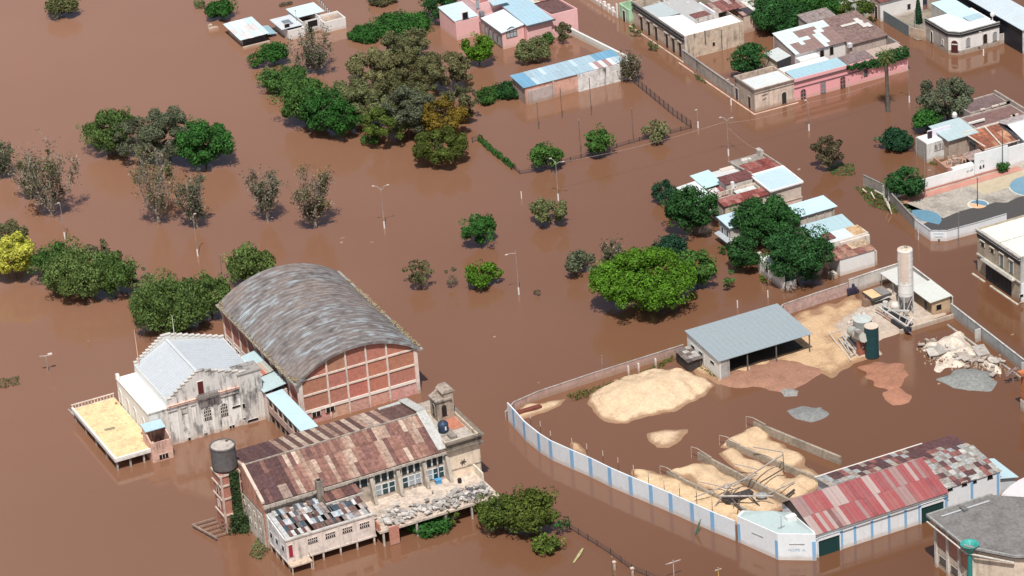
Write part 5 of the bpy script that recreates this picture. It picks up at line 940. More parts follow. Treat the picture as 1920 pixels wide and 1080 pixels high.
# ============================================================ bottom right corner building
def corner_grey():
    X0, X1, Y0, Y1, Z = 13.6, 27.0, -142.9, -131.6, 9.6
    t = thing('grey_roofed_building', 'brick and white building with stained grey flat roof and turquoise rain funnel', 'building', (X0, Y0, 0))
    P = [(X0, Y1), (X0, Y0), (X0+4.6, -149.2), (X0+20, -160), (X0+22, -140), (25.6, Y1)]
    ob('wall', MB().prism([(x+.5 if i in (0, 1) else x, y, -1) for i, (x, y) in enumerate(P)], (0, 0, Z+.2)), 'plaster', t, (.74, .62, .50))
    cx, cy = 24, -143; Q = [(cx+(x-cx)*1.06, cy+(y-cy)*1.06) for x, y in P]; ob('roof', MB().prism([(x, y, Z-.5) for x, y in Q], (0, 0, .35)), 'roof_screed', t, (.22, .21, .205)); 
    for i in (0, 1, 2, 5):
        a, b = Q[i], Q[(i+1) % 6]; ob('parapet', MB().bar((*a, Z), (*b, Z), .35, .4), 'concrete', t, (.36, .36, .35)); ob('ledge', MB().bar((*a, Z-1.2), (*b, Z-1.2), .3, .15), 'plaster', t, (.7, .68, .62)) if i in (0, 1) else None
    for k in range(4):
        y = Y1-.4-k*3.6; B('column', X0+.1, X0+.9, y-.45, y+.15, -1, Z-1.2, 'plaster', (.72, .66, .60), t)
        if k < 3: B('brick_panel', X0+.4, X0+.48, y-3.4, y-.5, 4.2, Z-1.3, 'brickwork', (.48, .23, .17), t); B('spandrel', X0+.35, X0+.47, y-3.4, y-.5, 3.0, 4.1, 'plaster', (.62, .52, .42), t); opening(t, 'W', X0+.44, y-1.95, 1.2, 2.2, 1.4, fcol=(.6, .55, .48), pcol=(.12, .12, .11))
    g = G(1818, 1015, Z); fx, fy = X0-.1, Y0-.2; tf = thing('rain_funnel', 'turquoise ribbed funnel on a turquoise downpipe at the grey roof corner', 'funnel', (fx, fy, 0))
    ob('pipe', MB().lathe(fx, fy, [(.42, -1), (.42, Z-1.2)], 14), 'paint', tf, (.03, .24, .22)); ob('funnel', MB().lathe(fx, fy, [(.45, Z-1.2), (.7, Z-.6), (1.5, Z+.45), (1.55, Z+.5), (1.3, Z+.45), (.3, Z-.5)], 20), 'paint', tf, (.05, .36, .32))
    for k in range(10): a = k*math.pi/5; ob('rib', MB().bar((fx+.35*math.cos(a), fy+.35*math.sin(a), Z-.45), (fx+1.45*math.cos(a), fy+1.45*math.sin(a), Z+.5), .1), 'paint', tf, (.02, .2, .19))
    rm = MB().bar((X0+1.2, Y1-.9, Z), (X0+5, Y1-.9, Z), .3, .12).bar((X0+6.2, Y1-.9, Z), (X0+10.5, Y1-.9, Z), .3, .12); ob('roof_duct', rm, 'paint', t, (.5, .52, .54)); m2 = MB().box(X0+5.1, X0+6.0, Y1-1.6, Y1-.2, Z-.2, Z+.3); ob('vent_box', m2, 'concrete', t, (.2, .2, .2))
    t = thing('white_vaulted_roof', 'whitish curved metal roof cut off by the bottom right corner', 'building', (27, -133, 0)); mb = MB(); n = 12; y0, y1 = -141, -129.5; xa, xb = 27.2, 46
    pr = [(xa+(xb-xa)*i/n, 6.2+3.6*math.sin(math.pi*(i/n)**.7)) for i in range(n+1)]
    for i in range(n): (x, z), (x2, z2) = pr[i], pr[i+1]; mb.prism([(x, y0, z), (x2, y0, z2), (x2, y1, z2), (x, y1, z)], (0, 0, .15))
    ob('roof', mb, 'sheet_metal', t, (.66, .62, .64)); ob('end_wall', MB().prism([(x, y1-.3, z) for x, z in pr]+[(xb, y1-.3, -1), (xa, y1-.3, -1)], (0, -.2, 0)), 'plaster', t, (.34, .38, .38)); ob('side_wall', MB().box(xa, xa+.2, y0, y1-.5, -1, 6.2), 'plaster', t, (.3, .33, .34))
    r = random.Random(3)
    for k in range(5): g = G(1862+k*12, 915+k*3, 6); 
    mb = MB()
    for k in range(40): g = G(r.uniform(1858, 1925), r.uniform(905, 925), 5.5+r.random()); mb.bar(g, g+Vector((r.gauss(0, 1), r.gauss(0, .6), r.gauss(0, .3))), .12)
    ob('scrap_metal', mb, 'rust_steel', None, (.34, .24, .28), 'scrap heap behind the white vaulted roof at the right edge', kind=None, cat='scrap') if 0 else None
    # two storey building on the right edge
    X0, X1, Y0, Y1, Z = 78.2, 96, -59.8, -44.8, 9.6
    t = thing('two_storey_building', 'tan two storey building with dark cornice at the right edge', 'building', (X0, Y0, 0)); walls(t, X0, X1, Y0, Y1, Z, 'plaster', (.46, .39, .30), cols={'S': (.55, .55, .53)})
    B('roof', X0+.26, X1-.26, Y0+.26, Y1-.26, Z-.5, Z-.3, 'plaster_clean', (.72, .72, .66), t); B('roof_joint', X0+.3, X1-.3, -52.0, -51.8, Z-.3, Z-.22, 'concrete', (.55, .54, .5), t); B('roof_joint', 86.2, 86.4, Y0+.3, -52.01, Z-.3, Z-.22, 'concrete', (.55, .54, .5), t)
    c = MB().box(X0-.35, X0-.01, Y0-.1, Y1+.1, 8.9, 9.1).box(X0-.45, X0-.01, Y0-.1, Y1+.1, Z-.15, Z+.1); ob('cornice', c, 'plaster', t, (.5, .48, .45)); ob('frieze', MB().box(X0-.1, X0-.01, Y0, Y1, 9.1, Z-.15).box(X0-.1, X0-.01, Y0, Y1, 7.9, 8.9), 'plaster_ruin', t, (.075, .075, .08))
    for k, (py, glz) in enumerate(((455, 0), (463, 0), (476, 1), (492, 1))):
        y = Y1-2.0-k*3.3; opening(t, 'W', X0-.02, y, 5.0 if glz else 6.6, 1.2, 2.6 if glz else .9, fcol=(.66, .6, .5), pcol=(.16, .2, .22) if glz else (.03, .03, .03), hood=True)
    B('balcony_slab', X0-1.0, X0-.01, Y0+1.5, Y1-2.5, 4.15, 4.4, 'plaster', (.62, .6, .54), t); m = MB()
    for k in range(40): y = Y0+1.7+k*.27; m.box(X0-.96, X0-.9, y, y+.06, 4.4, 4.9)
    ob('balcony_rail', m, 'concrete', t, (.45, .43, .4), kind='stuff'); ob('string_course', MB().box(X0-.25, X0-.01, Y0, Y0+1.4, 4.1, 4.4).box(X0-.25, X0-.01, Y1-2.4, Y1, 4.1, 4.4), 'plaster', t, (.6, .55, .46)); ob('shutter', MB().box(X0-.1, X0-.012, Y0+3.2, Y1-3.0, -1, 3.9), 'paint', t, (.02, .022, .03)); sr = MB()
    for k in range(6): y = Y0+3.4+k*1.5; sr.box(X0-.15, X0-.1, y, y+.18, -1, 3.9)
    ob('shutter_ribs', sr, 'paint', t.children[-1], (.035, .04, .05), kind='stuff'); ob('kerb', MB().box(X0-1.2, X0-.8, Y0-.5, Y1-6, -.3, .18).box(X0-1.2, X0-.8, Y1-4, Y1+.3, -.3, .18), 'concrete', t, (.6, .54, .46)); ob('white_base', MB().box(X0+.1, X1, Y0-.12, Y0-.02, -1, 4.0), 'plaster_clean', t, (.8, .83, .86))
    openpx(t, 'S', Y0-.14, 1915, 554, .8, .5, fr=.05); openpx(t, 'S', Y0-.14, 1915, 571, .8, .9, fr=.05)
corner_grey()

# ============================================================ sports court
def court():
    P = g2([(1655, 365), (1715, 430), (1745, 452), (1776, 452), (1832, 437)]); x1 = 118; y1 = -8.4
    A, Bq, C, D, E = P; poly = [(80.2, y1+.2), (A[0]+.2, A[1]), (Bq[0]+.1, Bq[1]+.2), (C[0]+.1, C[1]+.2), (D[0], D[1]+.2), (E[0], E[1]+.2), (x1, -33), (x1, y1)]
    ob('court_floor', MB().prism([(x, y, -1) for x, y in poly], (0, 0, 1.15)), 'roof_screed', None, (.43, .39, .34), kind='structure')
    t = thing('court_markings', 'blue and orange painted circle and keys on the sports court floor', 'court marking', (94, -19, .15))
    def disc(name, px, py, rx, col, a0=0, a1=360, z=.155, mt='print'):
        g = G(px, py, z); n = 28; ob(name, MB().poly([(g.x, g.y, z)]+[(g.x+rx*math.cos(math.radians(a0+(a1-a0)*k/n)), g.y+rx*math.sin(math.radians(a0+(a1-a0)*k/n)), z) for k in range(n+1)]), mt, t, col)
    wet = [G(*p, .156) for p in ((1716, 431), (1722, 424), (1740, 416), (1752, 413), (1765, 411), (1783, 403), (1800, 396), (1822, 390), (1842, 387), (1866, 379), (1888, 380), (1908, 370), (1925, 366))]; ob('wet_stain', MB().poly([tuple(p) for p in wet]+[(117.5, -32.8, .156), (87, -29.6, .156), (81.5, -29.3, .156), (78.9, -27.6, .156), (78.6, -23, .156)]), 'print', t, (.075, .07, .07))
    disc('circle_rim', 1834, 383, 2.15, (.62, .66, .62)); disc('half_circle', 1834, 383, 1.85, (.14, .26, .36), -60, 120, .162); disc('half_circle', 1834, 383, 1.85, (.72, .46, .28), 120, 300, .162); disc('key', 1722, 412, 4.6, (.13, .27, .37), -62, 82, .17); disc('key', 1940, 348, 5.0, (.17, .31, .41), 0, 360); disc('key_rim', 1940, 348, 5.3, (.6, .6, .5), z=.152)
    ob('painted_border', MB().poly([(82, y1-2.6, .154), (111, y1-2.6, .154), (111, y1-.5, .154), (82, y1-.5, .154)]), 'print', t, (.50, .24, .19)); ob('sandy_patch', MB().poly([(98, y1-8, .153), (117, y1-8, .153), (117, y1-2.8, .153), (98, y1-2.8, .153)]), 'print', t, (.50, .42, .30))
    # walls
    t = thing('court_wall', 'low white wall with blue-grey coping round the corner of the sports court', 'wall', (C[0], C[1], 0)); seg_wall(t, [Bq, C, D, E, (E[0]+7, E[1]+.1)], 2.2, .2, 'plaster_clean', (.78, .82, .86), every=4, copc=(.45, .47, .5))
    t2 = thing('court_wall', 'bare grey rendered wall on the street side of the sports court', 'wall', (A[0], A[1], 0)); seg_wall(t2, [(A[0]-1.0, A[1]+6), A, Bq], 2.3, .2, 'concrete', (.36, .32, .29), every=4.5, copc=(.3, .28, .26)); B('end_pier', A[0]-.6, A[0]-.2, A[1]-1.2, A[1]-.8, -1, 2.5, 'plaster', (.6, .6, .55), t2)
    for k in range(5): p = G(1716+k*13, 440+k*3-(k > 2)*6*(k-2)); 
    n = Vector((C[1]-D[1], D[0]-C[0], 0)).normalized(); dd = (Vector((*D, 0))-Vector((*C, 0))).normalized()
    if n.y > 0: n = -n
    mb = MB(); c = Vector((*C, 0)).lerp(Vector((*D, 0)), .5)+n*.03
    for z, w in ((1.7, .9), (1.45, 1.0), (1.0, 1.0), (.85, .7)): mb.prism([c-dd*w+Vector((0, 0, z)), c+dd*w+Vector((0, 0, z)), c+dd*w+Vector((0, 0, z+.05)), c-dd*w+Vector((0, 0, z+.05))], n*.02)
    ob('painted_lines', mb, 'print', t, (.5, .6, .68)); mb = MB().bar(c+Vector((0, 0, .3))-dd*.2, c+Vector((0, 0, .3))+dd*.2, .25); ob('painted_dot', mb, 'print', t, (.08, .1, .12))
    t3 = thing('mural_wall', 'tall white wall painted with a black head and shoulders stencil', 'wall', (100, y1, 0))
    xa = onS(1828, 330, y1)[0]; xb = onS(1890, 318, y1)[0]; B('wall_panel', xa, xb, y1, y1+.25, -1, 5.2, 'plaster_clean', (.80, .84, .86), t3); B('wall_panel', xb+.1, x1, y1+.02, y1+.27, -1, 4.6, 'plaster_clean', (.78, .80, .82), t3); B('base_band', xa, xb, y1-.06, y1-.01, -1, .7, 'print', (.5, .25, .2), t3)
    cx, cz = onS(1841, 306, y1); ring = MB()
    for k in range(12): a = math.pi*k/11; b = math.pi*(k+1)/11; ring.poly([(cx+.42*math.cos(q)*s, y1-.02, cz+.1+.62*math.sin(q)*s) for q, s in ((a, 1), (b, 1), (b, .8), (a, .8))]) if k < 11 else None
    ob('stencil_head', ring, 'print', t3, (.25, .3, .34)); sh = MB().poly([(cx-.62, y1-.02, cz-1.2), (cx-.2, y1-.02, cz-1.25), (cx-.18, y1-.02, cz-.55), (cx-.5, y1-.02, cz-.4)]).poly([(cx+.2, y1-.02, cz-1.2), (cx+.6, y1-.02, cz-1.1), (cx+.55, y1-.02, cz-.35), (cx+.2, y1-.02, cz-.5)]).poly([(cx-.15, y1-.02, cz-1.2), (cx+.1, y1-.02, cz-1.2), (cx, y1-.02, cz-.8)]); ob('stencil_shoulders', sh, 'print', t3, (.02, .025, .03))
    t4 = thing('white_court_wall', 'long low white wall behind the court with a red painted foot', 'wall', (85, y1, 0)); B('wall_panel', 80.6, xa-.1, y1, y1+.25, -1, 2.9, 'plaster_clean', (.82, .85, .86), t4); B('base_band', 80.6, xa-.1, y1-.06, y1-.01, -1, .55, 'print', (.48, .22, .18), t4); B('step_top', xa-5, xa-.1, y1+.3, y1+1.2, 2.7, 3.2, 'plaster_clean', (.8, .82, .82), t4)
    bl = MB()
    for k in range(6): x = onS(1670+k*6, 388-k*2, y1)[0]; bl.poly([(x, y1-.03, 1.0), (x+.3, y1-.03, 1.0), (x+.15, y1-.03, 2.5), (x-.12, y1-.03, 2.5)])
    ob('painted_bars', bl, 'print', t4, (.02, .025, .04)); gx = onS(1818, 326, y1)[0]; ob('graffiti', MB().bar((gx-.7, y1-.03, 1.9), (gx-.3, y1-.03, 2.1), .2, .15).bar((gx, y1-.03, 1.9), (gx+.8, y1-.03, 2.2), .2, .1), 'print', t4, (.3, .34, .36))
    t5 = thing('broken_fence', 'leaning broken fence panels on the weedy bank at the court corner', 'fence', G(1645, 372)); 
    for p, q in (((1617, 354, 1), (1625, 361, .5)), ((1633, 360, 1.2), (1640, 373, .2)), ((1640, 357, 1.6), (1656, 365, 1.6)), ((1656, 365, 1.6), (1660, 378, .2)), ((1664, 378, 2.2), (1672, 402, .1)), ((1660, 372, 2.3), (1666, 392, .1))): ob('rail', MB().bar(G(*p), G(*q), .2), 'plaster', t5, (.68, .62, .56))
court()

# ============================================================ houses
SKY = (.44, .60, .70)
def houses_top():
    # pink house
    t = thing('pink_house', 'rambling pink house with blue metal roofs at the top of the picture', 'house', (52, 105, 0)); PK = (.80, .47, .46)
    walls(t, 44.4, 50.2, 118.2, 127, [4.4, 4.4, 5, 5], 'plaster_clean', PK); roof(t, 44.5, 50.1, 118.8, 127, [4.5, 4.5, 5, 5], (.55, .68, .74)); openpx(t, 'S', 118.18, 872, 29, 1.3, 1.5, fcol=(.72, .5, .48))
    walls(t, 50.4, 56.5, 119.2, 132, 7.0, 'plaster_clean', PK); openpx(t, 'S', 119.18, 895, 8, .8, 2.2, fcol=(.7, .5, .48), pcol=(.3, .33, .36)); opening(t, 'S', 119.17, 51.6, .0, 1.6, 2.6, name='door', mt='paint', fcol=(.3, .15, .13)); roof(t, 53.6, 57.5, 117.2, 122, [6.6, 6.6, 7.2, 7.2], (.42, .58, .66), oh=.1)
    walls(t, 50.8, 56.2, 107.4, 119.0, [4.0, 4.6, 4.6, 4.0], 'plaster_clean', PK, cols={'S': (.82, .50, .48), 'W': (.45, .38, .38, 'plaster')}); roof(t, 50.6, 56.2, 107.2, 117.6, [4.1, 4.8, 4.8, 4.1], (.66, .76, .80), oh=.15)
    openpx(t, 'S', 107.35, 959, 60, 2.4, 2.4, arch=True, fcol=(.15, .1, .1), pcol=(.4, .45, .48), bars=(2, 1))
    for k in range(4): opening(t, 'W', 50.78, 109+k*2.2, .4, 1.7, 2.5, arch=True, fcol=(.12, .09, .09), pcol=(.3, .34, .36))
    walls(t, 56.4, 62.6, 106.3, 126, [4.9, 4.9, 5.8, 5.8], 'plaster_clean', PK); roof(t, 56.4, 62.6, 105.9, 127, [5.0, 5.0, 5.9, 5.9], (.38, .55, .65)); 
    walls(t, 62.9, 69.5, 106.8, 121, [5.6, 5.6, 4.6, 4.6], 'plaster_clean', PK, cols={'S': (.84, .50, .50)}); roof(t, 63.1, 69.3, 107.2, 117, [4.9, 4.9, 4.5, 4.5], (.16, .09, .09), oh=0, mt='rusty_sheet'); sheets(t, (63.1, 117.1, 4.75), (6.2, 0, 0), (0, 9, .3), 6, 1, [(.6, .4, .3), (.7, .62, .55), (.5, .25, .18)], seed=3)
    B('fascia', 56.3, 63.4, 105.6, 105.8, 4.6, 4.95, 'dark_metal', (.1, .1, .12), t); openpx(t, 'S', 106.78, 1020, 38, 1.0, .6, fr=.08, fcol=(.6, .4, .4)); B('water_box', 50.5, 51.5, 117.6, 118.6, 4.6, 5.5, 'dark_metal', (.2, .2, .22), t); B('chimney', 57.6, 58.5, 119.5, 120.5, 5.4, 6.6, 'plaster', (.75, .6, .55), t)
    t = thing('long_blue_roofed_shed', 'long low shed with patched blue roof beside the wire-fenced field', 'shed', (41, 77, 0)); walls(t, 41.4, 65.6, 77.0, 83.2, [4.0, 4.0, 4.5, 4.5], 'plaster', (.68, .40, .31), cols={'W': (.4, .3, .28)})
    BR = [(.36, .49, .58)]*7+[(.46, .57, .64), (.5, .62, .68)]
    sheets(t, (40.9, 76.7, 4.15), (25.0, 0, 0), (0, 6.8, .55), 23, 2, BR, mt='sheet_metal', colf=lambda i, j, r: (.17, .36, .52) if (i > 17 and j == 1) or i < 3 else ((.40, .25, .25) if i in (17, 19) and j == 0 else ((.66, .68, .68) if i in (16, 18, 20) and j == 0 else r.choice(BR))), seed=2)
    B('white_facade', 54.0, 66.2, 76.6, 76.95, -1, 4.05, 'plaster_ruin', (.78, .76, .74), t); B('end_pier', 65.7, 66.4, 76.3, 77.6, -1, 4.4, 'plaster_clean', (.8, .78, .76), t); B('pilaster', 47.9, 48.3, 76.7, 76.95, -1, 4.0, 'plaster', (.6, .45, .4), t); B('wall_stub', 42, 47.8, 76.7, 76.95, -1, 3.2, 'plaster', (.5, .42, .4), t)
    t = thing('white_garden_wall', 'long pale wall from the pink house down to the blue-roofed shed', 'wall', (66, 84, 0)); a, b = G(1162, 103), G(1056, 56); seg_wall(t, [(a.x-.3, 84.2), (b.x, b.y), (b.x-.2, 119)], 1.6, .5, 'plaster_clean', (.70, .73, .70), every=4)
    # two shacks in the water
    t = thing('tin_shack', 'low shack sunk to its eaves with a crooked whitish tin roof', 'shack', (2, 143, 0)); walls(t, 2.6, 8.2, 143.6, 152.6, [1.6, 1.6, 1.8, 1.8], 'plaster', (.62, .58, .52), cols={'S': (.05, .05, .06, 'dark_metal')}); B('porch_step', 2.0, 8.6, 142.2, 142.8, -.5, .35, 'plaster', (.66, .58, .5), t)
    sheets(t, (1.6, 142.6, 1.95), (7.2, 0, .1), (0, 10.4, .5), 6, 3, [(.62, .74, .78), (.72, .76, .78), (.66, .62, .62), (.58, .72, .78)], jit=.1, seed=6, mt='sheet_metal'); roof(t, 8.9, 11.3, 144.5, 149.6, [1.0, .7, .9, 1.2], (.30, .45, .52), oh=0)
    t = thing('white_shack', 'straggling white shack with several small flat roofs at the top edge', 'shack', (12, 141, 0)); W_ = (.76, .74, .72)
    walls(t, 12.6, 16.6, 140.6, 148.5, 2.4, 'plaster_clean', W_); roof(t, 11.6, 16.4, 141.6, 148.4, 2.6, (.60, .64, .68), oh=.2); B('roof_panel', 13.2, 15, 143, 146, 2.78, 2.86, 'paint', (.18, .22, .26), t); openpx(t, 'S', 140.58, 538, 48, 1.2, .9, fcol=(.7, .68, .66)); walls(t, 16.8, 21.5, 142.2, 150.5, 3.0, 'plaster', W_); roof(t, 16.8, 23.4, 145, 151, 3.1, (.62, .76, .80), oh=.2); walls(t, 21.2, 26.6, 139.8, 144.6, 2.6, 'plaster_clean', W_); B('roof', 21.6, 26.2, 140.2, 144.2, 1.9, 2.1, 'roof_screed', (.5, .38, .3), t); openpx(t, 'S', 139.78, 586, 44, 2.4, 1.5, fcol=(.7, .7, .7)); opening(t, 'S', 142.18, 18.6, 0, 1.0, 2.0, name='door', mt='paint', fcol=(.5, .48, .46))
    f = thing('post_fence', 'line of whitewashed fence posts running past the white shack to the top edge', 'fence', G(622, 35))
    for k in range(12): g = G(622-k*3.6, 36-k*4.2); B('post', g.x-.12, g.x+.12, g.y-.12, g.y+.12, -1, 1.6, 'plaster', (.7, .6, .55), f)
    for k in range(11): g = G(622-k*3.6, 36-k*4.2); g3 = G(622-(k+1)*3.6, 36-(k+1)*4.2); ob('rail', MB().bar(g+Vector((.3, .2, 1)), g3+Vector((.3, .2, 1)), .35), 'dark_metal', f, (.1, .07, .07))
    for k, (px, py) in enumerate(((507, 67), (519, 65), (530, 62), (543, 58), (555, 62))): g = G(px, py); ob('stump', MB().box(g.x-.15, g.x+.15, g.y-.15, g.y+.15, -.5, .5), 'plaster', None, (.72, .5, .38), ORD[k]+' stubby post top from the left, below the white shack', cat='post', group='stubby post tops below the white shack')
    g = G(400, 55); ob('boat_wreck', MB().prism([(g.x-1.2, g.y-.4, 0), (g.x+1.2, g.y-.5, 0), (g.x+.9, g.y+.5, 0), (g.x-1.1, g.y+.4, 0)], (0, 0, .5)).prism([(g.x-.9, g.y+1.0, 0), (g.x+.2, g.y+.9, 0), (g.x, g.y+1.6, 0)], (0, 0, .9)), 'plaster', None, (.74, .6, .5), 'pale broken hull floating left of the tin shack', cat='wreck')
    # grey arcaded corner building
    X0, X1, Y0, Y1, Z = 81.6, 96.5, 78.6, 103, 5.6
    t = thing('arcaded_corner_building', 'old grey corner building with black cornice and arched doors along the street', 'building', (X0, Y0, 0)); walls(t, X0, X1, Y0, Y1, Z, 'plaster_ruin', (.60, .50, .40), cols={'W': (.56, .46, .37, 'plaster'), 'S': (.64, .52, .41, 'plaster_ruin')})
    ob('cornice', MB().box(X0-.4, X0-.01, Y0+.2, Y1, Z-.9, Z-.55).box(X0-.5, X0-.01, Y0+.2, Y1, Z-.1, Z+.12), 'plaster_ruin', t, (.16, .15, .15)); ob('frieze', MB().box(X0-.12, X0-.01, Y0+.2, Y1, Z-1.6, Z-.9).box(X0-.12, X0-.01, Y0+.2, Y1, Z-.55, Z-.1), 'plaster_ruin', t, (.10, .10, .11))
    for k, yy in enumerate((80.8, 83.9, 87.0, 92.0, 95.5, 99.0)): opening(t, 'W', X0-.02, yy, 0, 1.25, 3.3, arch=True, name='door', mt='paint', fcol=(.5, .43, .36), pcol=(.05, .035, .035), fmt='plaster', fr=.2); B('hood', X0-.35, X0-.01, yy-.9, yy+.9, 3.55, 3.75, 'plaster', (.6, .55, .48), t)
    B('kerb', X0-1.3, X0-1.0, Y0-1, Y1, -.5, .12, 'concrete', (.62, .5, .4), t); B('corner_pier', X0-.05, X0+.5, Y0-.12, Y0-.01, -1, Z, 'plaster', (.66, .60, .53), t)
    ob('roof', MB().prism([(X0+.2, Y0+.3, Z-.3), (X1-.4, Y0+.3, Z-.3), (X1-.4, 83.5, Z-.3), (X0+5.6, 83.5, Z-.3), (X0+5.6, 90, Z-.3), (X0+.2, 91.5, Z-.3)], (0, 0, .25)), 'plaster_clean', t, (.84, .86, .86)); B('roof', X0+.2, X0+7, 91.6, 99.5, Z-.5, Z-.3, 'sheet_metal', (.46, .52, .54), t); B('roof', X0+5.7, X0+12, 84.5, 99.5, Z-.45, Z-.26, 'sheet_metal', (.46, .46, .46), t)
    B('wall', X0+5.7, X0+11.4, 83.6, 83.9, 3, Z+1.0, 'plaster_ruin', (.5, .45, .42), t); B('courtyard_roof', X0+7, X0+11, 86.3, 89.3, Z-.24, Z-.1, 'rusty_sheet', (.22, .10, .09), t); B('white_upstand', X0+11.0, X0+11.4, 85, 92, Z-.24, Z+.9, 'plaster_clean', (.8, .82, .84), t)
    sheets(t, (X0+11.6, 85.5, Z+.1), (7, 0, 0), (0, 5.6, .4), 7, 2, [(.24, .10, .09), (.45, .35, .32), (.28, .12, .11), (.5, .42, .4)], seed=9); openpx(t, 'S', Y0-.03, 1338, 82, .6, .8, fcol=(.6, .5, .42), fr=.05); openpx(t, 'S', Y0-.03, 1357, 95, .3, .3, fcol=(.6, .5, .42), fr=.05); openpx(t, 'S', Y0-.03, 1336, 100, .4, .3, fcol=(.6, .5, .42), fr=.05)
    x = onS(1322, 75, Y0)[0]; B('downpipe', x-.1, x+.1, Y0-.2, Y0-.02, 2.6, 5.8, 'dark_metal', (.15, .13, .13), t); x = onS(1353, 80, Y0)[0]; B('downpipe', x-.08, x+.08, Y0-.2, Y0-.02, .2, 5.0, 'dark_metal', (.2, .18, .16), t); x = onS(1376, 65, Y0)[0]
    # jumble behind it
    t = thing('ruined_outhouses', 'jumble of low ruined white and grey rooms cut by the top edge', 'outbuilding', (96, 100, 0))
    walls(t, 89, 97, 100, 108, 4.4, 'plaster_ruin', (.7, .68, .65)); B('roof', 89.3, 96.7, 100.3, 107.7, 3.7, 3.9, 'roof_screed', (.45, .4, .36), t); walls(t, 97.2, 103.5, 99, 108, 5.2, 'plaster_ruin', (.55, .5, .45)); sheets(t, (97, 92, 5.0), (7, 0, .1), (0, 6.8, .4), 6, 2, [(.5, .5, .48), (.25, .12, .1), (.6, .6, .6), (.3, .28, .26)], seed=10); walls(t, 97, 104, 91.5, 98.8, 4.8, 'plaster', (.6, .54, .48)); walls(t, 99.5, 105.5, 84, 91, 4.2, 'plaster', (.66, .5, .42)); sheets(t, (99.3, 83.8, 4.3), (6.5, 0, .1), (0, 7.4, .3), 6, 2, [(.6, .62, .6), (.45, .3, .26), (.66, .64, .6), (.06, .06, .08)], seed=13); openpx(t, 'S', 99.98, 1228, 10, .8, .8)
    for px, py in ((1236, 10), (1255, 14), (1272, 6), (1290, 12)): g = G(px, py, 4.6); B('broken_pier', g.x-.4, g.x+.3, g.y-.3, g.y+.3, 4.3, 5.6, 'plaster_ruin', (.66, .6, .56), t)
    t = thing('mint_gatehouse', 'narrow mint green gateway next to the arcaded building', 'gate', (81, 104, 0)); walls(t, 80.8, 84.0, 103.6, 108.4, 3.6, 'plaster', (.46, .70, .48)); opening(t, 'W', 80.78, 106, 0, 1.2, 2.6, name='door', mt='paint', fcol=(.7, .72, .65)); B('gate_post', 80.2, 80.6, 108.6, 109.0, -1, 3.4, 'plaster_clean', (.75, .7, .66), t)
    t = thing('white_balustrade', 'low white wall topped with square piers along the upper street', 'wall', (81, 110, 0)); 
    P = [(80.6, 109.2), (80.2, 128)]; seg_wall(t, P, 1.1, .3, 'plaster_clean', (.78, .72, .68), every=5)
    for k in range(7): B('pier', 80.1, 80.7, 110.5+k*2.1, 111.1+k*2.1, -1, 1.9, 'plaster_clean', (.8, .76, .72), t)
    walls(t, 82, 94, 121.5, 130, 3.4, 'plaster_clean', (.82, .83, .84)) if 0 else None
    t = thing('white_flat_house', 'white flat-roofed house cut by the top edge above the street', 'house', (81.5, 122, 0)); walls(t, 81.6, 96, 121.0, 132, 3.6, 'plaster_clean', (.8, .8, .8)); roof(t, 81.8, 95.8, 121.2, 132, 3.6, (.76, .80, .83), seams=0)
houses_top()
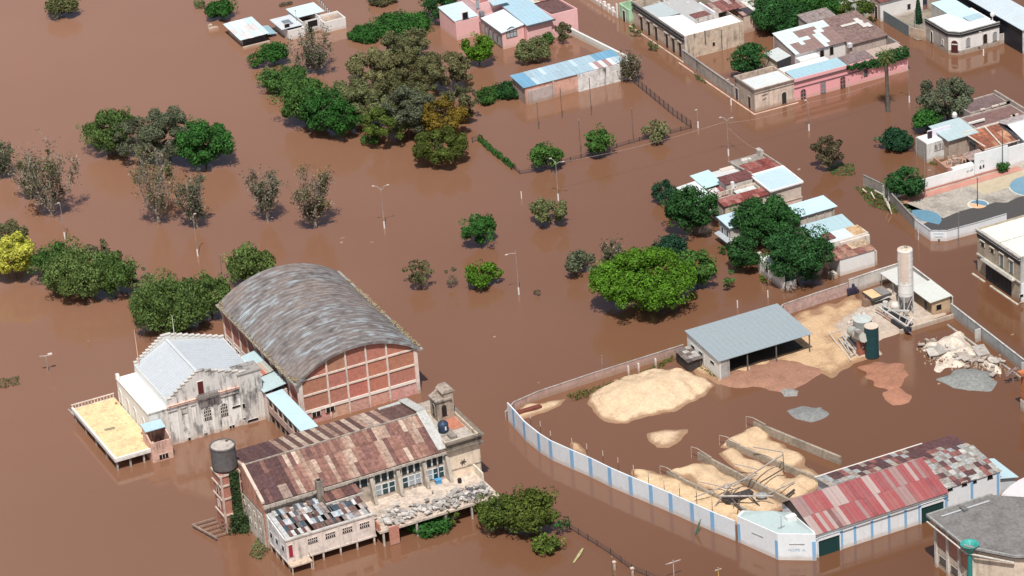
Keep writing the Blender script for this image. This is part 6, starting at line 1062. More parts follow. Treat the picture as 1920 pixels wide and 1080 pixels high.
def houses_right():
    # peeling street corner with the long pink facade
    t = thing('grey_street_wall', 'old grey yard wall between the arcaded building and the peeling corner house', 'wall', (80.2, 66, 0)); seg_wall(t, [(80.7, 78.4), (80.4, 66.5), (80.3, 54.5)], 2.7, .3, 'plaster_ruin', (.42, .37, .33), every=4.2, copc=(.35, .31, .29))
    t = thing('brick_privy', 'tiny broken brick outhouse behind the grey street wall', 'outbuilding', (84.5, 58, 0)); walls(t, 84.2, 88.2, 57.6, 60.2, [2.0, 2.4, 2.4, 2.0], 'brickwork', (.42, .22, .17)); roof(t, 84.2, 88.2, 57.8, 60.2, [2.1, 2.5, 2.5, 2.1], (.4, .26, .22), mt='rusty_sheet', oh=0)
    X0, X1, Y0, Y1, Z = 80.4, 90.0, 45.4, 54.3, 5.2
    t = thing('peeling_corner_house', 'unpainted stained corner house with whitish roof at the street crossing', 'house', (X0, Y0, 0)); walls(t, X0, X1, Y0, Y1, Z, 'plaster_ruin', (.66, .52, .42), cols={'W': (.46, .38, .32, 'plaster_ruin'), 'S': (.74, .60, .50, 'plaster')}); B('roof', X0+.3, X1-.3, Y0+.3, Y1-2.6, Z-.4, Z-.15, 'plaster_clean', (.62, .65, .66), t)
    ob('cornice', MB().box(X0-.2, X1, Y0-.25, Y0-.01, Z-.3, Z-.05).box(X0-.25, X0-.01, Y0, Y1, Z-.3, Z-.05).box(X0-.1, X1, Y0-.1, Y0-.01, Z-1.1, Z-.95), 'plaster_ruin', t, (.22, .19, .17)); openpx(t, 'S', Y0-.02, 1470, 183, 1.1, 2.6, arch=True, name='door', mt='paint', fcol=(.6, .5, .44), pcol=(.03, .035, .03)); opening(t, 'W', X0-.02, Y0+2.4, -.2, 1.1, 2.9, name='door', mt='paint', fcol=(.45, .38, .32), pcol=(.05, .02, .03)); opening(t, 'W', X0-.02, Y1-1.0, -.2, 1.2, 2.9, name='door', mt='paint', fcol=(.6, .55, .5), pcol=(.05, .05, .07)); ob('kerb', MB().box(X0-1.0, X0-.7, Y0-.9, 78, -.5, .12).box(X0-1.0, X1+.4, Y0-1.2, Y0-.9, -.5, .12), 'concrete', t, (.74, .52, .42)); x = onS(1432, 178, Y0)[0]; ob('stain_moulding', MB().bar((x-.5, Y0-.06, 3.4), (x+.9, Y0-.06, 3.5), .12).bar((x-.4, Y0-.06, 2.4), (x+.6, Y0-.06, 2.7), .1), 'plaster_ruin', t, (.2, .16, .14))
    x1 = 118.5; t = thing('long_pink_facade', 'long salmon pink street facade with tall narrow doors and ivy at its far end', 'building', (X1+.1, Y0, 0)); PK = (.84, .40, .42)
    walls(t, X1+.05, x1, Y0+.05, 50.2, 5.0, 'plaster_clean', (.7, .5, .48), cols={'S': PK}); ob('cornice', MB().box(X1+.05, x1, Y0-.2, Y0+.04, 4.1, 4.45).box(X1+.05, x1, Y0-.12, Y0+.04, 2.95, 3.05), 'plaster', t, (.16, .09, .10)); ob('cornice', MB().box(X1+.05, x1, Y0-.1, Y0+.04, 4.46, 5.15), 'plaster_clean', t, (.84, .44, .46))
    roof(t, X1+.5, 103.5, Y0+.5, 50.1, [4.8, 4.8, 5.1, 5.1], (.36, .54, .62), oh=0); roof(t, 103.6, 110.5, Y0+.5, 50.1, [4.8, 4.8, 5.1, 5.1], (.25, .19, .19), oh=0, mt='rusty_sheet'); roof(t, 110.6, x1-.3, Y0+.5, 50.1, [4.7, 4.7, 4.9, 4.9], (.46, .36, .3), oh=0, seams=0)
    for px, py in ((1506, 178), (1543, 163), (1580, 154)): openpx(t, 'S', Y0+.03, px, py, 1.15, 2.7, arch=True, name='door', mt='paint', fcol=(.5, .22, .22), pcol=(.05, .06, .065) if px != 1543 else (.22, .26, .29), fr=.1, bars=(1, 2))
    openpx(t, 'S', Y0+.03, 1623, 137, .9, 1.5, fcol=(.5, .25, .25), pcol=(.08, .09, .1)); rg = np.random.RandomState(4); n = 2600; X = rg.uniform(103, x1, n)**1.0; lowz = 4.3-1.5*np.clip((X-103)/9, 0, 1)*(1-.5*np.clip((X-112)/6, 0, 1)); Zz = rg.uniform(0, 1, n)*(5.0-lowz)+lowz+.2*np.sin(X*3); Yv = Y0-.15-abs(rg.normal(size=n))*.3; C = np.stack([X-(X1+.1), Yv-Y0, Zz], 1)
    C2 = np.stack([rg.uniform(111, 118.6, 500)-(X1+.1), rg.uniform(-.3, 1.2, 500), 5.0+abs(rg.normal(size=500))*.25], 1); C = np.vstack([C, C2]); V = leaf_mesh(C, np.tile([0, -.6, .7], (len(C), 1)), .42, rg); me = mesh_quads('ivy', V); me.materials.append(MATS['leaf']); o = bpy.data.objects.new('ivy', me); COL.objects.link(o); o.parent = t; o.color = (*GREEN['dark'], 1)
    # patched roof house behind
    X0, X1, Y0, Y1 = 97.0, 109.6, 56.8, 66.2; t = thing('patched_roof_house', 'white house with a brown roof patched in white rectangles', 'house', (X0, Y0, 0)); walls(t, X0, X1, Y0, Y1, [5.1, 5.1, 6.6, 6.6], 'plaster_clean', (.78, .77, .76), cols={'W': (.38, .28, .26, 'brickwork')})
    ob('under_roof', MB().prism([(X0, Y0-.3, 5.2), (X1, Y0-.3, 5.2), (X1, Y1, 6.6), (X0, Y1, 6.6)], (0, 0, .06)), 'rusty_sheet', t, (.2, .12, .11)); BRN = (.27, .175, .16); WP = (.62, .72, .72)
    def cp(i, j, r):
        if i == 0 or j == 6 or (i < 4 and j in (4, 5)) or (i < 6 and j == 3) or (i == 3 and j == 2): return WP
        if i in (7, 8) and j in (0, 1, 2, 3) and not (i == 8 and j == 0): return WP
        if (i in (8, 9) and j == 4) or (i >= 9 and j == 5): return WP
        return BRN
    sheets(t, (X0-.2, Y0-.5, 5.28), (X1-X0+.3, 0, 0), (0, Y1-Y0+.7, 1.55), 12, 7, [BRN], colf=cp, seed=3, mt='sheet_metal', jit=.02)
    for px, py, w, h in ((1541, 102, 1.0, 2.0), (1559, 95, .9, 1.8), (1518, 106, .5, 1.4)): openpx(t, 'S', Y0-.02, px, py, w, h, fcol=(.6, .56, .5), name='door', mt='paint', pcol=(.015, .012, .012))
    walls(t, X1+.1, 119, 55.2, 68, [4.8, 4.8, 6.0, 6.0], 'plaster', (.55, .45, .4)); roof(t, X1+.1, 119, 55.0, 68, [4.9, 4.9, 6.1, 6.1], (.25, .17, .155), mt='rusty_sheet', seams=0); sheets(t, (X1+2.6, 62.4, 5.85), (5.5, 0, 0), (0, .9, .09), 6, 1, [(.62, .6, .55)], seed=1, mt='sheet_metal', name='patch_sheet'); sheets(t, (X1+6.6, 60, 5.65), (1.2, 0, 0), (0, 4.6, .42), 1, 5, [(.64, .62, .6)], seed=1, mt='sheet_metal', name='patch_sheet'); sheets(t, (X1+7.8, 59.6, 5.6), (1.0, 0, 0), (0, 2, .2), 1, 2, [(.64, .62, .6)], seed=1, mt='sheet_metal', name='patch_sheet')
    roof(t, 107, 114, 67, 72.5, [5.9, 5.9, 6.5, 6.5], (.30, .25, .24), mt='rusty_sheet', seams=0); walls(t, 107, 114, 67, 72.5, [5.7, 5.7, 6.3, 6.3], 'plaster', (.4, .35, .32)); ob('street_wall', MB().box(119.1, 119.5, 50.3, 74, -1, 4.6), 'concrete', t, (.34, .31, .29)); B('water_tank', 109.2, 110.1, 54.6, 55.4, 4.4, 5.3, 'paint', (.7, .7, .7), t)
    t = thing('cream_cottage', 'small cream cottage with a grey roof beside the dark yard tree', 'house', (94, 60, 0)); walls(t, 93.6, 97.0-.1, 58.6, 64, [3.6, 4.1, 4.1, 3.6], 'plaster', (.72, .62, .46), cols={'S': (.05, .05, .06)}); roof(t, 93.4, 96.8, 58.6, 64, [3.7, 4.2, 4.2, 3.7], (.56, .60, .60), oh=.1); opening(t, 'W', 93.58, 61, 1.2, .6, .9, fr=.06)
    t = thing('white_yard_blocks', 'plain white box rooms filling the yard behind the pink facade', 'outbuilding', (92, 52, 0)); walls(t, 91.5, 103, 50.6, 54.6, 4.0, 'plaster_clean', (.82, .81, .80)); B('roof', 91.7, 102.8, 50.8, 54.4, 3.9, 4.06, 'plaster_clean', (.82, .82, .82), t); walls(t, 97, 102, 54.8, 56.7, 4.4, 'plaster_clean', (.8, .79, .78)); B('roof', 97.2, 101.8, 54.9, 56.6, 4.3, 4.45, 'plaster_clean', (.8, .8, .8), t)
    # white corner building
    X0, X1, Y0, Y1, Z = 130.4, 142.3, 46.0, 57.2, 5.4; t = thing('white_chamfered_building', 'white corner building with cut corner, dark cornice and arched openings', 'building', (X0, Y0, 0))
    Q = [(X0, Y1), (X0, Y0+1.9), (X0+1.9, Y0), (X1, Y0), (X1, Y1)]; ob('wall', MB().prism([(x, y, -1) for x, y in Q], (0, 0, Z+.6)), 'plaster_clean', t, (.80, .78, .76)); S = [(X0+.5, Y1-.3), (X0+.5, Y0+2.2), (X0+2.2, Y0+.5), (X1-.4, Y0+.5), (X1-.4, Y0+4.5), (X0+7, Y0+4.2), (X0+5.5, Y1-.3)]; ob('roof', MB().prism([(x, y, Z-.4) for x, y in S], (0, 0, .22)), 'plaster_clean', t, (.82, .84, .83))
    for i in range(3):
        a, b = Vector((*Q[i], 0)), Vector((*Q[i+1], 0)); d = (b-a).normalized(); n = Vector((d.y, -d.x, 0)); 
        if n.x+n.y > 0: n = -n
        for z0, z1, pr, cc in ((Z-1.1, Z-.45, .14, (.05, .05, .055)), (Z-.45, Z-.3, .35, (.2, .19, .19)), (Z-.3, Z+.05, .16, (.1, .1, .1)), (Z+.05, Z+.2, .3, (.45, .45, .44))): ob('cornice', MB().prism([a+n*.01+Vector((0, 0, z0)), b+n*.01+Vector((0, 0, z0)), b+n*.01+Vector((0, 0, z1)), a+n*.01+Vector((0, 0, z1))], n*pr), 'plaster', t, cc)
        ob('grey_dado', MB().prism([a+n*.01+Vector((0, 0, -1)), b+n*.01+Vector((0, 0, -1)), b+n*.01+Vector((0, 0, 1.1 if i else 4.2)), a+n*.01+Vector((0, 0, 1.1 if i else 4.2))], n*.04), 'plaster', t, (.46, .42, .37))
    for px, py in ((1815, 79), (1847, 72), (1865, 68)): openpx(t, 'S', Y0-.07, px, py, 1.05, 2.2, arch=True, fcol=(.7, .68, .66), pcol=(.32, .33, .34) if px != 1847 else (.03, .02, .02))
    opening(t, 'W', X0-.07, 54.6, .6, .8, 2.6, arch=True, fcol=(.78, .76, .74)); opening(t, 'W', X0-.07, 50.2, 1.4, .9, 1.4, arch=True, pcol=(.6, .58, .55), mt='plaster')
    a, b = Vector((*Q[1], 0)), Vector((*Q[2], 0)); c = a.lerp(b, .5); d = (b-a).normalized(); n = Vector((d.y, -d.x, 0)); n = -n if n.x+n.y > 0 else n; o = [c+n*.06+d*u+Vector((0, 0, v+.5)) for u, v in arcpts(1.5, 2.9)]; ob('door', MB().prism(o, n*.03), 'paint', t, (.08, .02, .02)); ob('fanlight', MB().prism([c+n*.1+d*u+Vector((0, 0, 2.4+v)) for u, v in ((-.7, 0), (.7, 0), (.7, .25), (-.7, .25))], n*.05), 'paint', t, (.7, .7, .7)); o2 = [c+n*.02+d*u+Vector((0, 0, v+.5)) for u, v in arcpts(2.0, 3.2)]; ob('door_frame', MB().prism(o2, n*.03), 'plaster_clean', t, (.8, .78, .76))
    roof(t, X0+5.6, 141.6, Y0+5.0, 64, [4.9, 4.9, 5.2, 5.2], (.56, .72, .80), oh=0, seams=1.0); walls(t, X0+5.6, 141.6, Y1+.1, 64, 4.9, 'plaster', (.6, .56, .52)); roof(t, X0+7, X1-.8, Y0+4.3, Y0+7, [5.2, 5.2, 5.3, 5.3], (.40, .55, .62), oh=0)
    g = G(1861, 33, 6); ob('antenna_ball', MB().lathe(g.x, g.y, [(.1, 5), (.1, 6.2), (.5, 6.5), (.5, 7.0), (.15, 7.3)], 12), 'paint', None, (.75, .72, .7), 'round white water ball on a stalk behind the white corner building', cat='water tank')
    t = thing('long_grey_roof_shed', 'long dark-sided shed with pale sky grey roof at the top right', 'shed', (143.4, 39, 0)); walls(t, 143.6, 149.6, 38.6, 75, [5.6, 6, 6, 5.6], 'plaster', (.5, .5, .5), cols={'W': (.02, .02, .03, 'dark_metal'), 'S': (.7, .72, .74)}); roof(t, 143.4, 149.8, 38.4, 75, [5.8, 6.2, 6.2, 5.8], (.55, .63, .68), oh=.2)
    t = thing('grey_yard_fence', 'blue-grey sheet fence and gate right of the white corner building', 'fence', (142.5, 46, 0)); seg_wall(t, [(142.5, 46.2), (144.6, 46.0)], 2.4, .15, 'plaster', (.62, .58, .54)); seg_wall(t, [(144.8, 45.9), (151.3, 45.4)], 2.6, .1, 'sheet_metal', (.32, .42, .46), every=2.1); seg_wall(t, [(151.5, 45.5), (156, 45.2)], 3.6, .2, 'plaster_clean', (.76, .76, .76)); ob('yard_floor', MB().poly([(142.4, 46.3, .12), (150, 46.3, .12), (150, 75, .12), (142.4, 75, .12)]), 'roof_screed', t, (.2, .17, .14))
    t = thing('slate_street_fence', 'dark slate sheet fence left of the white corner building', 'fence', (127.8, 62, 0)); seg_wall(t, [(128.4, 71.8), (128.4, 61.2)], 2.7, .1, 'sheet_metal', (.15, .19, .21), every=1.8); seg_wall(t, [(128.6, 61.0), (130.2, 57.4)], 2.4, .2, 'plaster', (.56, .44, .34)); B('white_return', 130.4, 134.6, 57.3, 57.6, -1, 4.8, 'plaster_clean', (.8, .79, .8), t); ob('yard_floor', MB().poly([(128.8, 58, .12), (140, 58, .12), (140, 72, .12), (128.8, 72, .12)]), 'roof_screed', t, (.3, .26, .21))
    t = thing('red_porch_house', 'white house with a dark red roof edge at the very top right', 'house', (128, 73, 0)); walls(t, 127.9, 139, 72.2, 82, [4.6, 4.6, 5.4, 5.4], 'plaster_clean', (.8, .78, .77), cols={'W': (.5, .36, .32)}); roof(t, 128, 139, 72.0, 82, [4.7, 4.7, 5.4, 5.4], (.24, .09, .08), mt='rusty_sheet'); openpx(t, 'S', 72.18, 1704, 12, .8, 1.2, fcol=(.6, .6, .6)); opening(t, 'W', 127.88, 74, .2, 1.2, 3, name='door', mt='paint', pcol=(.03, .02, .02)); walls(t, 120.4, 127.6, 76, 86, 4.6, 'plaster', (.55, .62, .50)); roof(t, 120.4, 127.6, 76, 86, 4.7, (.4, .38, .36), seams=0); walls(t, 140, 143, 64.5, 72, 5.6, 'plaster', (.6, .5, .42)); roof(t, 139, 142.8, 72.5, 80, 5.2, (.25, .2, .2), seams=0)
    g = G(1722, 44); t = thing('cypress', 'narrow dark cypress inside the slate fenced yard', 'tree', g); rg = np.random.RandomState(2); h = 6.5; n = 3000; z = rg.uniform(.2, h, n); r_ = .95*(1-z/h)**.7*rg.uniform(.6, 1.05, n); a = rg.uniform(0, 6.28, n); C = np.stack([r_*np.cos(a), r_*np.sin(a), z], 1); V = leaf_mesh(C, np.stack([np.cos(a), np.sin(a), np.full(n, .3)], 1), .34, rg); me = mesh_quads('crown', V); me.materials.append(MATS['leaf']); o = bpy.data.objects.new('crown', me); COL.objects.link(o); o.parent = t; o.color = (*GREEN['blue'], 1)
    # tangled houses by the court
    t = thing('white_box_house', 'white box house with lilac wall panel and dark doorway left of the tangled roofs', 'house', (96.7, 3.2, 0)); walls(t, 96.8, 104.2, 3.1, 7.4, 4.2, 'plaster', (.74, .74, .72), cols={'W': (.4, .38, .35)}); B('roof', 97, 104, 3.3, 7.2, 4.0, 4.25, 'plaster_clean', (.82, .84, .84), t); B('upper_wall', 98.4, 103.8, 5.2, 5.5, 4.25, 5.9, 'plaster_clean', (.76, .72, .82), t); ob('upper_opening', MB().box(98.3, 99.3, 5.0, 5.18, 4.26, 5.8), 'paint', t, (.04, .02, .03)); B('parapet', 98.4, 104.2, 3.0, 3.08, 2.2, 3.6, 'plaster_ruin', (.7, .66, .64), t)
    t = thing('steel_blue_roof_house', 'house with a tilted steel blue roof over a dark veranda', 'house', (101, 1, 0)); walls(t, 100.9, 107.4, 1.2, 7.6, [4.6, 4.6, 5.2, 5.2], 'plaster', (.45, .36, .3)); roof(t, 100.4, 107.8, .6, 8.2, [4.8, 4.9, 5.4, 5.3], (.44, .55, .58), oh=0); roof(t, 105.2, 109.4, -1.6, 1.0, [3.7, 3.9, 4.3, 4.1], (.40, .54, .56), oh=0); walls(t, 105.4, 109.2, -1.4, .5, 3.5, 'plaster', (.12, .1, .1)); B('rear_edge', 108, 112, 4.8, 5.2, 5.0, 5.4, 'plaster_clean', (.75, .74, .7), t)
    r = random.Random(8); t = thing('brick_ruin_yard', 'half fallen brick yard walls and rubble below the steel blue roof', 'ruin', (100, -2, 0)); seg_wall(t, [(98.2, 2.9), (97.6, -3.4), (103, -4.6)], 1.0, .3, 'brickwork', (.48, .24, .17), every=2); ob('rubble_floor', MB().box(98.5, 105, -4.2, 1.0, -1, .5), 'brickwork', t, (.36, .22, .17))
    for k in range(40): s = r.uniform(.3, 1.0); M = Matrix.Rotation(r.uniform(0, 6), 3, 'Z'); g_ = r.uniform(.3, .6); inst('broken_block', 'plaster', t, (r.uniform(98.6, 107), r.uniform(-5, 1), r.uniform(.3, .9)), M @ Vector((s, 0, 0)), M @ Vector((0, s*.6, 0)), Vector((0, 0, r.uniform(.3, 1))), (g_, g_*.75, g_*.62))
    t = thing('rusty_gable_house', 'house with orange rusted gable roof framed in white edges', 'house', (105, -5, 0)); walls(t, 105.6, 113.2, -5.4, 2.0, [3.6, 3.6, 4.3, 4.3], 'plaster', (.6, .5, .44)); sheets(t, (105.0, -5.8, 3.9), (8.2, 0, 0), (0, 7.6, 1.1), 8, 3, [(.42, .16, .09), (.36, .13, .08), (.50, .26, .16), (.3, .12, .08)], seed=5); B('verge', 104.9, 105.2, -5.9, 1.9, 4.9, 5.05, 'plaster', (.7, .6, .5), t); ob('verge', MB().bar((105, -5.9, 4.2), (113.4, -5.9, 4.2), .2).bar((105, 1.9, 5.2), (113.4, 1.9, 5.2), .25).bar((109, -5.9, 4.25), (110, 1.9, 5.2), .25), 'plaster', t, (.72, .66, .58)); roof(t, 101, 105.5, -6.6, -3.4, [3.0, 3.2, 3.4, 3.2], (.4, .3, .27), oh=0, mt='rusty_sheet'); B('post', 101.2, 101.4, -6.5, -6.3, -1, 3, 'paint', (.6, .58, .56), t); B('dark_porch', 102.0, 105.5, -4.2, -3.6, -1, 3, 'dark_metal', (.03, .02, .02), t)
    t = thing('brown_flat_roofs', 'dark brown flat roofs with broken parapets behind the rusty gable', 'house', (110, 8, 0)); walls(t, 108.5, 121, 3.0, 9.2, 4.8, 'plaster_ruin', (.5, .42, .38)); B('roof', 108.8, 120.7, 3.3, 8.9, 4.3, 4.5, 'roof_screed', (.22, .13, .12), t); walls(t, 111.5, 121, 9.6, 15.5, 5.0, 'plaster_ruin', (.45, .38, .35)); B('roof', 111.8, 120.7, 9.9, 15.2, 4.6, 4.8, 'roof_screed', (.19, .13, .13), t); B('parapet', 121.1, 121.5, -6, 15.5, -1, 5.6, 'concrete', (.4, .34, .3), t)
    for k in range(8): x = 108.5+r.random()*12; y = r.choice([3.1, 9.3]); B('broken_coping', x, x+r.uniform(.6, 1.8), y, y+.4, 5.0, 5.3, 'plaster', (.66, .58, .5), t)
    g = G(1790, 218, 5); ob('white_jar_tank', MB().lathe(g.x, g.y, [(.3, 4.6), (.55, 4.9), (.55, 5.5), (.3, 5.9)], 12), 'paint', None, (.78, .77, .75), 'little round white roof tank above the steel blue roof', cat='water tank')
    t = thing('white_gable_roof', 'bright whitish gable roof cut by the right picture edge', 'house', (113.5, -6, 0)); walls(t, 113.8, 122, -7.4, 2.4, 4.6, 'plaster', (.7, .7, .7)); roof(t, 113.6, 121, -7.4, -1.6, [4.7, 4.7, 5.9, 5.9], (.74, .80, .84), seams=0); roof(t, 113.6, 121, -1.4, 2.9, [5.9, 5.9, 4.9, 4.9], (.52, .46, .46), mt='rusty_sheet', seams=.8)
    for k in range(60): pass
houses_right()
def houses_mid():
    # courtyard houses
    t = thing('courtyard_house', 'cluster of low rooms round a courtyard with red, white and blue roofs', 'house', (47.8, -.4, 0)); GC = (.66, .56, .48)
    walls(t, 47.6, 57.8, -.2, 5.8, [4.6, 4.6, 5.0, 5.0], 'plaster_ruin', GC, cols={'S': (.62, .52, .42, 'plaster_ruin')}); walls(t, 57.9, 64.9, -.6, 7.0, [5.3, 5.3, 5.6, 5.6], 'plaster', GC); B('base_band', 57.9, 65.0, -.72, -.62, -1, 2.3, 'plaster', (.72, .56, .48), t); B('string_course', 57.9, 65.1, -.85, -.73, 2.3, 2.5, 'plaster', (.62, .5, .42), t)
    roof(t, 57.9, 65.0, -.7, 7.0, [5.4, 5.5, 5.9, 5.8], (.48, .62, .70), oh=.1, seams=0); 
    for a, b in (((57.7, -.9, 5.6), (65.2, -.9, 5.7)), ((65.2, -.9, 5.7), (65.2, 7.2, 6.1)), ((57.7, 7.2, 6.0), (65.2, 7.2, 6.1)), ((57.7, -.9, 5.6), (57.7, 7.2, 6.0))): ob('coping', MB().bar(a, b, .3, .3), 'plaster_clean', t, (.82, .80, .78))
    RR = [(.26, .065, .055), (.30, .09, .08), (.22, .06, .055), (.36, .15, .13)]
    sheets(t, (47.3, -.5, 4.8), (10.4, 0, 0), (0, 3.2, .35), 10, 2, RR, seed=3); B('yard_floor', 48, 57.6, 3.2, 5.6, 3.6, 3.8, 'roof_screed', (.5, .45, .42), t); sheets(t, (52.8, 3.4, 4.3), (4.6, 0, 0), (0, 2.2, .1), 5, 2, [(.66, .66, .66), (.55, .64, .62), (.7, .66, .66)], mt='sheet_metal', seed=4)
    walls(t, 51.6, 57.6, 6.2, 9.4, 5.8, 'plaster', (.62, .56, .52)); sheets(t, (51.2, 6.0, 6.0), (6.8, 0, 0), (0, 3.6, .3), 6, 1, [(.17, .07, .07), (.2, .08, .08)], seed=8); opening(t, 'S', 6.18, 53.4, 3.9, .6, 1.2, fcol=(.8, .78, .76)); B('white_pier', 52.5, 53.1, 5.6, 6.15, 3.8, 6.4, 'plaster_clean', (.8, .78, .77), t); walls(t, 44.6, 51.4, 6.6, 13.6, [3.8, 3.8, 4.3, 4.3], 'plaster', (.74, .70, .68)); walls(t, 51.7, 58, 9.6, 15.2, 4.2, 'plaster', (.6, .55, .5))
    roof(t, 44.2, 48.4, 6.4, 13.6, [3.9, 4.2, 4.6, 4.3], (.66, .72, .72), oh=.1); roof(t, 48.5, 52.6, 9.4, 15.6, [4.7, 4.9, 5.2, 5.0], (.50, .70, .74), oh=.1); sheets(t, (48.2, 5.4, 4.1), (3.4, 0, 0), (0, 3.8, .3), 4, 2, RR+[(.7, .66, .66)], seed=7); roof(t, 52.7, 58.2, 9.8, 15.2, [4.5, 4.5, 4.7, 4.7], (.60, .62, .62), oh=0); B('roof_strip', 55, 58.6, 14.2, 15.4, 4.8, 5.0, 'sheet_metal', (.72, .6, .54), t)
    walls(t, 58.2, 65.4, 7.4, 16.6, [5.2, 5.2, 5.0, 5.0], 'plaster', (.55, .48, .42)); sheets(t, (58.6, 7.6, 5.4), (6.9, 0, 0), (0, 6.0, .1), 7, 2, RR, seed=5); roof(t, 58.2, 65.0, 13.8, 16.8, [4.9, 4.9, 5.1, 5.1], (.33, .29, .26), seams=0, mt='roof_screed'); ob('roof_junk', MB().box(60, 61.2, 14.4, 15.2, 5.2, 5.8).box(61.5, 62.3, 14.8, 15.6, 5.2, 5.6).box(60.6, 61.8, 15.5, 16.2, 5.2, 5.5), 'plaster', t, (.7, .66, .6)); B('gable_stub', 64.6, 65.6, 15.6, 17.4, 4.8, 6.3, 'plaster_ruin', (.5, .45, .4), t); ob('coping', MB().bar((58.1, 16.9, 5.2), (58.2, 7.4, 6.2), .25), 'plaster_ruin', t, (.45, .4, .35)); ob('coping', MB().bar((65.6, 7.2, 5.8), (65.5, 16, 5.6), .25), 'plaster_ruin', t, (.45, .4, .35))
    t = thing('blue_roofed_house', 'grey house with faded blue roof half hidden by the dark trees', 'house', (44, -9, 0)); walls(t, 44.0, 56, -8.8, -4.4, [4.5, 4.5, 4.8, 4.8], 'plaster', (.55, .52, .48), cols={'W': (.42, .43, .44)}); roof(t, 43.8, 56.2, -9.0, -4.2, [4.6, 4.6, 5.0, 5.0], (.50, .65, .74)); opening(t, 'W', 43.98, -5.6, 1.6, .9, 1.8, fcol=(.6, .6, .6)); opening(t, 'W', 43.98, -7.6, 1.6, .9, 1.8, fcol=(.6, .6, .6)); walls(t, 43.6, 47, -11.4, -9.0, [2.1, 2.1, 2.3, 2.3], 'plaster', (.64, .62, .58)); roof(t, 42.8, 43.9, -9.4, -4.2, [1.7, 2.0, 2.0, 1.7], (.42, .46, .5), oh=0)
    t = thing('pale_blue_box', 'long box building with clean pale blue roof right of the dark crown', 'building', (57, -13, 0)); walls(t, 55.6, 65.4, -12.8, -8.4, 4.8, 'plaster', (.60, .54, .48)); roof(t, 55.2, 65.6, -13.0, -8.0, [4.9, 5.0, 5.2, 5.1], (.54, .72, .80)); pm = MB()
    for k in range(5): B('pilaster', 57+k*2, 57.3+k*2, -12.95, -12.82, 2.6, 4.7, 'plaster', (.52, .46, .4), t)
    t = thing('teal_roof_workshop', 'workshop with teal sheet roof and a pink brown annex in front', 'workshop', (56, -26, 0)); walls(t, 55.4, 64.2, -22.2, -17.4, [4.4, 4.4, 4.9, 4.9], 'plaster', (.66, .6, .56)); roof(t, 55.4, 64.4, -22.4, -17.2, [4.5, 4.5, 5.1, 5.1], (.40, .55, .60)); walls(t, 57.2, 65.0, -26.4, -22.5, 4.9, 'plaster', (.72, .66, .6)); roof(t, 56.6, 61.9, -26.0, -22.4, [4.7, 4.7, 4.9, 4.9], (.62, .70, .72), oh=.1); roof(t, 62, 64.9, -26.0, -22.4, [4.7, 4.7, 4.9, 4.9], (.62, .42, .24), oh=0, mt='rusty_sheet'); roof(t, 56.3, 58.4, -25.2, -22.8, [5.05, 5.05, 5.2, 5.2], (.20, .08, .08), oh=0, mt='rusty_sheet'); B('front_wall', 58.4, 65.0, -26.9, -26.45, -1, 4.6, 'plaster', (.72, .64, .58), t)
    t = thing('rust_roof_annex', 'low white annex with rust streaked roof by the yard wall', 'outbuilding', (55, -31.4, 0)); walls(t, 55.6, 63.4, -31.2, -27.2, 3.5, 'plaster_clean', (.80, .78, .75), cols={'S': (.82, .81, .80, 'plaster_clean')}); sheets(t, (54.6, -31.4, 3.6), (9.0, 0, 0), (0, 4.4, .5), 9, 2, [(.28, .12, .10), (.24, .10, .09), (.5, .36, .24), (.32, .15, .12)], seed=6, colf=lambda i, j, r: (.58, .44, .30) if j == 1 and i > 4 else r.choice([(.28, .12, .10), (.24, .10, .09), (.36, .2, .15)])); B('end_post', 63.6, 64.1, -31, -27, -1, 3.0, 'plaster', (.6, .54, .46), t); B('lower_block', 53.6, 54.8, -31.6, -30.0, -1, 1.0, 'plaster', (.6, .55, .48), t)
    t = thing('lone_white_wall', 'lone white house front standing under the biggest dark tree', 'wall', (43.5, -22, 0)); B('wall_panel', 43.3, 43.7, -30.6, -21.6, -1, 3.6, 'plaster', (.80, .79, .76), t); B('end_pier', 43.2, 43.9, -21.5, -20.8, -1, 4.3, 'plaster', (.6, .56, .52), t); B('roof_stub', 43.8, 48, -26, -21.2, 3.0, 3.2, 'plaster_clean', (.75, .77, .78), t); opening(t, 'W', 43.28, -24.4, 1.6, .9, 1.2, fcol=(.7, .7, .68)); B('wall_panel', 43.8, 46, -30.9, -30.65, -1, 1.8, 'plaster', (.72, .7, .66), t)
houses_mid()

# ============================================================ lamps, poles and fences
def lamp(px, py, top, arms, label, name='street_lamp'):
    g = G(px, py); h = up_h(g.x, g.y, top); t = thing(name, label, 'street lamp', g, 'street lamps in the water'); x, y = g.x, g.y
    ob('base_band', MB().lathe(x, y, [(.16, -1), (.16, 1.5)], 8), 'paint', t, (.82, .80, .77)); ob('pole', MB().tube([(x, y, 1.5), (x-.05, y, h)], [.09, .055], 7), 'concrete', t, (.40, .33, .29))
    for dx, dy, dz in arms:
        e = Vector((x+dx, y+dy, h+dz)); ob('arm', MB().tube([(x, y, h-.6), (x+dx*.5, y+dy*.5, h+dz*.7), e], .045, 5), 'dark_metal', t, (.5, .46, .42)); ob('lamp_head', MB().box(e.x-.26, e.x+.26, e.y-.1, e.y+.1, e.z-.04, e.z+.08), 'paint', t, (.66, .60, .55))
lamp(721, 428, 352, [(-1.4, .6, .5), (1.4, -.4, .4)], 'white footed lamp post with two arms, left of the lone round tree')
lamp(973, 552, 470, [(-1.8, .5, -.6)], 'lamp post with one drooping arm behind the silver shed')
lamp(1047, 376, 303, [(-.5, 1.4, .3), (1.2, -.9, 0)], 'lamp post rising behind the pale green tree')
lamp(371, 480, 404, [(.5, .3, .1)], 'brown leaning pole with white foot by the bare trees')
lamp(1705, 192, 128, [(-.9, 1.2, .4)], 'white lamp post right of the tall palm')
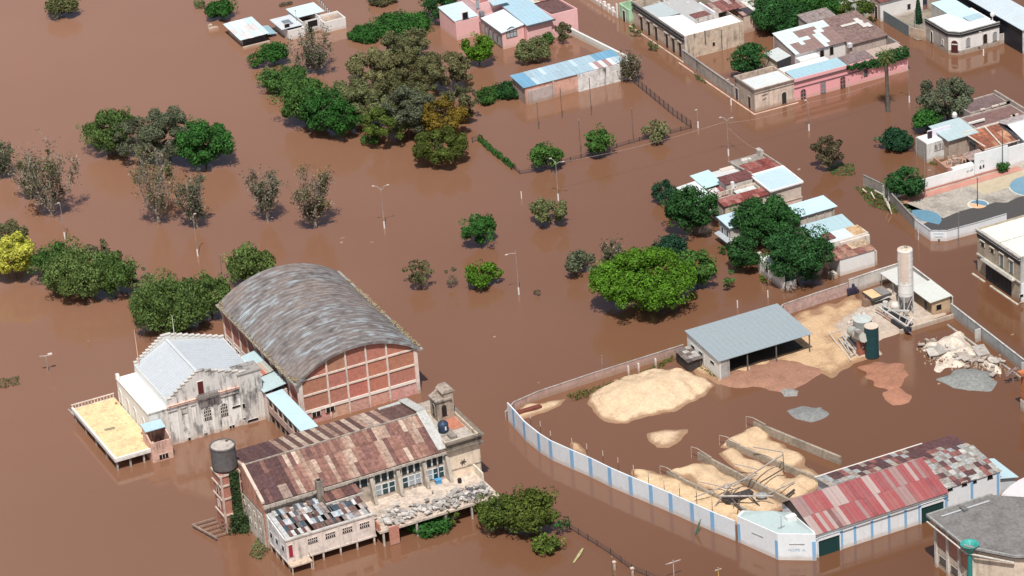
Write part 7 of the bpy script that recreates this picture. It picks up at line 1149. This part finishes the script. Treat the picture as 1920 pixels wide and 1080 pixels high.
lamp(1844, 104, 62, [(-.5, .5, .2)], 'lamp post in front of the white chamfered corner building')
lamp(1366, 292, 222, [(-1.2, .6, .3), (.9, -.5, .1)], 'lamp post behind the courtyard houses')
lamp(1371, 197, 150, [(-.4, .3, .1)], 'lamp post by the door of the peeling corner house')
lamp(1517, 245, 190, [(-.4, .4, .2)], 'lamp post standing before the long pink facade')
lamp(1309, 240, 207, [(-.2, .2, .1)], 'short lamp post at the corner of the wire-fenced field')
lamp(122, 448, 382, [(-.3, .3, .1)], 'lamp post between the widest bare tree and the yellow blossom')
def pole(px, py, top, label, r=.09, col=(.22, .15, .12), cross=None, group=None):
    g = G(px, py); h = up_h(g.x, g.y, top); t = thing('utility_pole', label, 'pole', g, group); x, y = g.x, g.y; ob('shaft', MB().tube([(x, y, -1), (x, y, h)], [r*1.2, r*.8], 6), 'timber', t, col); ob('cap', MB().box(x-.12, x+.12, y-.12, y+.12, h, h+.15), 'dark_metal', t, (.3, .25, .22))
    if cross: ob('crossarm', MB().bar((x-cross, y, h-.2), (x+cross, y, h-.2), .14), 'timber', t, (.6, .5, .45))
for a in ((1010, 242, 192, 'brown pole nearest the hedge inside the wire-fenced field'), (1054, 222, 167, 'slightly leaning pale pole inside the wire-fenced field'), (1109, 216, 148, 'tallest pole, in front of the white part of the long shed'), (1089, 290, 226, 'pole on the front fence between the two green trees'), (1188, 270, 204, 'pole on the front fence left of the sparse pale tree')): pole(a[0], a[1], a[2], a[3], group='floodlight poles of the wire-fenced field')
pole(1592, 180, 150, 'thin white rod by the long pink facade', .05, (.6, .5, .45)); pole(1833, 388, 335, 'dark basketball mast in the middle of the sports court', .09, (.08, .07, .07)); pole(1880, 320, 245, 'tall dark mast rising in front of the mural wall', .09, (.12, .1, .1)); pole(1735, 370, 288, 'pale mast beside the dark tree of the court', .06, (.4, .33, .3)); pole(1798, 455, 400, 'grey mast outside the white court wall', .06, (.3, .3, .3)); pole(1722, 450, 408, 'white mast at the angle of the court wall', .08, (.7, .7, .7)); pole(418, 530, 478, 'thin dark pole sticking up beside the willows', .06); pole(1130, 697, 668, 'thin pale rod outside the pink boundary wall', .05, (.6, .45, .38)); pole(1264, 1085, 1052, 'white T-shaped pole top at the bottom edge', .08, (.66, .6, .56), cross=1.4); pole(1348, 1098, 1066, 'yellow pole head peeping over the bottom edge', .1, (.6, .4, .1), cross=.6); pole(1150, 1098, 1045, 'dark pole beside the drowned fence at the bottom edge', .06)
pole(1716, 56, 20, 'pale pole in the slate fence at the top right', .08, (.5, .48, .46)); pole(558, 60, 20, 'pole in front of the white shack', .07, (.6, .5, .46)); pole(691, 24, -12, 'pole cut by the top edge near the olive scrub', .07, (.4, .3, .26)); pole(1128, 22, -20, 'pole cut by the top edge beside the street', .06, (.4, .3, .26))
for k, (px, py) in enumerate(((1304, 628), (1383, 577), (1440, 558), (978, 372))): g = G(px, py); h = 1.5; ob('marker_post', MB().lathe(g.x, g.y, [(.13, -1), (.12, h), (.05, h+.1)], 8), 'paint', None, (.76, .70, .64), ('white marker post nearest the left end of the silver shed', 'white marker post behind the silver shed roof', 'white marker post right behind the faded pink wall', 'white marker post alone in open water near the pale green tree')[k], cat='post')
g = G(90, 697); t = thing('street_lamp', 'small double lamp alone in the water left of the clubhouse', 'street lamp', g); ob('pole', MB().tube([(g.x, g.y, -1), (g.x, g.y, 3.4)], .08, 6), 'concrete', t, (.5, .42, .38)); ob('crossarm', MB().bar((g.x-.9, g.y+.3, 3.4), (g.x+.9, g.y-.3, 3.5), .12), 'dark_metal', t, (.6, .52, .48)); ob('lamp_head', MB().box(g.x+.4, g.x+1.2, g.y-.4, g.y+.1, 3.5, 3.75), 'paint', t, (.7, .62, .56)); ob('lamp_head', MB().box(g.x-1.2, g.x-.6, g.y+.1, g.y+.5, 3.3, 3.5), 'paint', t, (.35, .28, .26))
def wire_fence(pts, h, label, col=(.09, .07, .065), step=2.4):
    P = [G(*p) for p in pts]; t = thing('wire_fence', label, 'fence', P[0]); mesh = MB()
    for i in range(len(P)-1):
        a, b = P[i], P[i+1]; L = (b-a).length; n = max(1, int(L/step))
        for k in range(n+(i == len(P)-2)): p = a.lerp(b, k/n); B('post', p.x-.07, p.x+.07, p.y-.07, p.y+.07, -.5, h+.15, 'timber', col, t)
        for z in (.25, h*.35, h*.6, h*.8, h): mesh.bar(a+Vector((0, 0, z)), b+Vector((0, 0, z)), .035)
        m2 = int(L/.45)
        for k in range(m2): p = a.lerp(b, k/m2); mesh.bar(p+Vector((0, 0, .1)), p+Vector((0, 0, h)), .03)
    ob('mesh_wires', mesh, 'dark_metal', t, col, kind='stuff')
wire_fence([(964, 318), (975, 327), (1000, 323), (1050, 308), (1110, 292), (1180, 270), (1296, 241)], .9, 'sagging front wire fence of the flooded field'); wire_fence([(1296, 241), (1262, 217), (1220, 182), (1182, 151)], 1.8, 'dark mesh fence along the street side of the flooded field', step=2)
wire_fence([(1068, 992), (1120, 1024), (1145, 1040), (1185, 1070), (1240, 1092)], 1.1, 'drowned mesh fence running from the mossy tree to the bottom edge'); wire_fence([(886, 268), (899, 262)], 1.2, 'stub of fence between the mossy tree and the hedge')
for k, (px, py) in enumerate(((1152, 1068), (1186, 1080), (1220, 1098))): g = G(px, py); ob('fence_pier', MB().box(g.x-.18, g.x+.18, g.y-.18, g.y+.18, -1, 1.4).box(g.x-.3, g.x+.3, g.y-.3, g.y+.3, 1.4, 1.6), 'plaster', None, (.62, .5, .42), ORD[k]+' squat fence pier from the left at the bottom edge', cat='post', group='fence piers at the bottom edge')
mb = MB(); g = G(1080, 1048); 
for k in range(5): mb.bar(g+Vector((-1+k*.5, -1+k*.5, .1)), g+Vector((1.2+k*.3, .6+k*.35, .3)), .3, .08)
ob('driftwood', mb, 'timber', None, (.42, .40, .20), 'pale bent board drifting right of the big mossy tree', cat='driftwood')
g = G(1300, 990); ob('road_sign', MB().prism([(g.x-.9, g.y-2.2, .1), (g.x+.1, g.y-2.0, 2.0), (g.x+.4, g.y-2.0, 2.1), (g.x-.3, g.y-2.2, .1)], (0, .15, 0)).bar((g.x-1, g.y-2.3, 0), (g.x+.5, g.y-2, 2.6), .12), 'paint', None, (.10, .16, .10), 'bent green sign leaning in the water in front of the striped wall', cat='sign')
def wire(p, q, z1, z2, sag, label):
    a, b = G(*p, z1), G(*q, z2); pts = [a.lerp(b, k/14)-Vector((0, 0, sag*4*(k/14)*(1-k/14))) for k in range(15)]; ob('cable', MB().tube(pts, .03, 4), 'dark_metal', None, (.4, .3, .26), label, cat='cable')
for a, b, lab in (((1366, 240), (1440, 290), 'cable from the lamp behind the courtyard to its gable'), ((1366, 230), (1517, 192), 'long sagging cable between the lamp behind the courtyard and the pink facade lamp'), ((1517, 192), (1705, 130), 'cable crossing in front of the palm trunk'), ((1047, 305), (1366, 226), 'long cable over the flooded field corner')): wire(a, b, 7.6 if a[0] != 1366 or b[0] != 1440 else 4.5, 5 if b[0] == 1440 else 7.6, .8, lab)
for k, (px, py, s) in enumerate(((1742, 320, .4), (642, 447, .5), (697, 455, .4), (640, 455, .35), (1498, 318, .35), (1898, 628, .4), (166, 640, .3), (1560, 520, .35), (927, 632, .3), (1010, 718, .3), (1760, 720, .3), (1668, 392, .3))):
    g = G(px, py); ob('flotsam', MB().prism([(g.x-s, g.y-s*.4, -.02), (g.x+s*.8, g.y-s*.5, -.02), (g.x+s, g.y+s*.4, -.02), (g.x-s*.6, g.y+s*.5, -.02)], (0, 0, .14)), 'plaster', None, rnd.choice([(.7, .6, .5), (.2, .13, .1), (.5, .4, .3)]), 'scrap of flotsam '+('by the court tree', 'left of the round tree', 'right of the two bare trees', 'close left of the round tree', 'behind the courtyard houses', 'off the right boundary wall', 'above the clubhouse', 'beside the rust roof annex', 'behind the barrel roof', 'outside the pink boundary wall', 'beside the biggest grey mound', 'below the weedy court corner')[k], cat='flotsam', group='scraps of flotsam')

# ------------------------------------------------------------ vegetation, each plant measured from the photograph
# (px, waterline py, crown width px, crown top py, kind, shade, label)
T = [
 (114, 38, 56, -8, 'dense', 'olive', 'lone olive tree standing in open water at the top left corner'),
 (414, 42, 52, -2, 'dense', 'deep', 'dark green tree beside the collapsing tin-roofed shack'),
 (208, 300, 95, 200, 'willow', 'willow', 'light green tree at the left end of the big domed clump'),
 (262, 312, 105, 212, 'olive', 'grey', 'grey-green crown left of the middle of the domed clump'),
 (318, 318, 120, 198, 'olive', 'grey', 'widest grey-green crown topping the domed clump'),
 (385, 324, 100, 224, 'dense', 'deep', 'saturated dark green tree closing the right end of the domed clump'),
 (8, 332, 66, 268, 'bare', 'grey', 'half bare grey tree cut by the left picture edge'),
 (58, 372, 60, 290, 'bare', 'olive', 'thin bare tree between the edge tree and the widest bare tree'),
 (98, 402, 120, 252, 'bare', 'olive', 'widest nearly leafless tree with pale limbs and a spreading shadow'),
 (298, 416, 112, 262, 'bare', 'olive', 'tall half bare tree in front of the domed clump'),
 (370, 427, 66, 318, 'bare', 'grey', 'slim half bare tree just behind the leaning brown pole'),
 (502, 415, 74, 308, 'bare', 'grey', 'left of two bare trees standing alone in open water'),
 (592, 427, 90, 304, 'bare', 'olive', 'right and fuller of two bare trees standing alone in open water'),
 (18, 482, 84, 410, 'olive', 'olive', 'dull olive tree behind the yellow-blossomed tree'),
 (28, 536, 88, 438, 'dense', 'yellow', 'bright yellow-blossomed tree by the left picture edge'),
 (112, 542, 92, 452, 'willow', 'mid', 'green willow next to the yellow-blossomed tree'),
 (152, 574, 108, 470, 'willow', 'willow', 'foremost willow of the left bank of trees'),
 (214, 566, 88, 470, 'willow', 'willow', 'willow right of the foremost willow of the left bank'),
 (266, 556, 56, 498, 'olive', 'pale', 'pale thin shrub at the right end of the left bank of trees'),
 (184, 494, 52, 446, 'olive', 'brown', 'brownish shrub behind the left bank of willows'),
 (322, 636, 140, 522, 'willow', 'willow', 'large willow behind the clubhouse mast'),
 (397, 604, 76, 512, 'willow', 'willow', 'narrower willow squeezed between the large willow and the barrel-roofed hall'),
 (472, 545, 80, 460, 'willow', 'willow', 'willow behind the far left corner of the barrel-roofed hall'),
 (514, 126, 52, 78, 'dense', 'deep', 'small dark green tree at the far end of the central grove'),
 (482, 130, 36, 96, 'dense', 'mid', 'little green bush at the outer tip of the central grove'),
 (590, 137, 98, 48, 'bare', 'grey', 'wispy grey leafless tree in front of the white shacks'),
 (536, 178, 84, 124, 'dense', 'mid', 'green tree second along the left flank of the central grove'),
 (574, 244, 96, 146, 'dense', 'mid', 'green tree on the left flank of the grove under the wispy grey tree'),
 (612, 262, 84, 168, 'dense', 'deep', 'dark green tree at the water edge left of the olive crowns'),
 (645, 268, 66, 190, 'dense', 'deep', 'last dark green tree on the left flank before the olive crowns'),
 (762, 116, 96, 52, 'olive', 'olive', 'olive crown at the far top of the central grove'),
 (700, 168, 104, 92, 'olive', 'pale', 'pale olive crown at the upper left of the central grove'),
 (782, 178, 120, 94, 'olive', 'olive', 'broad olive crown in the middle top of the central grove'),
 (848, 188, 92, 94, 'olive', 'olive', 'olive crown on the upper right of the central grove'),
 (690, 250, 104, 158, 'olive', 'pale', 'yellowish olive crown low on the left of the central grove'),
 (768, 272, 112, 160, 'olive', 'grey', 'dark grey-green crown in the heart of the central grove'),
 (868, 240, 70, 150, 'olive', 'olive', 'olive crown at the right rim of the central grove'),
 (832, 270, 108, 178, 'olive', 'gold', 'rust-gold crown in the lower right of the central grove'),
 (828, 320, 112, 238, 'olive', 'moss', 'mossy round tree at the front corner of the central grove'),
 (694, 274, 34, 250, 'dense', 'mid', 'small bush at the front of the central grove'),
 (690, 78, 66, 52, 'dense', 'deep', 'left half of the dark shrub row running to the pink house'),
 (752, 66, 100, 30, 'dense', 'deep', 'right half of the dark shrub row running to the pink house'),
 (742, 232, 96, 128, 'olive', 'olive', 'olive crown filling the centre of the central grove'),
 (660, 215, 80, 140, 'olive', 'pale', 'pale olive crown above the dark left flank of the grove'),
 (806, 232, 90, 150, 'olive', 'olive', 'olive crown just above the rust-gold crown'),
 (730, 286, 90, 190, 'olive', 'moss', 'dull green crown at the front edge of the central grove'),
 (720, 12, 62, -14, 'olive', 'olive', 'olive scrub cut by the top edge left of the pink house'),
 (826, 46, 64, -12, 'dense', 'dark', 'dark tree against the left wall of the pink house'),
 (900, 128, 62, 60, 'dense', 'bright', 'bright green tree between the grove and the pink house'),
 (914, 196, 50, 168, 'dense', 'mid', 'green hedge bush at the left corner of the long blue-roofed shed'),
 (958, 186, 60, 156, 'dense', 'dark', 'dark bush against the left end of the long blue-roofed shed'),
 (982, 76, 32, 46, 'dense', 'deep', 'small dark tree at the pink house veranda'),
 (1000, 122, 76, 70, 'olive', 'pale', 'grey-green round tree behind the long blue-roofed shed'),
 (1024, 84, 32, 62, 'dense', 'mid', 'small green bush beside the pink gable wall'),
 (1056, 84, 44, 42, 'olive', 'olive', 'olive bush at the head of the long white wall'),
 (1182, 152, 46, 96, 'bare', 'brown', 'dark bare tree at the corner of the wire-fenced field'),
 (1193, 72, 24, 42, 'sparse', 'mid', 'thin street sapling by the grey arcaded corner building'),
 (1224, 98, 20, 76, 'sparse', 'mid', 'stunted sapling below the arched windows of the grey corner building'),
 (1026, 326, 60, 264, 'dense', 'mid', 'round green tree standing in the front wire fence'),
 (1126, 300, 52, 238, 'dense', 'mid', 'upright green tree on the front wire fence'),
 (1232, 272, 62, 226, 'sparse', 'pale', 'sparse pale tree with white stem on the wire fence'),
 (1034, 432, 82, 370, 'olive', 'pale', 'pale green tree right under the roadside lamp'),
 (903, 470, 64, 400, 'dense', 'deep', 'round dark green tree alone in the middle of the water'),
 (790, 546, 64, 486, 'sparse', 'olive', 'leftmost of three small trees behind the barrel roof'),
 (851, 544, 30, 498, 'sparse', 'grey', 'narrowest of three small trees behind the barrel roof'),
 (907, 546, 64, 494, 'dense', 'bright', 'bright green one of three small trees behind the barrel roof'),
 (1008, 556, 14, 542, 'sparse', 'brown', 'tiny drowned shrub right of the double-armed lamp'),
 (1088, 526, 80, 460, 'sparse', 'grey', 'grey-green tree beside the leafless twiggy one'),
 (1150, 500, 56, 450, 'bare', 'brown', 'leafless twiggy tree behind the largest bright crown'),
 (1258, 492, 62, 444, 'dense', 'blue', 'dark blue-green tree behind the largest bright crown'),
 (1310, 548, 72, 470, 'dense', 'mid', 'green tree touching the right side of the largest bright crown'),
 (1212, 602, 172, 472, 'dense', 'bright', 'largest bright green spreading tree near the silver shed'),
 (1364, 548, 30, 502, 'sparse', 'mid', 'slim sapling between two dark trees near the lone white wall'),
 (1356, 480, 18, 458, 'sparse', 'mid', 'tiny bush beside the lean-to of the blue-roofed house'),
 (1303, 452, 98, 352, 'dense', 'dark', 'dark tree left of the courtyard houses'),
 (1248, 388, 48, 338, 'dense', 'blue', 'small dark tree at the left corner of the courtyard houses'),
 (1402, 516, 66, 440, 'dense', 'dark', 'dark rounded tree left of the lone white wall'),
 (1440, 470, 120, 368, 'dense', 'dark', 'dark crown overhanging the middle blue-roofed house'),
 (1500, 546, 118, 424, 'dense', 'dark', 'biggest dark tree, hanging over the lone white wall'),
 (1558, 326, 70, 248, 'olive', 'brown', 'dusky tree alone in the street crossing'),
 (1684, 286, 64, 244, 'dense', 'blue', 'low dark bush left of the white box house'),
 (1742, 252, 58, 198, 'dense', 'deep', 'bright leafy tree behind the white box house'),
 (1782, 240, 118, 140, 'olive', 'grey', 'large grey-green tree with pale trunks behind the tangled houses'),
 (1703, 380, 72, 308, 'dense', 'dark', 'dark tree inside the corner of the sports court wall'),
 (1883, 327, 26, 302, 'dense', 'deep', 'clipped bush at the foot of the white mural wall'),
 (1445, 62, 76, -6, 'dense', 'dark', 'dark green crown at the left of the block of trees by the patched roofs'),
 (1500, 50, 88, -16, 'dense', 'deep', 'middle crown of the block of trees by the patched roofs'),
 (1558, 44, 84, -18, 'dense', 'deep', 'crown behind the brown roof of the block of trees'),
 (1475, 74, 90, 8, 'dense', 'dark', 'front left crown of the block of trees by the patched roofs'),
 (1425, 42, 60, -10, 'dense', 'dark', 'outermost left crown of the block of trees by the patched roofs'),
 (1612, 60, 70, -6, 'olive', 'moss', 'yellower street tree at the right of the block of trees'),
 (1640, 62, 22, 34, 'dense', 'brown', 'brownish bush on the street corner under the block of trees'),
 (1406, 152, 64, 78, 'dense', 'dark', 'dark round tree in the yard behind the peeling corner house'),
 (938, 1006, 88, 926, 'dense', 'moss', 'left crown of the mossy pair by the rubble terrace of the ruin'),
 (1000, 1012, 104, 920, 'dense', 'moss', 'right and bigger crown of the mossy pair by the rubble terrace'),
 (1046, 1008, 46, 966, 'sparse', 'dark', 'ragged dark shrub at the head of the drowned mesh fence'),
 (1028, 1042, 54, 1006, 'dense', 'moss', 'low offshoot bush right of the big mossy tree'),
 (806, 1004, 78, 970, 'dense', 'deep', 'green bush under the edge of the rubble terrace'),
 (848, 992, 36, 950, 'sparse', 'moss', 'thin yellow-green bush on the edge of the rubble terrace'),
]
for a in T:
    px, py, w, top, kind, shade, lab = a
    tree(px, py, w, top, kind, shade, lab, name='tree' if w > 40 or kind == 'bare' else 'bush', cat='tree' if w > 40 or kind == 'bare' else 'bush',
         leaf=.42 if w > 50 else .32)
def patch(name, label, pts, shade, h=.35, n=900, leaf=.3, kind='stuff'):
    rg = np.random.RandomState(abs(int(pts[0][0]))+3); P = [G(*p) for p in pts]; cs = []
    xs = [p.x for p in P]; ys = [p.y for p in P]
    while len(cs) < n:
        x, y = rg.uniform(min(xs), max(xs)), rg.uniform(min(ys), max(ys)); c = False
        for i in range(len(P)):
            a, b = P[i], P[(i+1) % len(P)]
            if (a.y > y) != (b.y > y) and x < (b.x-a.x)*(y-a.y)/(b.y-a.y)+a.x: c = not c
        if c: cs.append((x, y, rg.uniform(0, h)))
    C = np.array(cs); V = leaf_mesh(C, np.tile([0, 0, 1.], (n, 1)), leaf, rg); me = mesh_quads(name, V); me.materials.append(MATS['leaf'])
    o = bpy.data.objects.new(name, me); COL.objects.link(o); o.color = (*GREEN[shade], 1); o['label'] = label; o['kind'] = 'stuff'; o['category'] = 'vegetation'; return o
patch('grass', 'patch of flooded grass at the foot of the sports court corner', [(1602, 352), (1640, 352), (1690, 372), (1712, 400), (1680, 402), (1632, 388)], 'mid', n=1500)
patch('weeds', 'weed clump round the foot of the dusky street tree', [(1545, 305), (1600, 308), (1604, 330), (1560, 330)], 'mid', n=500)
patch('weeds', 'strip of weeds along the pale boundary wall of the yard', [(1062, 742), (1200, 700), (1262, 668), (1266, 676), (1190, 718), (1075, 754)], 'moss', n=900, h=.5)
patch('weeds', 'weeds along the white end wall of the silver shed', [(1308, 690), (1320, 688), (1352, 706), (1346, 714)], 'moss', n=260, h=.5)
patch('weeds', 'floating mat of weeds at the left picture edge', [(-5, 712), (36, 706), (38, 722), (-5, 732)], 'olive', n=260)
patch('weeds', 'dark floating mat of weeds above the white shacks', [(522, 8), (548, 4), (549, 9), (524, 15)], 'brown', n=220)
patch('weeds', 'weeds drowned beside the small wall of the lone white wall', [(1422, 515), (1434, 520), (1440, 535), (1426, 528)], 'moss', n=120)
patch('weeds', 'weedy mound beside the stilted annex of the ruin', [(466, 1042), (482, 1010), (508, 1032), (488, 1052)], 'pale', n=500, h=.6)
patch('weeds', 'small bush clump off the pink house corner', [(362, 6), (384, 4), (384, 18), (366, 18)], 'mid', n=300, h=1.2)
patch('weeds', 'creeping weeds on the rubble shore below the white box house', [(1745, 298), (1770, 303), (1768, 312), (1742, 308)], 'moss', n=160)
patch('weeds', 'weeds between the two halves of the grey street wall', [(1300, 135), (1318, 148), (1326, 158), (1306, 150)], 'olive', n=260)
def hedge(name, pts, w, h, shade, label):
    P = [G(*p) for p in pts]; c = P[0]; t = thing(name, label, 'hedge', c); rg = np.random.RandomState(abs(int(pts[0][0]))+3); Cs = []; Ns = []
    for i in range(len(P)-1):
        L = (P[i+1]-P[i]).length; n = int(L*w*h*70)
        for _ in range(n):
            k = rg.rand(); p = P[i].lerp(P[i+1], k); a = rg.uniform(-.2, math.pi+.2); rr = (1+.25*math.sin(k*L*2))*rg.uniform(.8, 1.05); d = (P[i+1]-P[i]).normalized()
            q = Vector((-d.y, d.x, 0))*math.cos(a)*w/2*rr; Cs.append((p.x+q.x-c.x, p.y+q.y-c.y, max(.05, math.sin(a)*h*rr))); Ns.append((q.x/w*2, q.y/w*2, abs(math.sin(a))+.1))
    V = leaf_mesh(np.array(Cs), np.array(Ns), .32, rg); me = mesh_quads('foliage', V); me.materials.append(MATS['leaf']); o = bpy.data.objects.new('foliage', me); COL.objects.link(o); o.parent = t; o.color = (*GREEN[shade], 1)
hedge('hedge', [(899, 262), (915, 278), (935, 294), (950, 306), (964, 318)], 1.0, 1.1, 'deep', 'clipped hedge along the left side of the wire-fenced field')

# palm
def palm(px, py, toppx):
    g = G(px, py); h = up_h(g.x, g.y, toppx); t = thing('palm_tree', 'tall palm in the street in front of the long pink facade', 'palm', g)
    off = Vector((-.25, -.1, 0)); mb = MB().tube([(0, 0, -1), (0, 0, 1), off*.4+Vector((0, 0, h*.5)), off+Vector((0, 0, h))], [.62, .46, .36, .40], 12); 
    me = ob('trunk', MB().tube([tuple(Vector(p)+t.location) for p in [(0, 0, -1), (0, 0, 1), off*.4+Vector((0, 0, h*.5)), off+Vector((0, 0, h))]], [.62, .46, .36, .42], 12), 'bark', t, (.15, .13, .11))
    rg = np.random.RandomState(5); c = off+Vector((0, 0, h))
    for i in range(46):
        az = 2.399*i; el = math.radians(85-130*(i/46)); L = 2.7*rg.uniform(.85, 1.1); V = []; d0 = Vector((math.cos(az), math.sin(az), 0)); side = Vector((-d0.y, d0.x, 0)); prev = c.copy(); ang = el
        for s in range(9):
            stp = L/9; nx = prev+d0*math.cos(ang)*stp+Vector((0, 0, math.sin(ang)*stp)); ang -= .06+.05*(i < 20)
            up = Vector((-d0.x*math.sin(ang), -d0.y*math.sin(ang), math.cos(ang)))
            for sg in (-1, 1):
                lw = (.42 if s < 6 else .26)*(.55+.45*math.sin(math.pi*(s+1)/10)); mid = prev.lerp(nx, .5)
                V += [prev, prev.lerp(nx, .6), mid+side*sg*lw+up*(-.16)+(nx-prev)*.9, mid+side*sg*lw*.5-up*.02+(nx-prev)*.2]
            prev = nx
        m = mesh_quads('frond', np.array([tuple(v) for v in V])); m.materials.append(MATS['leaf']); o = bpy.data.objects.new('frond', m); COL.objects.link(o); o.parent = t; o.color = (*(.075+.05*rg.rand(), .105+.04*rg.rand(), .04), 1)
    V = leaf_mesh(np.array([tuple(c+Vector((rg.normal()*.35, rg.normal()*.35, -.5-abs(rg.normal())*.5))) for _ in range(160)]), np.tile([0, 0, -1.], (160, 1)), .5, rg, 1.5, .6); m = mesh_quads('dead_fronds', V); m.materials.append(MATS['leaf']); o = bpy.data.objects.new('dead_fronds', m); COL.objects.link(o); o.parent = t; o.color = (.07, .06, .03, 1)
palm(1665, 209, 106)
